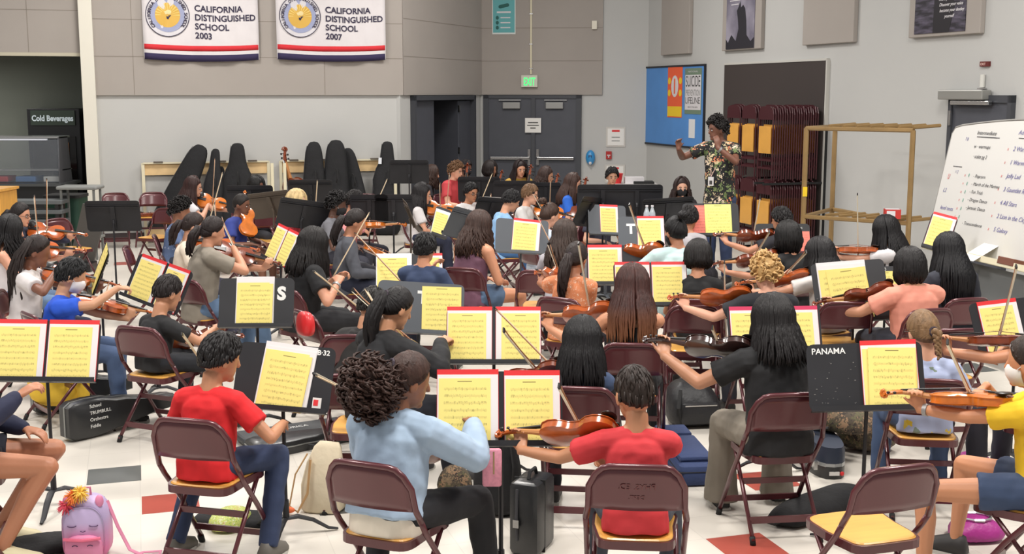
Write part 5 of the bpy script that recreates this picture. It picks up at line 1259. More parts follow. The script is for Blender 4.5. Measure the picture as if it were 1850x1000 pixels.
t, D = S(1568, 742, .72, -10, 'scuffed black music stand lettered PANAMA', [(.115, 'red', 'thick red folder on the PANAMA stand', dict(w=.265, h=.34, off=.012)), (.12, 'sheet', 'top yellow music page on the PANAMA stand', dict(w=.225, h=.3, off=.023, rot=-2))], roll=4)
bpy.context.view_layer.update(); mark(t, D, 'PANAMA', -.25, DH-.05, .042, bold=.0006, sx=.95)
sc_m = mat('scuff grey', (120, 118, 116), .8)
rs = random.Random(4); q = M()
for i in range(26): q.box((rs.uniform(-.25, -.03), rs.uniform(.02, .25), .0048), (rs.uniform(.002, .008), rs.uniform(.001, .004), .0006))
obj('scuff_marks', q, sc_m, t, mx=t.matrix_world.inverted() @ D)
S(1545, 582, .585, -2, 'music stand with a clear edge and open songbook before the peach tee', [(-.05, 'white', 'open white songbook on the stand before the peach tee', dict(w=.36, h=.46)), (.0, 'sheet', 'yellow music page over the songbook before the peach tee', dict(w=.29, h=.40, off=.014, rot=3))], roll=5, dh=.46, dw=.54)
t, D = S(1602, 556, .58, -4, 'black music stand with chalky lettering right of the clear-edged stand', [(.0, 'sheet', 'yellow music page on the stand behind the peach tee', dict(w=.25, h=.29))], roll=2)
bpy.context.view_layer.update(); mark(t, D, 'TANG-10', -.12, DH-.035, .034)
S(1846, 640, .72, 12, 'black music stand with a red folder at the right frame edge', [(-.09, 'red', F+'at the right frame edge')], roll=4)
S(1687, 452, .90, -20, 'small stand with one leaning red folder before the whiteboard', [(.0, 'red', F+'leaning in front of the whiteboard', dict(w=.20, h=.33))], roll=-14, dw=.22)
t, D = S(1416, 462, .62, 0, 'black music stand with coral pages beside the blond curls', [(-.16, 'sheet', 'coral music page on the left of the stand beside the blond curls', dict(page=page_p, w=.2, h=.25)), (.0, 'sheet', 'narrow yellow page in the middle of the stand beside the blond curls', dict(w=.1, h=.3)), (.17, 'sheet', 'coral music page on the right of the stand beside the blond curls', dict(page=page_p, w=.2, h=.25))])
bpy.context.view_layer.update(); mark(t, D, '101', .16, .28, .03)
S(1286, 427, .86, 2, 'black music stand with coral and yellow pages below the conductor', [(-.09, 'sheet', 'coral music page below the conductor', dict(page=page_p, w=.24, h=.31)), (.07, 'sheet', 'pale yellow music page below the conductor', dict(w=.26, h=.32, page=page_y2, off=.01))])
t, D = S(1122, 515, .70, 2, "black music stand lettered Tok's Band", [(-.125, 'red', F+"on the stand lettered Tok's Band", dict(w=.28))], roll=0)
bpy.context.view_layer.update(); mark(t, D, "Tok's Band", .035, DH-.04, .045, bold=.0012, shear=.1)
S(1177, 553, .68, 2, 'black music stand with two red folders left of the black bob', [(-.135, 'red', F+'left one beside the black bob'), (.14, 'red', F+'right one beside the black bob')])
t, D = S(1160, 452, .75, 2, 'grey music stand lettered T behind the water bottles', [(.09, 'red', F+'on the grey stand lettered T', dict(w=.26))], mt=grey_steel, dw=.45)
bpy.context.view_layer.update(); mark(t, D, 'T', -.14, .17, .13, bold=.006)
S(1098, 425, .75, 14, 'grey music stand with one narrow red-edged page set', [(.02, 'red', F+'on the grey stand above the brown waves', dict(w=.20))], roll=-4, mt=grey_steel, dw=.42)
S(942, 458, .75, 6, 'grey music stand with a red folder right of the plum tank top', [(.03, 'red', F+'right of the plum tank top', dict(w=.26, rot=-3))], roll=-4, mt=grey_steel, dw=.5)
S(1052, 408, .84, -122, 'black music stand turned sideways before the brown bun', [(.0, 'sheet', 'white music page on the sideways stand before the brown bun', dict(page=page_w, w=.3, h=.32))], roll=8)
S(742, 528, .58, 4, 'black music stand with songbook and red folder around the black nape', [(-.14, 'white', 'white songbook with yellow page left of the black nape', dict(w=.3)), (.17, 'red', F+'right of the black nape', dict(w=.2))])
S(790, 428, .75, 25, 'slim stand with one slanting white and yellow page before the striped tee', [(.0, 'white', 'slanting white and yellow page before the striped tee', dict(w=.17, h=.30))], roll=-22, dw=.18)
S(832, 432, .78, 196, 'grey music stand leaning left of the long brown waves', (), roll=18, mt=grey_steel, dw=.42)
S(752, 414, .80, 100, 'brown music stand seen edge-on before the striped tee', (), roll=0, mt=brown_steel)
S(497, 474, .72, -42, 'music stand with two slender red-topped pages near the indigo tee', [(-.09, 'red', F+'left slender one near the indigo tee', dict(w=.17)), (.09, 'red', F+'right slender one near the indigo tee', dict(w=.17))], roll=-12, dw=.36)
S(270, 552, .72, -26, 'music stand with red folders left of the boy in the black tee', [(-.115, 'red', F+'left one beside the boy in the black tee', dict(w=.25)), (.14, 'red', F+'right one beside the boy in the black tee', dict(w=.21))], roll=-12)
S(168, 520, .76, -68, 'music stand turned sideways with curled yellow pages at the left', [(-.06, 'sheet', 'curled yellow page in front of the royal blue tee', dict(w=.26, h=.33)), (.12, 'sheet', 'second curled yellow page in front of the royal blue tee', dict(w=.2, h=.33, off=.012))], roll=-6)
S(208, 417, .82, 186, 'broad black music stand seen from behind by the empty chairs', (), tilt=16)
S(453, 384, .84, 184, 'black music stand seen from behind, above the indigo tee', (), tilt=12)
S(498, 392, .80, 168, 'brownish music stand seen from behind, leaning left of the blond hair', (), roll=-8, mt=brown_steel, tilt=24)
S(543, 412, .80, 196, 'black music stand with an oval hole shine, right of the blond hair', (), roll=10, tilt=20)
S(564, 368, .86, 180, 'black music stand seen from behind below the black bags', ())
S(668, 404, .80, 180, 'black music stand seen from behind, left of the pair before the bags', (), tilt=8, dw=.42)
S(712, 404, .80, 180, 'black music stand seen from behind, right of the pair before the bags', (), tilt=8, dw=.42)
S(740, 331, .98, 180, 'tall black music stand seen from behind at the end of the shelves', (), tilt=10)
S(866, 364, .84, 176, 'black music stand seen from behind left of the parted black hair', (), tilt=12)
S(880, 402, .70, 206, 'black music stand with a white page edge before the light blue tee', [(.0, 'sheet', 'white page on the stand before the light blue tee', dict(page=page_w))], roll=6, dw=.42)
S(930, 372, .80, 180, 'black music stand in front of the mustard top', (), tilt=10)
S(986, 374, .75, 176, 'black music stand in front of the brown curls', (), tilt=10, dw=.40)
S(1088, 388, .94, 182, 'black music stand seen from behind over the ginger hair', (), tilt=8)
S(1150, 388, .94, 178, 'black music stand seen from behind below the papers cart', (), tilt=8)
S(1204, 404, .86, 186, 'black music stand heaped with loose white pages beside the bottles', [], tilt=30, roll=-4)
# ---------------------------------------------------------------- empty chairs
def C(px, py, yaw, label, z=.762, **k):
    p = at(px, py, z); y = R(yaw); off = V((math.sin(y), math.cos(y), 0))*.235
    return chair((p.x+off.x, p.y+off.y, 0), yaw, label, **k)
C(1632, 848, -24+6, 'empty maroon folding chair with a bare tan seat, bottom right')
C(640, 681, 4, 'maroon folding chair of the high ponytail, just left of the curly puff')
C(632, 609, 2, 'maroon folding chair at the back of the small student in black')
C(974, 491, 8, 'maroon folding chair of the grey top, between plum tank top and orange blouse')
C(1254, 556, 6, 'maroon folding chair left of the blond boy\'s arm')
C(1735, 598, -6, 'maroon folding chair between the braid and the right frame edge')
C(1530, 549, 0, 'maroon folding chair just left of the peach tee')
C(545, 566, 54, 'maroon folding chair with a red bag slung on it')
C(208, 350, 168, 'leftmost of the empty maroon chairs along the wall', far=True)
CV = C(277, 349, 172, 'empty maroon chair along the wall holding a violin', far=True)
C(100, 397, 120, 'empty maroon folding chair turned sideways at the far left', far=True)
C(303, 378, 200, 'empty maroon folding chair behind the black curls', far=True)
C(225, 448, 80, 'empty maroon folding chair with a bare seat by the sideways pages', far=True)
C(487, 384, 180, 'maroon chair back behind the brownish stand', far=True)
C(662, 352, 190, 'maroon chair back before the black cabinets', far=True)
bpy.context.view_layer.update()
emb = mat('embossed maroon', (104, 56, 58), .4, .2)
for o in list(COL.objects):       # embossed words on one chair back
    if o.name.startswith('folding_chair') and 'coral red tee' in o.get('label', ''):
        for s_, z_, sz in (('PHYS. ED.', .672, .036), ('DEPT.', .628, .026)):
            lettering(s_, sz, emb, o, Matrix.Translation((0, -.2235-(z_-.66)*.22, z_)) @ Matrix.Rotation(R(102), 4, 'X') @ Matrix.Diagonal((-1, 1, 1, 1)), align='CENTER', ext=.0008)

# ---------------------------------------------------------------- banners
def banner(px0, px1, year, label):
    u0 = WL.hit(px0, 60)[0]; u1 = WL.hit(px1, 60)[0]; w = u1-u0; zb = WL.hit((px0+px1)/2, 110)[1]; h = w*.62
    t = thing('banner', label, 'banner', WL.mx((u0+u1)/2, zb, .10), 'school banners on the fabric wall')
    def sag(x, y):  # shared cloth shape
        return .018*math.sin(x*7+y*1.5)+.012*math.sin(x*17+1)+.01*math.sin(y*5)-.035*((x/w*2)**2-1)*(1-y/h)*0
    def dz(x): return -.035*(1-(x/w*2)**2)*1.0+.02
    def strip(x0, x1, y0, y1, off, mt, nm, par=t):
        nx, ny = 26, max(1, int((y1-y0)/.06)); m = M(); vs = []
        for j in range(ny+1):
            for i in range(nx+1):
                x = x0+(x1-x0)*i/nx; y = y0+(y1-y0)*j/ny; f = 1-.0*y
                vs.append((x*(1-.03*(y/h-.5)*0), y+dz(x)*max(0, 1-y/h), sag(x, y)+off))
        m.add(vs, [(j*(nx+1)+i, j*(nx+1)+i+1, (j+1)*(nx+1)+i+1, (j+1)*(nx+1)+i) for j in range(ny) for i in range(nx)])
        o = obj(nm, m, mt, par, sm='all', fix=False); so = o.modifiers.new('t', 'SOLIDIFY'); so.thickness = .002; return o
    clothw = cloth('banner white', (214, 209, 211), .15, .03); red = cloth('banner red', (202, 44, 52), .15, .04); navy = cloth('banner navy', (46, 38, 74), .15, .05)
    strip(-w/2, w/2, 0, h, 0, clothw, 'banner_cloth')
    strip(-w/2+.01, w/2-.01, .0, .10, .003, navy, 'navy_stripe'); strip(-w/2+.01, w/2-.01, .155, .235, .003, red, 'red_stripe')
    ink = mat('banner ink', (50, 44, 68), .8); cx, cy, r = -w*.285, w*.395, w*.185
    def disc(r0, r1, mt, nm, off, n=40):
        m = M(); vs = []
        for q in (r0, r1): vs += [(cx+q*math.cos(2*math.pi*i/n), cy+q*math.sin(2*math.pi*i/n), sag(cx+q*math.cos(2*math.pi*i/n), cy+q*math.sin(2*math.pi*i/n))+off) for i in range(n)]
        m.add(vs, [(i, (i+1) % n, n+(i+1) % n, n+i) for i in range(n)]); return obj(nm, m, mt, t, fix=False)
    disc(.0, r*1.0, mat('seal white', (206, 203, 208), .7), 'seal_disc', .012); disc(r*.985, r*1.02, ink, 'seal_ring', .016)
    disc(r*.56, r*.80, mat('seal lilac', (150, 156, 186), .7), 'seal_band', .015); disc(.0, r*.58, mat('seal gold', (206, 164, 70), .6), 'seal_centre', .016)
    q = M()
    for a_ in range(0, 181, 15): q.add([(cx+r*.1*math.cos(R(a_-5)), cy+r*.1*math.sin(R(a_)), 0), (cx+r*.56*math.cos(R(a_-2)), cy+r*.56*math.sin(R(a_-2)), 0), (cx+r*.56*math.cos(R(a_+2)), cy+r*.56*math.sin(R(a_+2)), 0)], [(0, 1, 2)])
    q.v = [(x, y, sag(x, y)+.019) for x, y, z in q.v]; obj('seal_rays', q, mat('seal light gold', (232, 206, 120), .6), t, fix=False)
    q = M()
    for (x0, y0, x1, y1, th) in ((-.5, -.12, .15, -.34, .13), (-.42, .02, .2, -.2, .12), (-.25, -.38, .1, -.5, .1), (.05, -.1, .48, -.02, .16), (.1, -.36, .46, -.2, .18)):
        d = V((x1-x0, y1-y0, 0)).normalized(); n = V((-d.y, d.x, 0))*th/2
        pts = [V((x0, y0, 0))+n, V((x1, y1, 0))+n, V((x1, y1, 0))-n, V((x0, y0, 0))-n]; q.add([(cx+p.x*r, cy+p.y*r, sag(cx, cy)+.021) for p in pts], [(0, 1, 2, 3)])
    obj('seal_books', q, ink, t, fix=False)
    q = M(); q.ell((cx+.05*r, cy+.14*r, sag(cx, cy)+.02), (.14*r, .11*r, .003)); q.ell((cx-.1*r, cy+.1*r, sag(cx, cy)+.02), (.1*r, .08*r, .003)); obj('seal_flame', q, mat('seal pale', (225, 205, 150), .6), t)
    words_ = 'CALIFORNIA DISTINGUISHED SCHOOL'
    for i, chx in enumerate(words_):
        if chx == ' ': continue
        a_ = R(218-256*i/(len(words_)-1)); tm = text_mesh(chx, r*.21, ext=0, bold=.002, align='CENTER'); p = (cx+r*.84*math.cos(a_), cy+r*.84*math.sin(a_))
        obj('seal_letter', tm, ink, t, mx=Matrix.Translation((p[0], p[1], sag(*p)+.02)) @ Matrix.Rotation(a_-math.pi/2, 4, 'Z') @ Matrix.Translation((0, -r*.06, 0)), fix=False)
    for i, s_ in enumerate(('CALIFORNIA', 'DISTINGUISHED', 'SCHOOL', year)):
        tm = text_mesh(s_, w*.075, ext=0, bold=.003, sx=.98); mm = M(); mm.v = [(p[0]+(-.055*w), p[1]+w*(.43-.079*i), 0) for p in tm.v]; mm.f = tm.f; mm.mi = tm.mi
        mm.v = [(x, y-.012*math.sin(x*6), sag(x, y)+.008) for x, y, z in mm.v]; obj('lettering', mm, ink, t, fix=False)
banner(258, 466, '2003', 'white banner reading California Distinguished School 2003, left one')
banner(498, 694, '2007', 'white banner reading California Distinguished School 2007, right one')

# ---------------------------------------------------------------- instrument shelves, bags and cello at the left wall
def shelf(px0, px1, label):
    u0 = WL.hit(px0, 300)[0]; u1 = WL.hit(px1, 300)[0]; w = u1-u0
    zt = 1.17
    t = thing('instrument_rack', label, 'rack', WL.mx((u0+u1)/2, 0, .0), 'instrument racks along the left wall')
    for s in (-1, 1):
        for z in (.08, .62): obj('post', M().box((s*w/2, zt/2, z), (.045, zt, .03)), cream_steel, t)
    obj('back_board', M().box((0, zt-.10, .05), (w, .17, .02)), light_wood, t)
    obj('top_rail', M().box((0, zt, .08), (w, .022, .05)), cream_steel, t)
    obj('bottom_shelf', M().box((0, .16, .35), (w, .09, .58)), light_wood, t)
    for k in range(4): obj('saddle', M().box((-w*.38+w*.25*k, zt+.015, .09), (.14, .02, .06)), mat('saddle pad', (96, 88, 80), .9), t)
    for k in range(3): obj('divider', M().box((-w*.25+w*.25*k, .36, .35), (.03, .36, .5)), cream_steel, t) if False else None
shelf(258, 484, 'pale wooden instrument rack on the wall, behind the leaning bags')
shelf(506, 700, 'pale wooden instrument rack to the right, behind the cello and bags')
BAGP = {'cello': [(0, .30, .15), (.03, .40, .19), (.2, .46, .22), (.38, .40, .2), (.48, .36, .19), (.58, .38, .18), (.70, .30, .14), (.78, .20, .11), (.9, .17, .10), (.97, .15, .09), (1, .08, .06)],
        'cone': [(0, .36, .18), (.05, .42, .2), (.3, .40, .2), (.55, .36, .18), (.75, .31, .15), (.88, .27, .13), (.95, .22, .11), (1, .12, .07)],
        'bass': [(0, .34, .2), (.04, .48, .22), (.25, .52, .22), (.45, .42, .2), (.58, .42, .18), (.70, .30, .16), (.80, .21, .13), (.86, .22, .13), (.93, .24, .12), (.98, .18, .1), (1, .1, .06)]}
def bag(pxt, pyt, pxb, pyb, kind, label, k=1.0, tagc=False, off=.35):
    b0 = at(pxb, pyb, .0); # bottom on the floor; keep in front of the rack
    uu = WL.hit(pxt, pyt)
    r = ray(pxt, pyt); Yt = (WL.p+WL.d*uu[0]+WL.n*(off)).y; top = atY(pxt, pyt, Yt); bx = atY(pxb, 432, Yt-.3); b0 = V((bx.x, Yt-.3, .0))
    L = (top-b0).length; d = (top-b0).normalized(); t = thing('gig_bag', label, 'instrument bag', basis(b0, V((1, 0, 0))-d*d.x, d), 'black instrument bags leaning on the rack')
    m = M(); rings = []
    for a, wd_, th in BAGP[kind]:
        rings.append([V((wd_*k*.5*math.copysign(abs(math.cos(q))**.7, math.cos(q)), a*L, th*k*.5*math.copysign(abs(math.sin(q))**.7, math.sin(q))+.0)) for q in [2*math.pi*j/18 for j in range(18)]])
    m.loft(rings); o = obj('bag_body', m, cloth_black, t, sm='all'); sb = o.modifiers.new('s', 'SUBSURF'); sb.levels = 1; sb.render_levels = 1
    obj('carry_handle', M().tube([(.03, L*.55, .11*k), (.05, L*.58, .15*k), (.05, L*.66, .15*k), (.03, L*.69, .10*k)], .010, 6), rubber, t, sm=True)
    zp = M(); zp.tube([V((-wd_*k*.5*.93, a*L, th*k*.30)) for a, wd_, th in BAGP[kind][1:-1]], .004, 4); obj('zip', zp, mat('zip grey', (70, 70, 74), .5), t)
    if tagc: obj('name_tag', M().box((-.10, L*.78, .10), (.05, .10, .004)), mat('tag white', (205, 208, 214), .6), t)
bag(366, 262, 284, 372, 'cone', 'black cone-shaped bag leaning far left on the rack', 1.15)
bag(390, 268, 380, 372, 'cello', 'slim black bag second from the left on the rack', .85)
bag(429, 258, 430, 372, 'cello', 'black cello bag with a rounded head, third from the left', 1.35)
bag(567, 255, 568, 372, 'cone', 'black upright bag just right of the bare cello', 1.0)
bag(607, 252, 606, 372, 'cone', 'tallest black bag with a small white hanger hole', 1.15)
bag(626, 267, 655, 372, 'cone', 'black bag tucked behind the tallest one, leaning right', .95, off=.22)
bag(700, 255, 696, 372, 'cello', 'black bag with a white name tag at the right end', 1.2, tagc=True)
bag(398, 300, 404, 372, 'cello', 'small black bag squeezed between the slim and the rounded bags', .8, off=.25)
b0 = WL.hit(532, 300)[0]; Yt = (WL.p+WL.d*b0+WL.n*.55).y
top = atY(512, 268, Yt); bot = V((atY(532, 380, Yt).x+.05, Yt-.1, .18)); L = (top-bot).length/.57
dd = (top-bot).normalized(); xx = V((.8, -.6, 0)); violin(basis(bot, xx-dd*xx.dot(dd), dd) @ Matrix.Diagonal((L, L, L*1.2, 1)), 'bare brown cello leaning on the right instrument rack', varnish_dk, 'cello', True)
violin(CV.matrix_world @ Matrix.Translation((.22, -.02, .485)) @ Matrix.Rotation(R(90), 4, 'Z'), 'violin lying on the empty chair by the wall', varnish_dk)

# ---------------------------------------------------------------- folded chairs in storage
def folded_meshes():
    P_ = {}
    m = M(); rr = []
    pts = []
    n = 10
    for i in range(n+1):
        u = -1+2*i/n; pts.append((.19*u, 1.0-.07*max(0, (abs(u)-.5)/.5)**2.4))
    m.loft([[V((x, 0, z)) for x, z in pts]+[V((.19, 0, .82)), V((-.19, 0, .82))], [V((x, .02, z)) for x, z in pts]+[V((.19, .02, .82)), V((-.19, .02, .82))]]); P_['backrest'] = m.mesh('backrest', maroon_dk)
    P_['seat'] = M().box((0, -.002, .545), (.33, .016, .37), bev=.006).mesh('seat', wood_seat)
    for s in (-1, 1): P_['leg%d' % s] = M().tube([(s*.195, .012, .0), (s*.195, .012, .9), (s*.17, .012, .98)], .011, 6).mesh('leg', maroon_dk)
    P_['st'] = M().box((0, .0, .16), (.37, .012, .03)).mesh('stretcher', maroon_dk)
    P_['st2'] = M().box((0, .0, .27), (.37, .012, .03)).mesh('stretcher', maroon_dk)
    return P_
FM = folded_meshes()
def folded(base, hd, label):
    """hd: heading of the visible face normal"""
    y = (-hd).normalized(); m = Matrix((y.cross(V((0, 0, 1))), y, V((0, 0, 1)))).transposed().to_4x4(); m.translation = base
    t = thing('folded_chair', label, 'chair', m, 'folded chairs hanging on the storage rack')
    for k, nm in (('backrest', 'backrest'), ('seat', 'seat'), ('leg-1', 'leg'), ('leg1', 'leg'), ('st', 'stretcher'), ('st2', 'stretcher')):
        o = bpy.data.objects.new(nm, FM[k]); COL.objects.link(o); o.parent = t
uS = WR.hit(1494, 200)[0]; nW = WR.n; back_p = WR.p+WR.d*(uS-.22)
# length of the stack so that its left end meets pixel 1392
Ls = .3
for i in range(90):
    q = back_p+WR.d*.2+nW*(.15+Ls); px = 925+FPX*q.x/(q.y*math.cos(PITCH)+.02)
    if px > 1392: Ls += .02
n_st = int(Ls/.036)
for tier, z0 in ((0, 1.06), (1, .04)):
    for i in range(n_st):
        k = n_st-1-i; zj = z0+.018*math.sin(i*2.3)
        folded(back_p+nW*(.13+i*.036)+V((0, 0, zj)), nW, ('folded maroon chair in the %s row of the near column on the storage rack' % ('upper', 'lower')[tier]) if i < n_st-1 else ('foremost folded maroon chair with a tan seat, %s row, near column' % ('upper', 'lower')[tier]))
    for c in (1, 2):
        for i in range(3):
            folded(back_p-WR.d*(.46*c)+nW*(.13+Ls-.02-i*.036)+V((0, 0, z0+.01*i)), nW, 'folded maroon chair, %s row of the %s column on the storage rack' % (('upper', 'lower')[tier], ('middle', 'far')[c-1]))
t = thing('chair_storage_rack', 'dark storage rack carrying the folded chairs in two rows', 'rack', basis(back_p, WR.d, V((0, 0, 1))))
for z in (.03, 1.03):
    for s in (-.95, .0, .23): obj('rail', M().box((s-.0, z-.02, .13+Ls/2), (.03, .03, Ls+.2)), rubber, t)
for s in (-1.2, .25):
    for zz in (.02,): obj('post', M().box((s, .9, zz), (.035, 1.8, .035)), rubber, t)

# empty brass rack
brass = mat('tan rack enamel', (146, 118, 76), .5, .2, var=.12, vscale=5)
def bar(a, b, w=.045): return M().tube([a, b], w*.55, 6)
P1 = V(((1446-925)/FPX*14.2, 14.0, 0)); P2 = V(((1501-925)/FPX*15.0, 14.9, 0)); P3 = V(((1637-925)/FPX*13.4, 13.25, 0))
org = V((P1.x, P1.y, 0)); t = thing('chair_rack', 'empty tan metal chair rack with projecting arms in front of the right wall', 'rack', Matrix.Translation(org))
zt = 1.84; zl = .83
L_ = lambda p: p-org
rr_ = -WR.n
for p in (P1, P2, P3): obj('post', bar(L_(p), L_(p)+V((0, 0, zt)), .055), brass, t, sm=True)
P4 = P3+rr_*.5
for z in (zt, zl):
    for a, b in ((P1, P2), (P2, P3), (P1, P3)): obj('rail', bar(L_(a)+V((0, 0, z)), L_(b)+V((0, 0, z)), .045), brass, t, sm=True)
    for i in range(7):
        a = P1.lerp(P3, .22+.78*i/6); obj('arm', bar(L_(a)+V((0, 0, z+.03)), L_(a)+rr_*(.34)+V((0, 0, z+.05)), .035), brass, t, sm=True)
obj('yellow_tag', M().box((0, -.035, 1.12), (.05, .006, .11)), yellowp, t)
bx = P3-WR.d*.0+rr_*-.02; p = at(1598, 390, .90)
o = tag(obj('carton', M().box((0, 0, .05), (.17, .13, .10)), mat('red carton', (190, 50, 44), .6), mx=frame((P3.x-.18, P3.y+.02, .885), 10)), 'small red and white carton on the lower bars of the tan rack', 'carton')
obj('carton_panel', M().box((-.02, -.066, .055), (.09, .003, .06)).box((0, 0, .102), (.15, .11, .003)), ink_w, o)

# ---------------------------------------------------------------- whiteboard on its easel
dB = V((.20, -.98, 0)).normalized(); b0 = at(1672, 440, .86); upB = (V((0, 0, 1))+V((.205, .04, 0))).normalized(); Bm = basis(b0, dB, upB)
t = thing('whiteboard', 'large arched whiteboard with marker notes on an easel at the right', 'whiteboard', Matrix.Translation((b0.x, b0.y, 0)))
Bl = Matrix.Translation((-b0.x, -b0.y, 0)) @ Bm
WBw, WBh = 2.6, 1.10
top_ = [(WBw*i/20, WBh+.09*math.sin(math.pi*i/20)) for i in range(1, 20)]
poly = [(0, 0), (WBw, 0), (WBw, WBh-.06), (WBw-.03, WBh-.01)]+top_[::-1]+[(.03, WBh-.01), (0, WBh-.06)]
mB = M(); mB.loft([[V((x, y, -.02)) for x, y in poly], [V((x, y, .0)) for x, y in poly]]); obj('board_face', mB, mat('whiteboard enamel', (206, 205, 202), .25, coat=.4), t, mx=Bl)
obj('rim', M().tube([(x, y, -.01) for x, y in poly+[poly[0]]], .014, 6), mat('rim grey', (150, 148, 144), .4, .5), t, mx=Bl)
obj('pen_tray', M().box((WBw/2+.12, -.035, .06), (WBw-.1, .02, .14)).box((WBw/2+.12, -.015, .13), (WBw-.1, .05, .012)), cream_steel, t, mx=Bl)
for s in (.03, WBw-.1): obj('easel_leg', M().box((0, 0, 0), (.05, .05, 1.5)), mat('easel tan', (176, 164, 144), .6), t, mx=Matrix.Translation(dB*s+V((.12, .05, .76))) @ Matrix.Rotation(R(6), 4, 'Y'))
obj('lower_panel', M().box((WBw/2+.3, -.36, .02), (WBw-.5, .58, .02)), mat('slate panel', (96, 98, 98), .7), t, mx=Bl)
inkb = mat('black marker', (44, 44, 50), .7); inkp = mat('violet marker', (96, 92, 150), .7); inkr = mat('red marker', (206, 84, 84), .7); inkg = mat('green marker', (90, 160, 140), .7)
def note(s_, x, y, size, mt, sx=1.0): obj('lettering', text_mesh(s_, size*.85, ext=0, shear=.25, sx=sx*.85), mt, t, mx=Bl @ Matrix.Translation((x, y, .003)), fix=False)
note('Intermediate', .40, 1.04, .06, inkb, 1.3); note('w · warmups', .40, .92, .055, inkb, 1.2); note('· scales pg 2', .42, .83, .055, inkb, 1.1)
for i, s_ in enumerate(('- Popcorn', '- March of the Marines', '- Fun Trick', '- Dragon Dance', '- Jurassic Dance')): note(s_, .50, .66-.07*i, .05, inkb, 1.25)
note('- Transcendence', .50, .24, .05, inkb, 1.25)
note('Advanced', 1.0, 1.06, .065, inkp, 1.3)
for i, s_ in enumerate(('2 Warmups', '1 Warmup pg 3', 'Jolly Lad', '3 Gauntlet Rap', '4 All Stars', '2 Lion in the City', '5 Galaxy')): note(s_, .98, .92-.115*i, .065, inkp, 1.2)
for i in range(7): note('x', .90, .92-.115*i, .05, inkr, 1)
for i in range(6): note('v' if i % 2 else 'x', .36, .66-.075*i, .05, inkr, 1); note('8', .42, .66-.075*i, .05, inkg, 1)
note('level tests', .10, .34, .06, inkp, 1.2); note('672 RSi', .22, .19, .06, inkp, 1.2); note('v', .08, .19, .07, inkp, 1); note('U', .10, .62, .08, inkr, .8); note('L2', .08, .50, .06, inkp, 1.2); note('7 8', .24, .98, .05, inkp); note('= 2', .20, .68, .05, inkp)
obj('underline', M().box((.58, 1.02, .002), (.34, .006, .002)).box((1.2, 1.03, .002), (.36, .006, .002)).box((.22, .74, .002), (.14, .006, .002)), inkb, t, mx=Bl)
pT = Bm @ V((.95, .0, .10))
o = tag(obj('handwritten_page', M().box((0, 0, 0), (.21, .28, .002)), page_w, mx=Bm @ Matrix.Translation((1.0, .04, .09)) @ Matrix.Rotation(R(-50), 4, 'X')), 'handwritten white page lying on the whiteboard tray', 'paper')
o = tag(obj('marker_box', M().box((0, 0, .03), (.22, .10, .06), bev=.004), mat('marker box brown', (110, 66, 50), .7), mx=Bm @ Matrix.Translation((1.45, -.02, .09)) @ Matrix.Rotation(R(-90), 4, 'X')), 'open brown box of markers on the whiteboard tray at the right edge', 'box')

# ---------------------------------------------------------------- cases and bags on the floor
case_blk = mat('black case shell', (30, 31, 33), .4, bump=.1, bscale=200, coat=.2)
case_edge = mat('case trim', (150, 152, 150), .35, .6)
navy_cl = mat('navy nylon', (44, 58, 96), .85, bump=.4, bscale=30)
def vcase(mx, label, L=.80, w=.26, th=.13, shaped=True, shell=None, edge=None, words_=(), cat='violin case'):
    """lies on its back: +Y long axis, +Z up"""
    t = thing('violin_case', label, cat, mx, None); shell = shell or case_blk
    P_ = ([(0, .75), (.05, .95), (.18, 1), (.32, .96), (.42, .80), (.52, .76), (.62, .62), (.8, .42), (.93, .38), (1, .30)] if shaped else [(0, .82), (.04, 1), (.5, 1), (.96, 1), (1, .82)])
    pl = [(a*L, b_*w/2) for a, b_ in P_]; poly = [V((b_, a, 0)) for a, b_ in pl]+[V((-b_, a, 0)) for a, b_ in pl[::-1]]
    c = V((0, L/2, 0))
    def rg(z, k): return [V((p.x*k, c.y+(p.y-c.y)*(1-(1-k)*.4), z)) for p in poly]
    obj('case_base', M().loft([rg(0, .93), rg(.012, 1), rg(th*.55, 1)]), shell, t, sm=True)
    obj('rim', M().loft([rg(th*.54, 1.03), rg(th*.62, 1.03)]), edge or case_edge, t)
    obj('lid', M().loft([rg(th*.61, 1), rg(th*.9, .97), rg(th, .85)]), shell, t, sm=True)
    obj('handle', M().tube([(w*.5, L*.44, th*.5), (w*.5+.035, L*.47, th*.5), (w*.5+.035, L*.58, th*.5), (w*.47, L*.61, th*.5)], .009, 6), rubber, t, sm=True)
    for a in (.2, .8): obj('latch', M().box((w*.5*(1 if a < .5 else (.45 if shaped else 1))+.004, L*a, th*.58), (.012, .04, .03)), chrome, t)
    for i, s_ in enumerate(words_): lettering(s_, .032, white_paint, t, Matrix.Translation((0, L*.12+.05*i, th+.0015)) @ Matrix.Rotation(R(0), 4, 'Z') if False else Matrix.Translation((.06-.045*i, L*.18, th+.001)) @ Matrix.Rotation(R(90), 4, 'Z'))
    return t
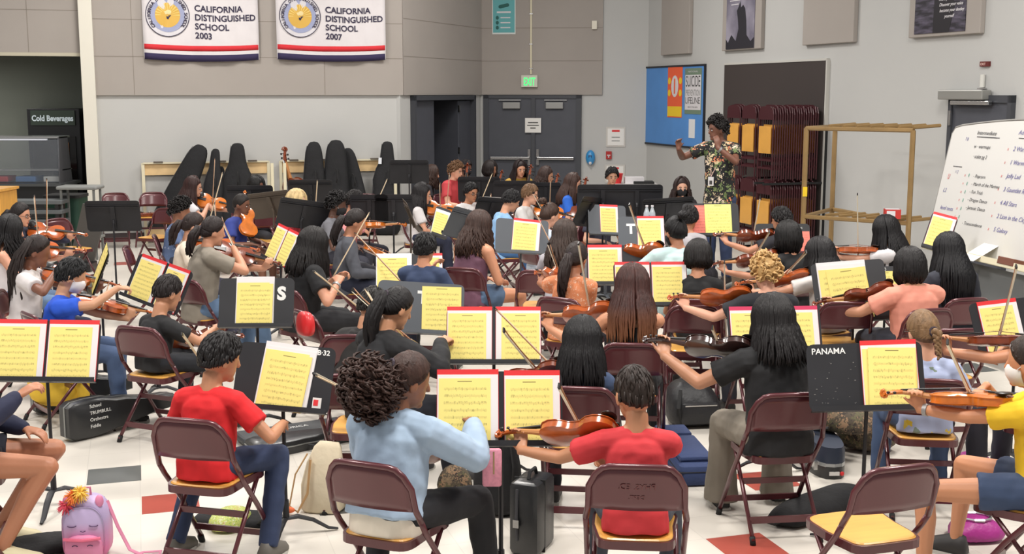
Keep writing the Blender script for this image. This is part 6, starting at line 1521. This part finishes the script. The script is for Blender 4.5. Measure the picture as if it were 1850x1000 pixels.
# black shaped case standing on its long side at the left
p = at(108, 796, 0); q = at(292, 752, 0); d = (q-p).normalized()
vcase(basis((p.x, p.y, .135), V((0, 0, -1)), d) , 'black violin-shaped case with white handwriting standing on its side, left', L=.82, w=.26, th=.13, words_=('Fiddle', 'Orchestra', 'TRUMBULL', 'School'))
p = at(45, 752, 0)
vcase(basis((p.x, p.y+.1, .14), V((0, 0, -1)), V((.8, .6, 0))), 'black round-ended case under the yellow jacket at the left', L=.7, w=.27, th=.14)
o = thing('jacket', 'yellow jacket draped over a chair and case behind the left stand', 'jacket', Matrix.Translation(at(104, 755, 0)))
m = M()
rings = []
for z, r_, s_ in ((.10, .10, 0), (.14, .17, .1), (.2, .19, .3), (.30, .17, .5), (.38, .11, .2)): rings.append([V(((r_+.02*math.sin(3*a_+s_*5))*1.1*math.cos(a_), (r_*.5)*math.sin(a_), z)) for a_ in [2*math.pi*j/24 for j in range(24)]])
m.loft(rings); obj('cloth_body', m, cloth('yellow jacket', (232, 190, 60), .5), o, sm='all'); obj('sleeve', M().tube([(.1, -.02, .33), (.2, -.03, .24), (.2, -.02, .12)], [.05, .05, .04], 10, round_=True), cloth('yellow jacket', (232, 190, 60), .5), o, sm='all')
# open case behind the bright red tee
p = at(452, 822, 0); q = at(592, 800, 0); d = (q-p).normalized()
t = vcase(basis((p.x, p.y, .0), V((d.y, -d.x, 0)), d), 'black case lying open on the floor behind the bright red tee', L=.78, w=.24, th=.09)
obj('raised_lid', M().box((-.26, .38, .04), (.22, .74, .05), bev=.02), mat('lid grey', (64, 66, 68), .6), t); lettering('MURICA', .05, white_paint, t, Matrix.Translation((-.24, .30, .0655)) @ Matrix.Rotation(R(90), 4, 'Z'))
# dark upright oblong case right of the front stand pole, and the soft bag behind it
p = at(962, 1010, 0)
t = thing('violin_case', 'black oblong case standing on end right of the stand pole in front', 'violin case', frame((p.x, p.y+.15, 0), 22))
obj('case_shell', M().box((0, 0, .185), (.16, .25, .37), bev=.03), case_blk, t, sm=True); obj('zip', M().box((0, -.03, .185), (.164, .006, .374), bev=.003), rubber, t); obj('strap', M().tube([(-.03, -.125, .08), (-.03, -.135, .2), (-.03, -.125, .34)], .008, 6), mat('strap', (60, 60, 64), .7), t); obj('buckle', M().box((-.03, -.14, .17), (.03, .012, .04)), chrome, t); obj('handle', M().tube([(0, -.05, .37), (0, -.03, .405), (0, .04, .405), (0, .06, .37)], .009, 6), rubber, t)
def lump(mx, rings_, mt, nm, label, cat, group=None, seed=1, noise_k=.02, n=26, par=None):
    rd = random.Random(seed); m = M(); rs_ = []
    for z, rx, ry, ox, oy in rings_:
        rs_.append([V((ox+(rx*math.copysign(abs(math.cos(a_))**.75, math.cos(a_)))*(1+noise_k*3*noise.noise(V((math.cos(a_)*2, math.sin(a_)*2, z*9+seed)))), oy+ry*math.copysign(abs(math.sin(a_))**.75, math.sin(a_))*(1+noise_k*3*noise.noise(V((math.sin(a_)*2, math.cos(a_)*2, z*8+seed)))), z)) for a_ in [2*math.pi*j/n for j in range(n)]])
    m.loft(rs_)
    if par: return obj(nm, m, mt, par, sm='all')
    t = thing(nm, label, cat, mx, group); o = obj('bag_body', m, mt, t, sm='all'); s_ = o.modifiers.new('s', 'SUBSURF'); s_.levels = 1; s_.render_levels = 1
    return t
p = at(905, 950, 0)
t = lump(frame((p.x-.02, p.y+.22, 0), 10), [(0, .12, .1, 0, 0), (.05, .14, .12, 0, 0), (.25, .13, .11, 0, 0), (.4, .10, .09, 0, 0), (.47, .06, .05, 0, 0)], cloth_black, 'backpack', 'black soft bag standing behind the front stand pole', 'bag')
obj('strap', M().tube([(.09, -.10, .4), (.11, -.14, .3), (.1, -.13, .12)], .012, 6, flat=.4), rubber, t)
# black backpack pile behind the denim shirt
p = at(1256, 772, 0)
t = lump(frame((p.x, p.y+.12, 0), -8), [(0, .17, .14, 0, 0), (.04, .20, .17, 0, 0), (.14, .20, .17, 0, 0), (.24, .16, .13, -.02, .02), (.31, .09, .08, -.03, .03)], mat('glossy black nylon', (28, 28, 31), .5, bump=.9, bscale=14), 'backpack', 'black shiny backpack on the floor left of the flared trousers', 'backpack', seed=3, noise_k=.05)
obj('front_pocket', M().box((0, -.165, .11), (.26, .05, .15), bev=.03), mat('glossy black nylon', (28, 28, 31), .5), t, sm=True); obj('zip', M().box((0, -.192, .17), (.22, .005, .008)), chrome, t); obj('strap', M().tube([(-.12, -.1, .26), (-.15, -.17, .15), (-.12, -.16, .03)], .014, 6, flat=.4), rubber, t)
# navy and purple case
p = at(1222, 800, 0)
p2 = at(1262, 878, 0)
t = thing('violin_case', 'navy fabric case with a purple flash lying behind the coral red tee', 'violin case', basis((p2.x-.0, p2.y, 0), V((1, .1, 0)), V((-.17, 1, 0))))
obj('case_shell', M().box((0, .38, .065), (.24, .80, .13), bev=.035), navy_cl, t, sm=True); obj('front_pocket', M().box((0, .28, .145), (.20, .46, .035), bev=.016), navy_cl, t, sm=True); obj('pocket', M().box((0, .66, .145), (.2, .2, .03), bev=.014), navy_cl, t, sm=True)
obj('purple_flash', M().ell((-.06, .36, .163), (.03, .12, .004)), mat('purple cloth', (84, 60, 130), .8), t); obj('zip', M().box((0, .38, .09), (.246, .806, .006), bev=.003), rubber, t); obj('handle', M().tube([(.12, .3, .07), (.15, .33, .07), (.15, .43, .07), (.12, .46, .07)], .01, 6), rubber, t)
# dark shell case with silver band + camouflage bag on it
p = at(1507, 866, 0)
t = thing('violin_case', 'dark blue-black case with a silver band under the camouflage bag', 'violin case', basis((p.x, p.y, 0), V((1, .05, 0)), V((-.12, 1, 0))))
def egg(z, k, w=.125, l=.40): return [V((w*k*math.copysign(abs(math.cos(a_))**.7, math.cos(a_)), .0+l*k*(1+math.sin(a_))*1.0-.0*k, z)) for a_ in [2*math.pi*j/24 for j in range(24)]]
obj('case_base', M().loft([egg(0, .93), egg(.015, 1), egg(.075, 1)]), case_blk, t, sm=True); obj('silver_band', M().loft([egg(.073, 1.02), egg(.095, 1.02)]), mat('silver band', (170, 172, 172), .35, .5), t); obj('lid', M().loft([egg(.094, 1), egg(.15, .97), egg(.19, .8)]), mat('blue black shell', (38, 46, 62), .5), t, sm=True)
obj('sticker', M().box((.0, .0, .036), (.06, .006, .022)), mat('sticker white', (215, 212, 208), .6), t); obj('red_dot', M().ell((.048, .006, .034), (.013, .006, .013)), red_card, t); obj('latch', M().box((-.11, .03, .085), (.02, .05, .05)), chrome, t)
camo = flower_mat('camouflage cloth', (76, 66, 54), [(118, 100, 78), (52, 44, 40), (140, 112, 86), (88, 84, 60)], 22, .55, True)
t = lump(frame((p.x+.13, p.y+.42, .0), 40), [(.19, .2, .13, 0, 0), (.22, .24, .16, 0, 0), (.30, .2, .14, .02, 0), (.35, .1, .07, .03, 0)], camo, 'backpack', 'brown camouflage bag slumped on the banded case', 'backpack', seed=5, noise_k=.06)
obj('strap', M().tube([(-.2, -.1, .24), (-.24, -.16, .2), (-.14, -.2, .2), (.02, -.19, .24)], .014, 6, flat=.4), rubber, t)
lump(frame((p.x+.36, p.y+.62, 0), 30), [(0, .17, .13, 0, 0), (.1, .2, .15, 0, 0), (.2, .16, .12, 0, 0), (.27, .08, .06, 0, 0)], camo, 'backpack', 'brown patterned bag standing behind the PANAMA stand', 'backpack', seed=9, noise_k=.06)
# flat black bag
p = at(1430, 955, 0); q = at(1545, 900, 0)
t = lump(frame((at(1478, 925, 0).x, at(1478, 925, 0).y, 0), 48), [(0, .10, .36, 0, 0), (.02, .13, .40, 0, 0), (.07, .12, .38, 0, 0), (.11, .06, .28, 0, 0)], cloth_black, 'garment_bag', 'flat black soft bag lying on the floor right of the flared trousers', 'bag', seed=11, noise_k=.05)
obj('handle', M().tube([(-.04, -.38, .06), (-.02, -.44, .05), (.03, -.44, .05), (.04, -.38, .06)], .01, 6), rubber, t)
# magenta bag
p = at(1762, 880, 0)
mg = mat('magenta nylon', (160, 44, 130), .45, bump=.9, bscale=18)
t = lump(frame((p.x, p.y+.05, 0), 0), [(0, .09, .08, 0, 0), (.05, .12, .1, 0, 0), (.14, .11, .1, 0, 0), (.2, .06, .05, 0, 0)], mg, 'drawstring_bag', 'magenta shiny bag beside the flowered top', 'bag', seed=13, noise_k=.08)
obj('draw_cord', M().tube([(-.03, -.09, .17), (.0, -.12, .1), (.05, -.11, .04)], .005, 5), rubber, t)
p = at(1762, 985, 0)
t = lump(frame((p.x+.03, p.y+.1, 0), 0), [(0, .13, .1, 0, 0), (.04, .15, .12, 0, 0), (.08, .12, .1, 0, 0), (.12, .06, .05, 0, 0)], mg, 'drawstring_bag', 'magenta bag on the floor under the yellow tee', 'bag', seed=15, noise_k=.08)
obj('bag_opening', M().tube([(.08*math.cos(a_*.63), .06*math.sin(a_*.63), .115) for a_ in range(11)], .008, 5), chrome, t)
# cream tote
p = at(580, 928, 0)
cream = mat('cream canvas', (214, 202, 176), .9, bump=.6, bscale=12, var=.06, vscale=8)
t = thing('tote_bag', 'cream canvas tote bag slumped on the floor left of the denim jacket', 'bag', frame((p.x, p.y+.06, 0), 12))
rings = []
for z, hw, hd_, ox in ((0, .10, .06, 0), (.02, .115, .075, 0), (.15, .11, .07, .005), (.28, .095, .05, .02), (.36, .075, .022, .04), (.39, .055, .008, .05)):
    rings.append([V((ox+hw*math.copysign(abs(math.cos(a_))**.5, math.cos(a_))*(1+.05*math.sin(z*30+a_*3)), hd_*math.copysign(abs(math.sin(a_))**.5, math.sin(a_)), z)) for a_ in [2*math.pi*j/24 for j in range(24)]])
obj('bag_body', M().loft(rings), cream, t, sm='all'); obj('handle', M().tube([(-.06, -.05, .33), (-.12, -.08, .22), (-.15, -.10, .05), (-.10, -.11, .02), (-.05, -.09, .12), (-.04, -.06, .3)], .009, 6, flat=.5), mat('tan strap', (176, 140, 96), .8), t, sm=True); obj('charm', M().ell((-.155, -.11, .03), (.04, .02, .018)), mat('orange charm', (226, 110, 60), .6), t, sm=True)
# unicorn backpack
p = at(150, 1016, 0)
lil = bpy.data.materials.new('lilac to pink backpack'); lil.use_nodes = True; nt = lil.node_tree; b_ = nt.nodes['Principled BSDF']; b_.inputs['Roughness'].default_value = .5
tc = nt.nodes.new('ShaderNodeTexCoord'); sp = nt.nodes.new('ShaderNodeSeparateXYZ'); cr = nt.nodes.new('ShaderNodeValToRGB'); cr.color_ramp.elements[0].color = lin((226, 130, 176))+(1,); cr.color_ramp.elements[1].color = lin((190, 172, 212))+(1,); cr.color_ramp.elements[0].position = .2; cr.color_ramp.elements[1].position = .7
nt.links.new(tc.outputs['Generated'], sp.inputs[0]); nt.links.new(sp.outputs['Z'], cr.inputs[0]); nt.links.new(cr.outputs[0], b_.inputs['Base Color'])
t = thing('backpack', 'small lilac and pink backpack with a face and fluffy rainbow tuft, bottom left', 'backpack', frame((p.x, p.y+.06, 0), -6) @ Matrix.Scale(1.02, 4))
def rbx(w, h, y0, y1, z0=0, top=.5):
    rr = []
    for y, k in ((y0, .9), (y0+.015, 1), (y1-.015, 1), (y1, .9)):
        ring = []
        for j in range(28):
            a_ = 2*math.pi*j/28; c_, s_ = math.cos(a_), math.sin(a_); e = .75 if s_ > 0 else .4
            ring.append(V((w/2*k*math.copysign(abs(c_)**e, c_), y, z0+h/2+h/2*k*math.copysign(abs(s_)**e, s_))))
        rr.append(ring)
    return M().loft(rr)
obj('bag_body', rbx(.215, .30, -.03, .10), lil, t, sm='all'); obj('front_pocket', rbx(.175, .125, -.075, -.03, .01), mat('pink satin', (226, 140, 178), .5), t, sm='all'); obj('face_panel', rbx(.19, .26, -.05, -.03, .01), lil, t, sm='all')
dk = mat('dark violet thread', (84, 60, 96), .7)
for s in (-1, 1):
    obj('closed_eye', M().tube([V((s*.05+.022*math.cos(R(a_)), -.054, .185-.010*math.sin(R(a_)))) for a_ in range(20, 161, 20)], .0025, 5), dk, t)
    obj('ear', M().ell((s*.075, -.02, .29), (.02, .014, .03)), mat('pink satin', (226, 140, 178), .5), t, sm='all')
    obj('pocket_eye', M().tube([V((s*.035+.013*math.cos(R(a_)), -.078, .085+.008*math.sin(R(a_)))) for a_ in range(20, 161, 20)], .002, 5), dk, t)
obj('mouth', M().tube([(-.012, -.055, .155), (0, -.056, .150), (.012, -.055, .155)], .002, 5), dk, t)
obj('sequin_trim', M().tube([(-.085, -.078, .125), (0, -.082, .118), (.085, -.078, .125)], .008, 6), mat('rose sequins', (224, 110, 140), .3, .3), t)
obj('carry_loop', M().tube([(-.02, .05, .30), (-.018, .05, .335), (.018, .05, .335), (.02, .05, .30)], .006, 6), mat('pink strap', (214, 130, 160), .6), t, sm=True)
rd = random.Random(2)
for cc, cl, nm in (((-.075, -.03, .275), (226, 90, 110), 'a'), ((-.045, -.03, .32), (240, 140, 70), 'b'), ((-.01, -.03, .335), (240, 200, 90), 'c')):
    f_ = M()
    for i in range(90):
        d_ = V((rd.gauss(0, 1), rd.gauss(0, 1), rd.gauss(0, 1))).normalized(); f_.tube([V(cc), V(cc)+d_*.025, V(cc)+d_*.045+V((0, 0, -.008))], [.004, .003, .0008], 4)
    obj('fluff', f_, mat('fluff '+nm, cl, .9), t, fix=False)
obj('strap', M().tube([(.09, .07, .26), (.14, .04, .14), (.20, .0, .035), (.27, -.03, .012), (.34, -.02, .01), (.34, .03, .01), (.26, .02, .012), (.18, -.04, .01), (.12, -.05, .01)], .011, 6, flat=.3, up=(0, 0, 1)), mat('pink strap', (214, 130, 160), .6), t, sm=True)
# pink pouch hanging from the front stand
p = atY(889, 806, 5.13)
t = thing('pencil_pouch', 'pink pencil pouch hanging below the lip of the front stand', 'pouch', Matrix.Translation((p.x, p.y-.03, p.z)))
obj('pouch_body', M().box((0, 0, -.085), (.085, .03, .17), bev=.012), mat('dotted pink cloth', (222, 148, 168), .8, var=.12, vscale=60), t, sm=True); obj('zip', M().box((.008, -.017, -.06), (.006, .003, .10)), mat('brass zip', (150, 130, 90), .4, .6), t)
# bottles on a stand
for i, px in enumerate((1168, 1178)):
    p = at(px, 407, .96); t = thing('water_bottle', 'clear water bottle on a stand below the conductor, %s one' % ('left', 'right')[i], 'bottle', Matrix.Translation(p)); 
    cl = mat('clear plastic', (214, 222, 228), .12, alpha=.55, coat=.5)
    obj('bottle_body', M().tube([(0, 0, 0), (0, 0, .02), (0, 0, .12), (0, 0, .145), (0, 0, .175), (0, 0, .185)], [.028, .031, .031, .022, .012, .012], 14), cl, t, sm=True); obj('cap', M().tube([(0, 0, .183), (0, 0, .198)], .014, 12), ink_w, t); obj('bottle_label', M().tube([(0, 0, .06), (0, 0, .10)], .0318, 14), mat('blue label', (150, 170, 196), .5), t)
p = at(1173, 409, .955); t = thing('side_table', 'small black table carrying the two water bottles', 'table', Matrix.Translation((p.x, p.y+.03, 0)))
obj('tabletop', M().box((0, 0, .945), (.45, .3, .02)), black_steel, t)
for a_ in (-.2, .2):
    for b2 in (-.12, .12): obj('leg', M().tube([(a_, b2, 0), (a_, b2, .94)], .012, 6), black_steel, t)
# yellow green cloth between the shoes
p = at(408, 962, 0)
lump(frame((p.x, p.y+.1, 0), 10), [(0, .09, .13, 0, 0), (.03, .10, .14, 0, 0), (.07, .09, .12, 0, 0), (.09, .05, .08, 0, 0)], flower_mat('lime print cloth', (196, 206, 110), [(225, 230, 200), (120, 170, 80), (214, 120, 130)], 30, .4, True), 'lunch_bag', 'lime green patterned bag on the floor under the bright red tee', 'bag', seed=21)
t = lump(frame((p.x+.02, p.y+.16, 0), 10), [(0, .22, .10, 0, 0), (.01, .24, .12, 0, 0), (.05, .22, .11, 0, 0)], cloth_black, 'bag', 'black flat bag beneath the lime green patterned bag', 'bag', seed=22)
p = at(50, 998, 0); t = lump(frame((p.x, p.y, 0), 60), [(0, .12, .25, 0, 0), (.03, .14, .28, 0, 0), (.07, .11, .22, 0, 0)], cloth_black, 'bag', 'black bag on the floor at the bottom left corner', 'bag', seed=23)
p = at(820, 902, 0); t = lump(frame((p.x, p.y+.1, 0), 0), [(0, .09, .07, 0, 0), (.05, .11, .08, 0, 0), (.13, .08, .06, 0, 0), (.17, .03, .03, 0, 0)], camo, 'bag', 'brown patterned pouch on the floor between the front two players', 'bag', seed=25)
# red bag over a chair
p = at(545, 600, .66); t = lump(frame((p.x+.03, p.y-.02, 0), 50), [(.64, .06, .035, 0, 0), (.67, .09, .045, 0, 0), (.76, .09, .045, 0, 0), (.81, .05, .025, 0, 0)], mat('red nylon', (214, 40, 44), .45, coat=.2), 'bag', 'bright red bag hooked over a chair back behind the S stand', 'bag', seed=27, n=20)
# dark cart with papers, red cup by the corner
u, z = WD.hit(1140, 330)
p = V(((1142-925)/FPX*19.5, 19.4, 0)); t = thing('equipment_cart', 'black cart stacked with papers by the room corner', 'cart', Matrix.Translation(p))
obj('cart_body', M().box((0, 0, .40), (.7, .45, .78)), black_steel, t); obj('cart_top', M().box((0, 0, .80), (.74, .5, .03)), mat('pale top', (190, 188, 186), .6), t)
o = tag(obj('paper_stack', M().box((.02, 0, .865), (.3, .22, .10)), ink_w, mx=Matrix.Translation(p)), 'white papers stacked on the black cart', 'papers'); o = tag(obj('printer', M().box((.14, 0, .85), (.32, .25, .07), bev=.01), rubber, mx=Matrix.Translation(p+V((.02, -.1, -.03)))), 'black office device on the cart beside the papers', 'device')
o = tag(obj('red_cup', M().tube([(0, 0, 0), (0, 0, .16)], [.07, .10], 16), red_card, mx=Matrix.Translation(p+V((-.26, -.05, .815)))), 'bright red cup on the cart behind the black mop of hair', 'cup')
# black cabinet boxes below the bags at the right end of the shelves
# ---------------------------------------------------------------- kitchen serving area at the left
def kx(px, Y): return (px-925)/FPX*Y
Yk = 20.2; blackm = mat('black appliance', (22, 22, 25), .35)
zt = atY(100, 196, Yk).z; x0, x1 = kx(56, Yk), kx(150, Yk)
t = thing('drinks_fridge', 'tall black drinks cooler with a lit Cold Beverages header', 'fridge', Matrix.Translation(((x0+x1)/2, Yk+.3, 0)))
wf = x1-x0
obj('cabinet', M().box((0, 0, zt/2), (wf, .6, zt), bev=.01), blackm, t); obj('glass_door', M().box((0, -.31, .80), (wf*.82, .02, 1.45)), mat('dark glass', (20, 18, 18), .08), t); obj('header_panel', M().box((0, -.31, zt-.15), (wf*.84, .03, .24)), mat('header green', (48, 60, 50), .4), t)
lettering('Cold Beverages', .13, mat('lit lettering', (190, 200, 205), .5, emit=.25), t, Matrix.Translation((-wf*.40, -.33, zt-.2)) @ Matrix.Rotation(R(90), 4, 'X'), bold=.004, sx=.83)
obj('door_edge', M().box((wf*.26, -.33, .75), (.04, .02, 1.35)), mat('wood strip', (146, 98, 52), .6), t)
# food counter with sneeze guard
Yc = 18.3; x0, x1 = kx(-40, Yc), kx(110, Yc); zc_ = atY(50, 333, Yc).z; zg = atY(50, 248, Yc).z
t = thing('serving_counter', 'black serving counter with a clear sneeze guard at the far left', 'counter', Matrix.Translation(((x0+x1)/2, Yc, 0))); w = x1-x0
obj('counter_body', M().box((0, .35, zc_/2), (w, .7, zc_)), blackm, t); obj('counter_top', M().box((0, .3, zc_), (w+.1, .85, .04)), mat('dark grey top', (70, 72, 74), .4), t)
obj('guard_top', M().box((0, .25, zg), (w, .45, .03)), chrome, t); gl = mat('clear guard', (150, 156, 165), .06, alpha=.16)
obj('guard_glass', M().box((0, .0, (zc_+zg)/2), (w, .012, zg-zc_-.06)), gl, t); obj('guard_shelf', M().box((0, .3, zc_+(zg-zc_)*.3), (w, .4, .015)), chrome, t)
for s in (-1, 1): obj('guard_end', M().prism([(-.02, zc_), (.5, zc_), (.38, zg), (.02, zg)], .02, Matrix.Translation((s*w/2, 0, 0)) @ Matrix.Rotation(R(90), 4, 'Z')), mat('end panel', (74, 74, 78), .5), t)
obj('light_tube', M().box((0, .2, zg-.04), (w*.6, .06, .02)), mat('guard lamp', (230, 230, 240), .5, emit=.6), t)
for i, c_ in enumerate(((180, 60, 60), (70, 110, 160), (190, 190, 185))):
    tag(obj('food_tray', M().box((-w*.3+i*.42, .3, zc_+.07), (.3, .35, .08), bev=.01), mat('tray %d' % i, c_, .6), mx=Matrix.Translation(((x0+x1)/2, Yc, 0))), '%s food tray behind the sneeze guard' % ('red', 'blue', 'pale grey')[i], 'tray')
Yt = 16.5; p = V((kx(145, Yt), Yt, 0)); zt = atY(145, 338, Yt).z
t = thing('rolling_cart', 'grey rolling tray cart at the kitchen opening', 'cart', Matrix.Translation(p)); obj('tray_top', M().box((0, 0, zt), (.55, .35, .05), bev=.02), mat('grey plastic tray', (130, 132, 130), .5), t)
for s in (-1, 1):
    for q in (-1, 1): obj('post', M().tube([(s*.22, q*.13, 0), (s*.22, q*.13, zt)], .018, 6), mat('post grey', (110, 112, 110), .5), t)
obj('lower_shelf', M().box((0, 0, .3), (.5, .32, .03)), mat('grey plastic tray', (130, 132, 130), .5), t)
p = V((kx(118, 17), 17, 0)); t = thing('waste_bin', 'dark green bin beside the rolling tray cart', 'bin', Matrix.Translation(p)); obj('bin_body', M().loft([rrect_ for rrect_ in ([V((x, y, 0)) for x, y in rrect(.42, .4, .05)], [V((x*1.15, y*1.15, .82)) for x, y in rrect(.42, .4, .05)])]), mat('dark green plastic', (24, 60, 46), .6), t, sm=True); obj('bin_rim', M().loft([[V((x*1.2, y*1.2, z)) for x, y in rrect(.42, .4, .05)] for z in (.80, .84)]), rubber, t)
p = V((kx(66, 16.4), 16.4, 0)); t = thing('bench_stack', 'stack of dark grey slatted benches at the far left', 'bench', Matrix.Translation(p))
for k in range(4): obj('bench_top', M().box((0, 0, .40+.13*k), (.75, .3, .055), bev=.01), mat('bench grey', (92, 96, 98), .6), t)
for s in (-1, 1): obj('leg', M().box((s*.3, 0, .4), (.05, .25, .8)), blackm, t)
p = V((kx(136, 15.4), 15.4, 0)); t = thing('floor_monitor', 'dark tilted flat panel leaning beside the green bin', 'panel', Matrix.Translation(p)); obj('panel_board', M().box((0, 0, .42), (.30, .05, .85)), mat('panel taupe', (70, 68, 66), .6), t, mx=Matrix.Rotation(R(16), 4, 'Y')); obj('panel_foot', M().box((-.05, -.05, .06), (.5, .3, .12), bev=.02), blackm, t)
p = V((kx(-8, 14.5), 14.5, 0)); t = tag(obj('wooden_lectern', M().box((0, 0, .55), (.30, .5, 1.1), bev=.01), wood_seat, mx=Matrix.Translation(p)), 'tan wooden lectern cut by the left frame edge', 'lectern')
obj('lectern_top', M().box((0, 0, 1.11), (.34, .54, .03)), wood_seat, t)
# coral papers near the left
for (px, py, lab) in ((40, 583, 'coral paper on a chair seat behind the left stand'),):
    p = at(px, py, .47); tag(obj('loose_paper', M().box((0, 0, .003), (.25, .3, .004)), pink_card, mx=frame(p, 20, 0, -25)), lab, 'paper')
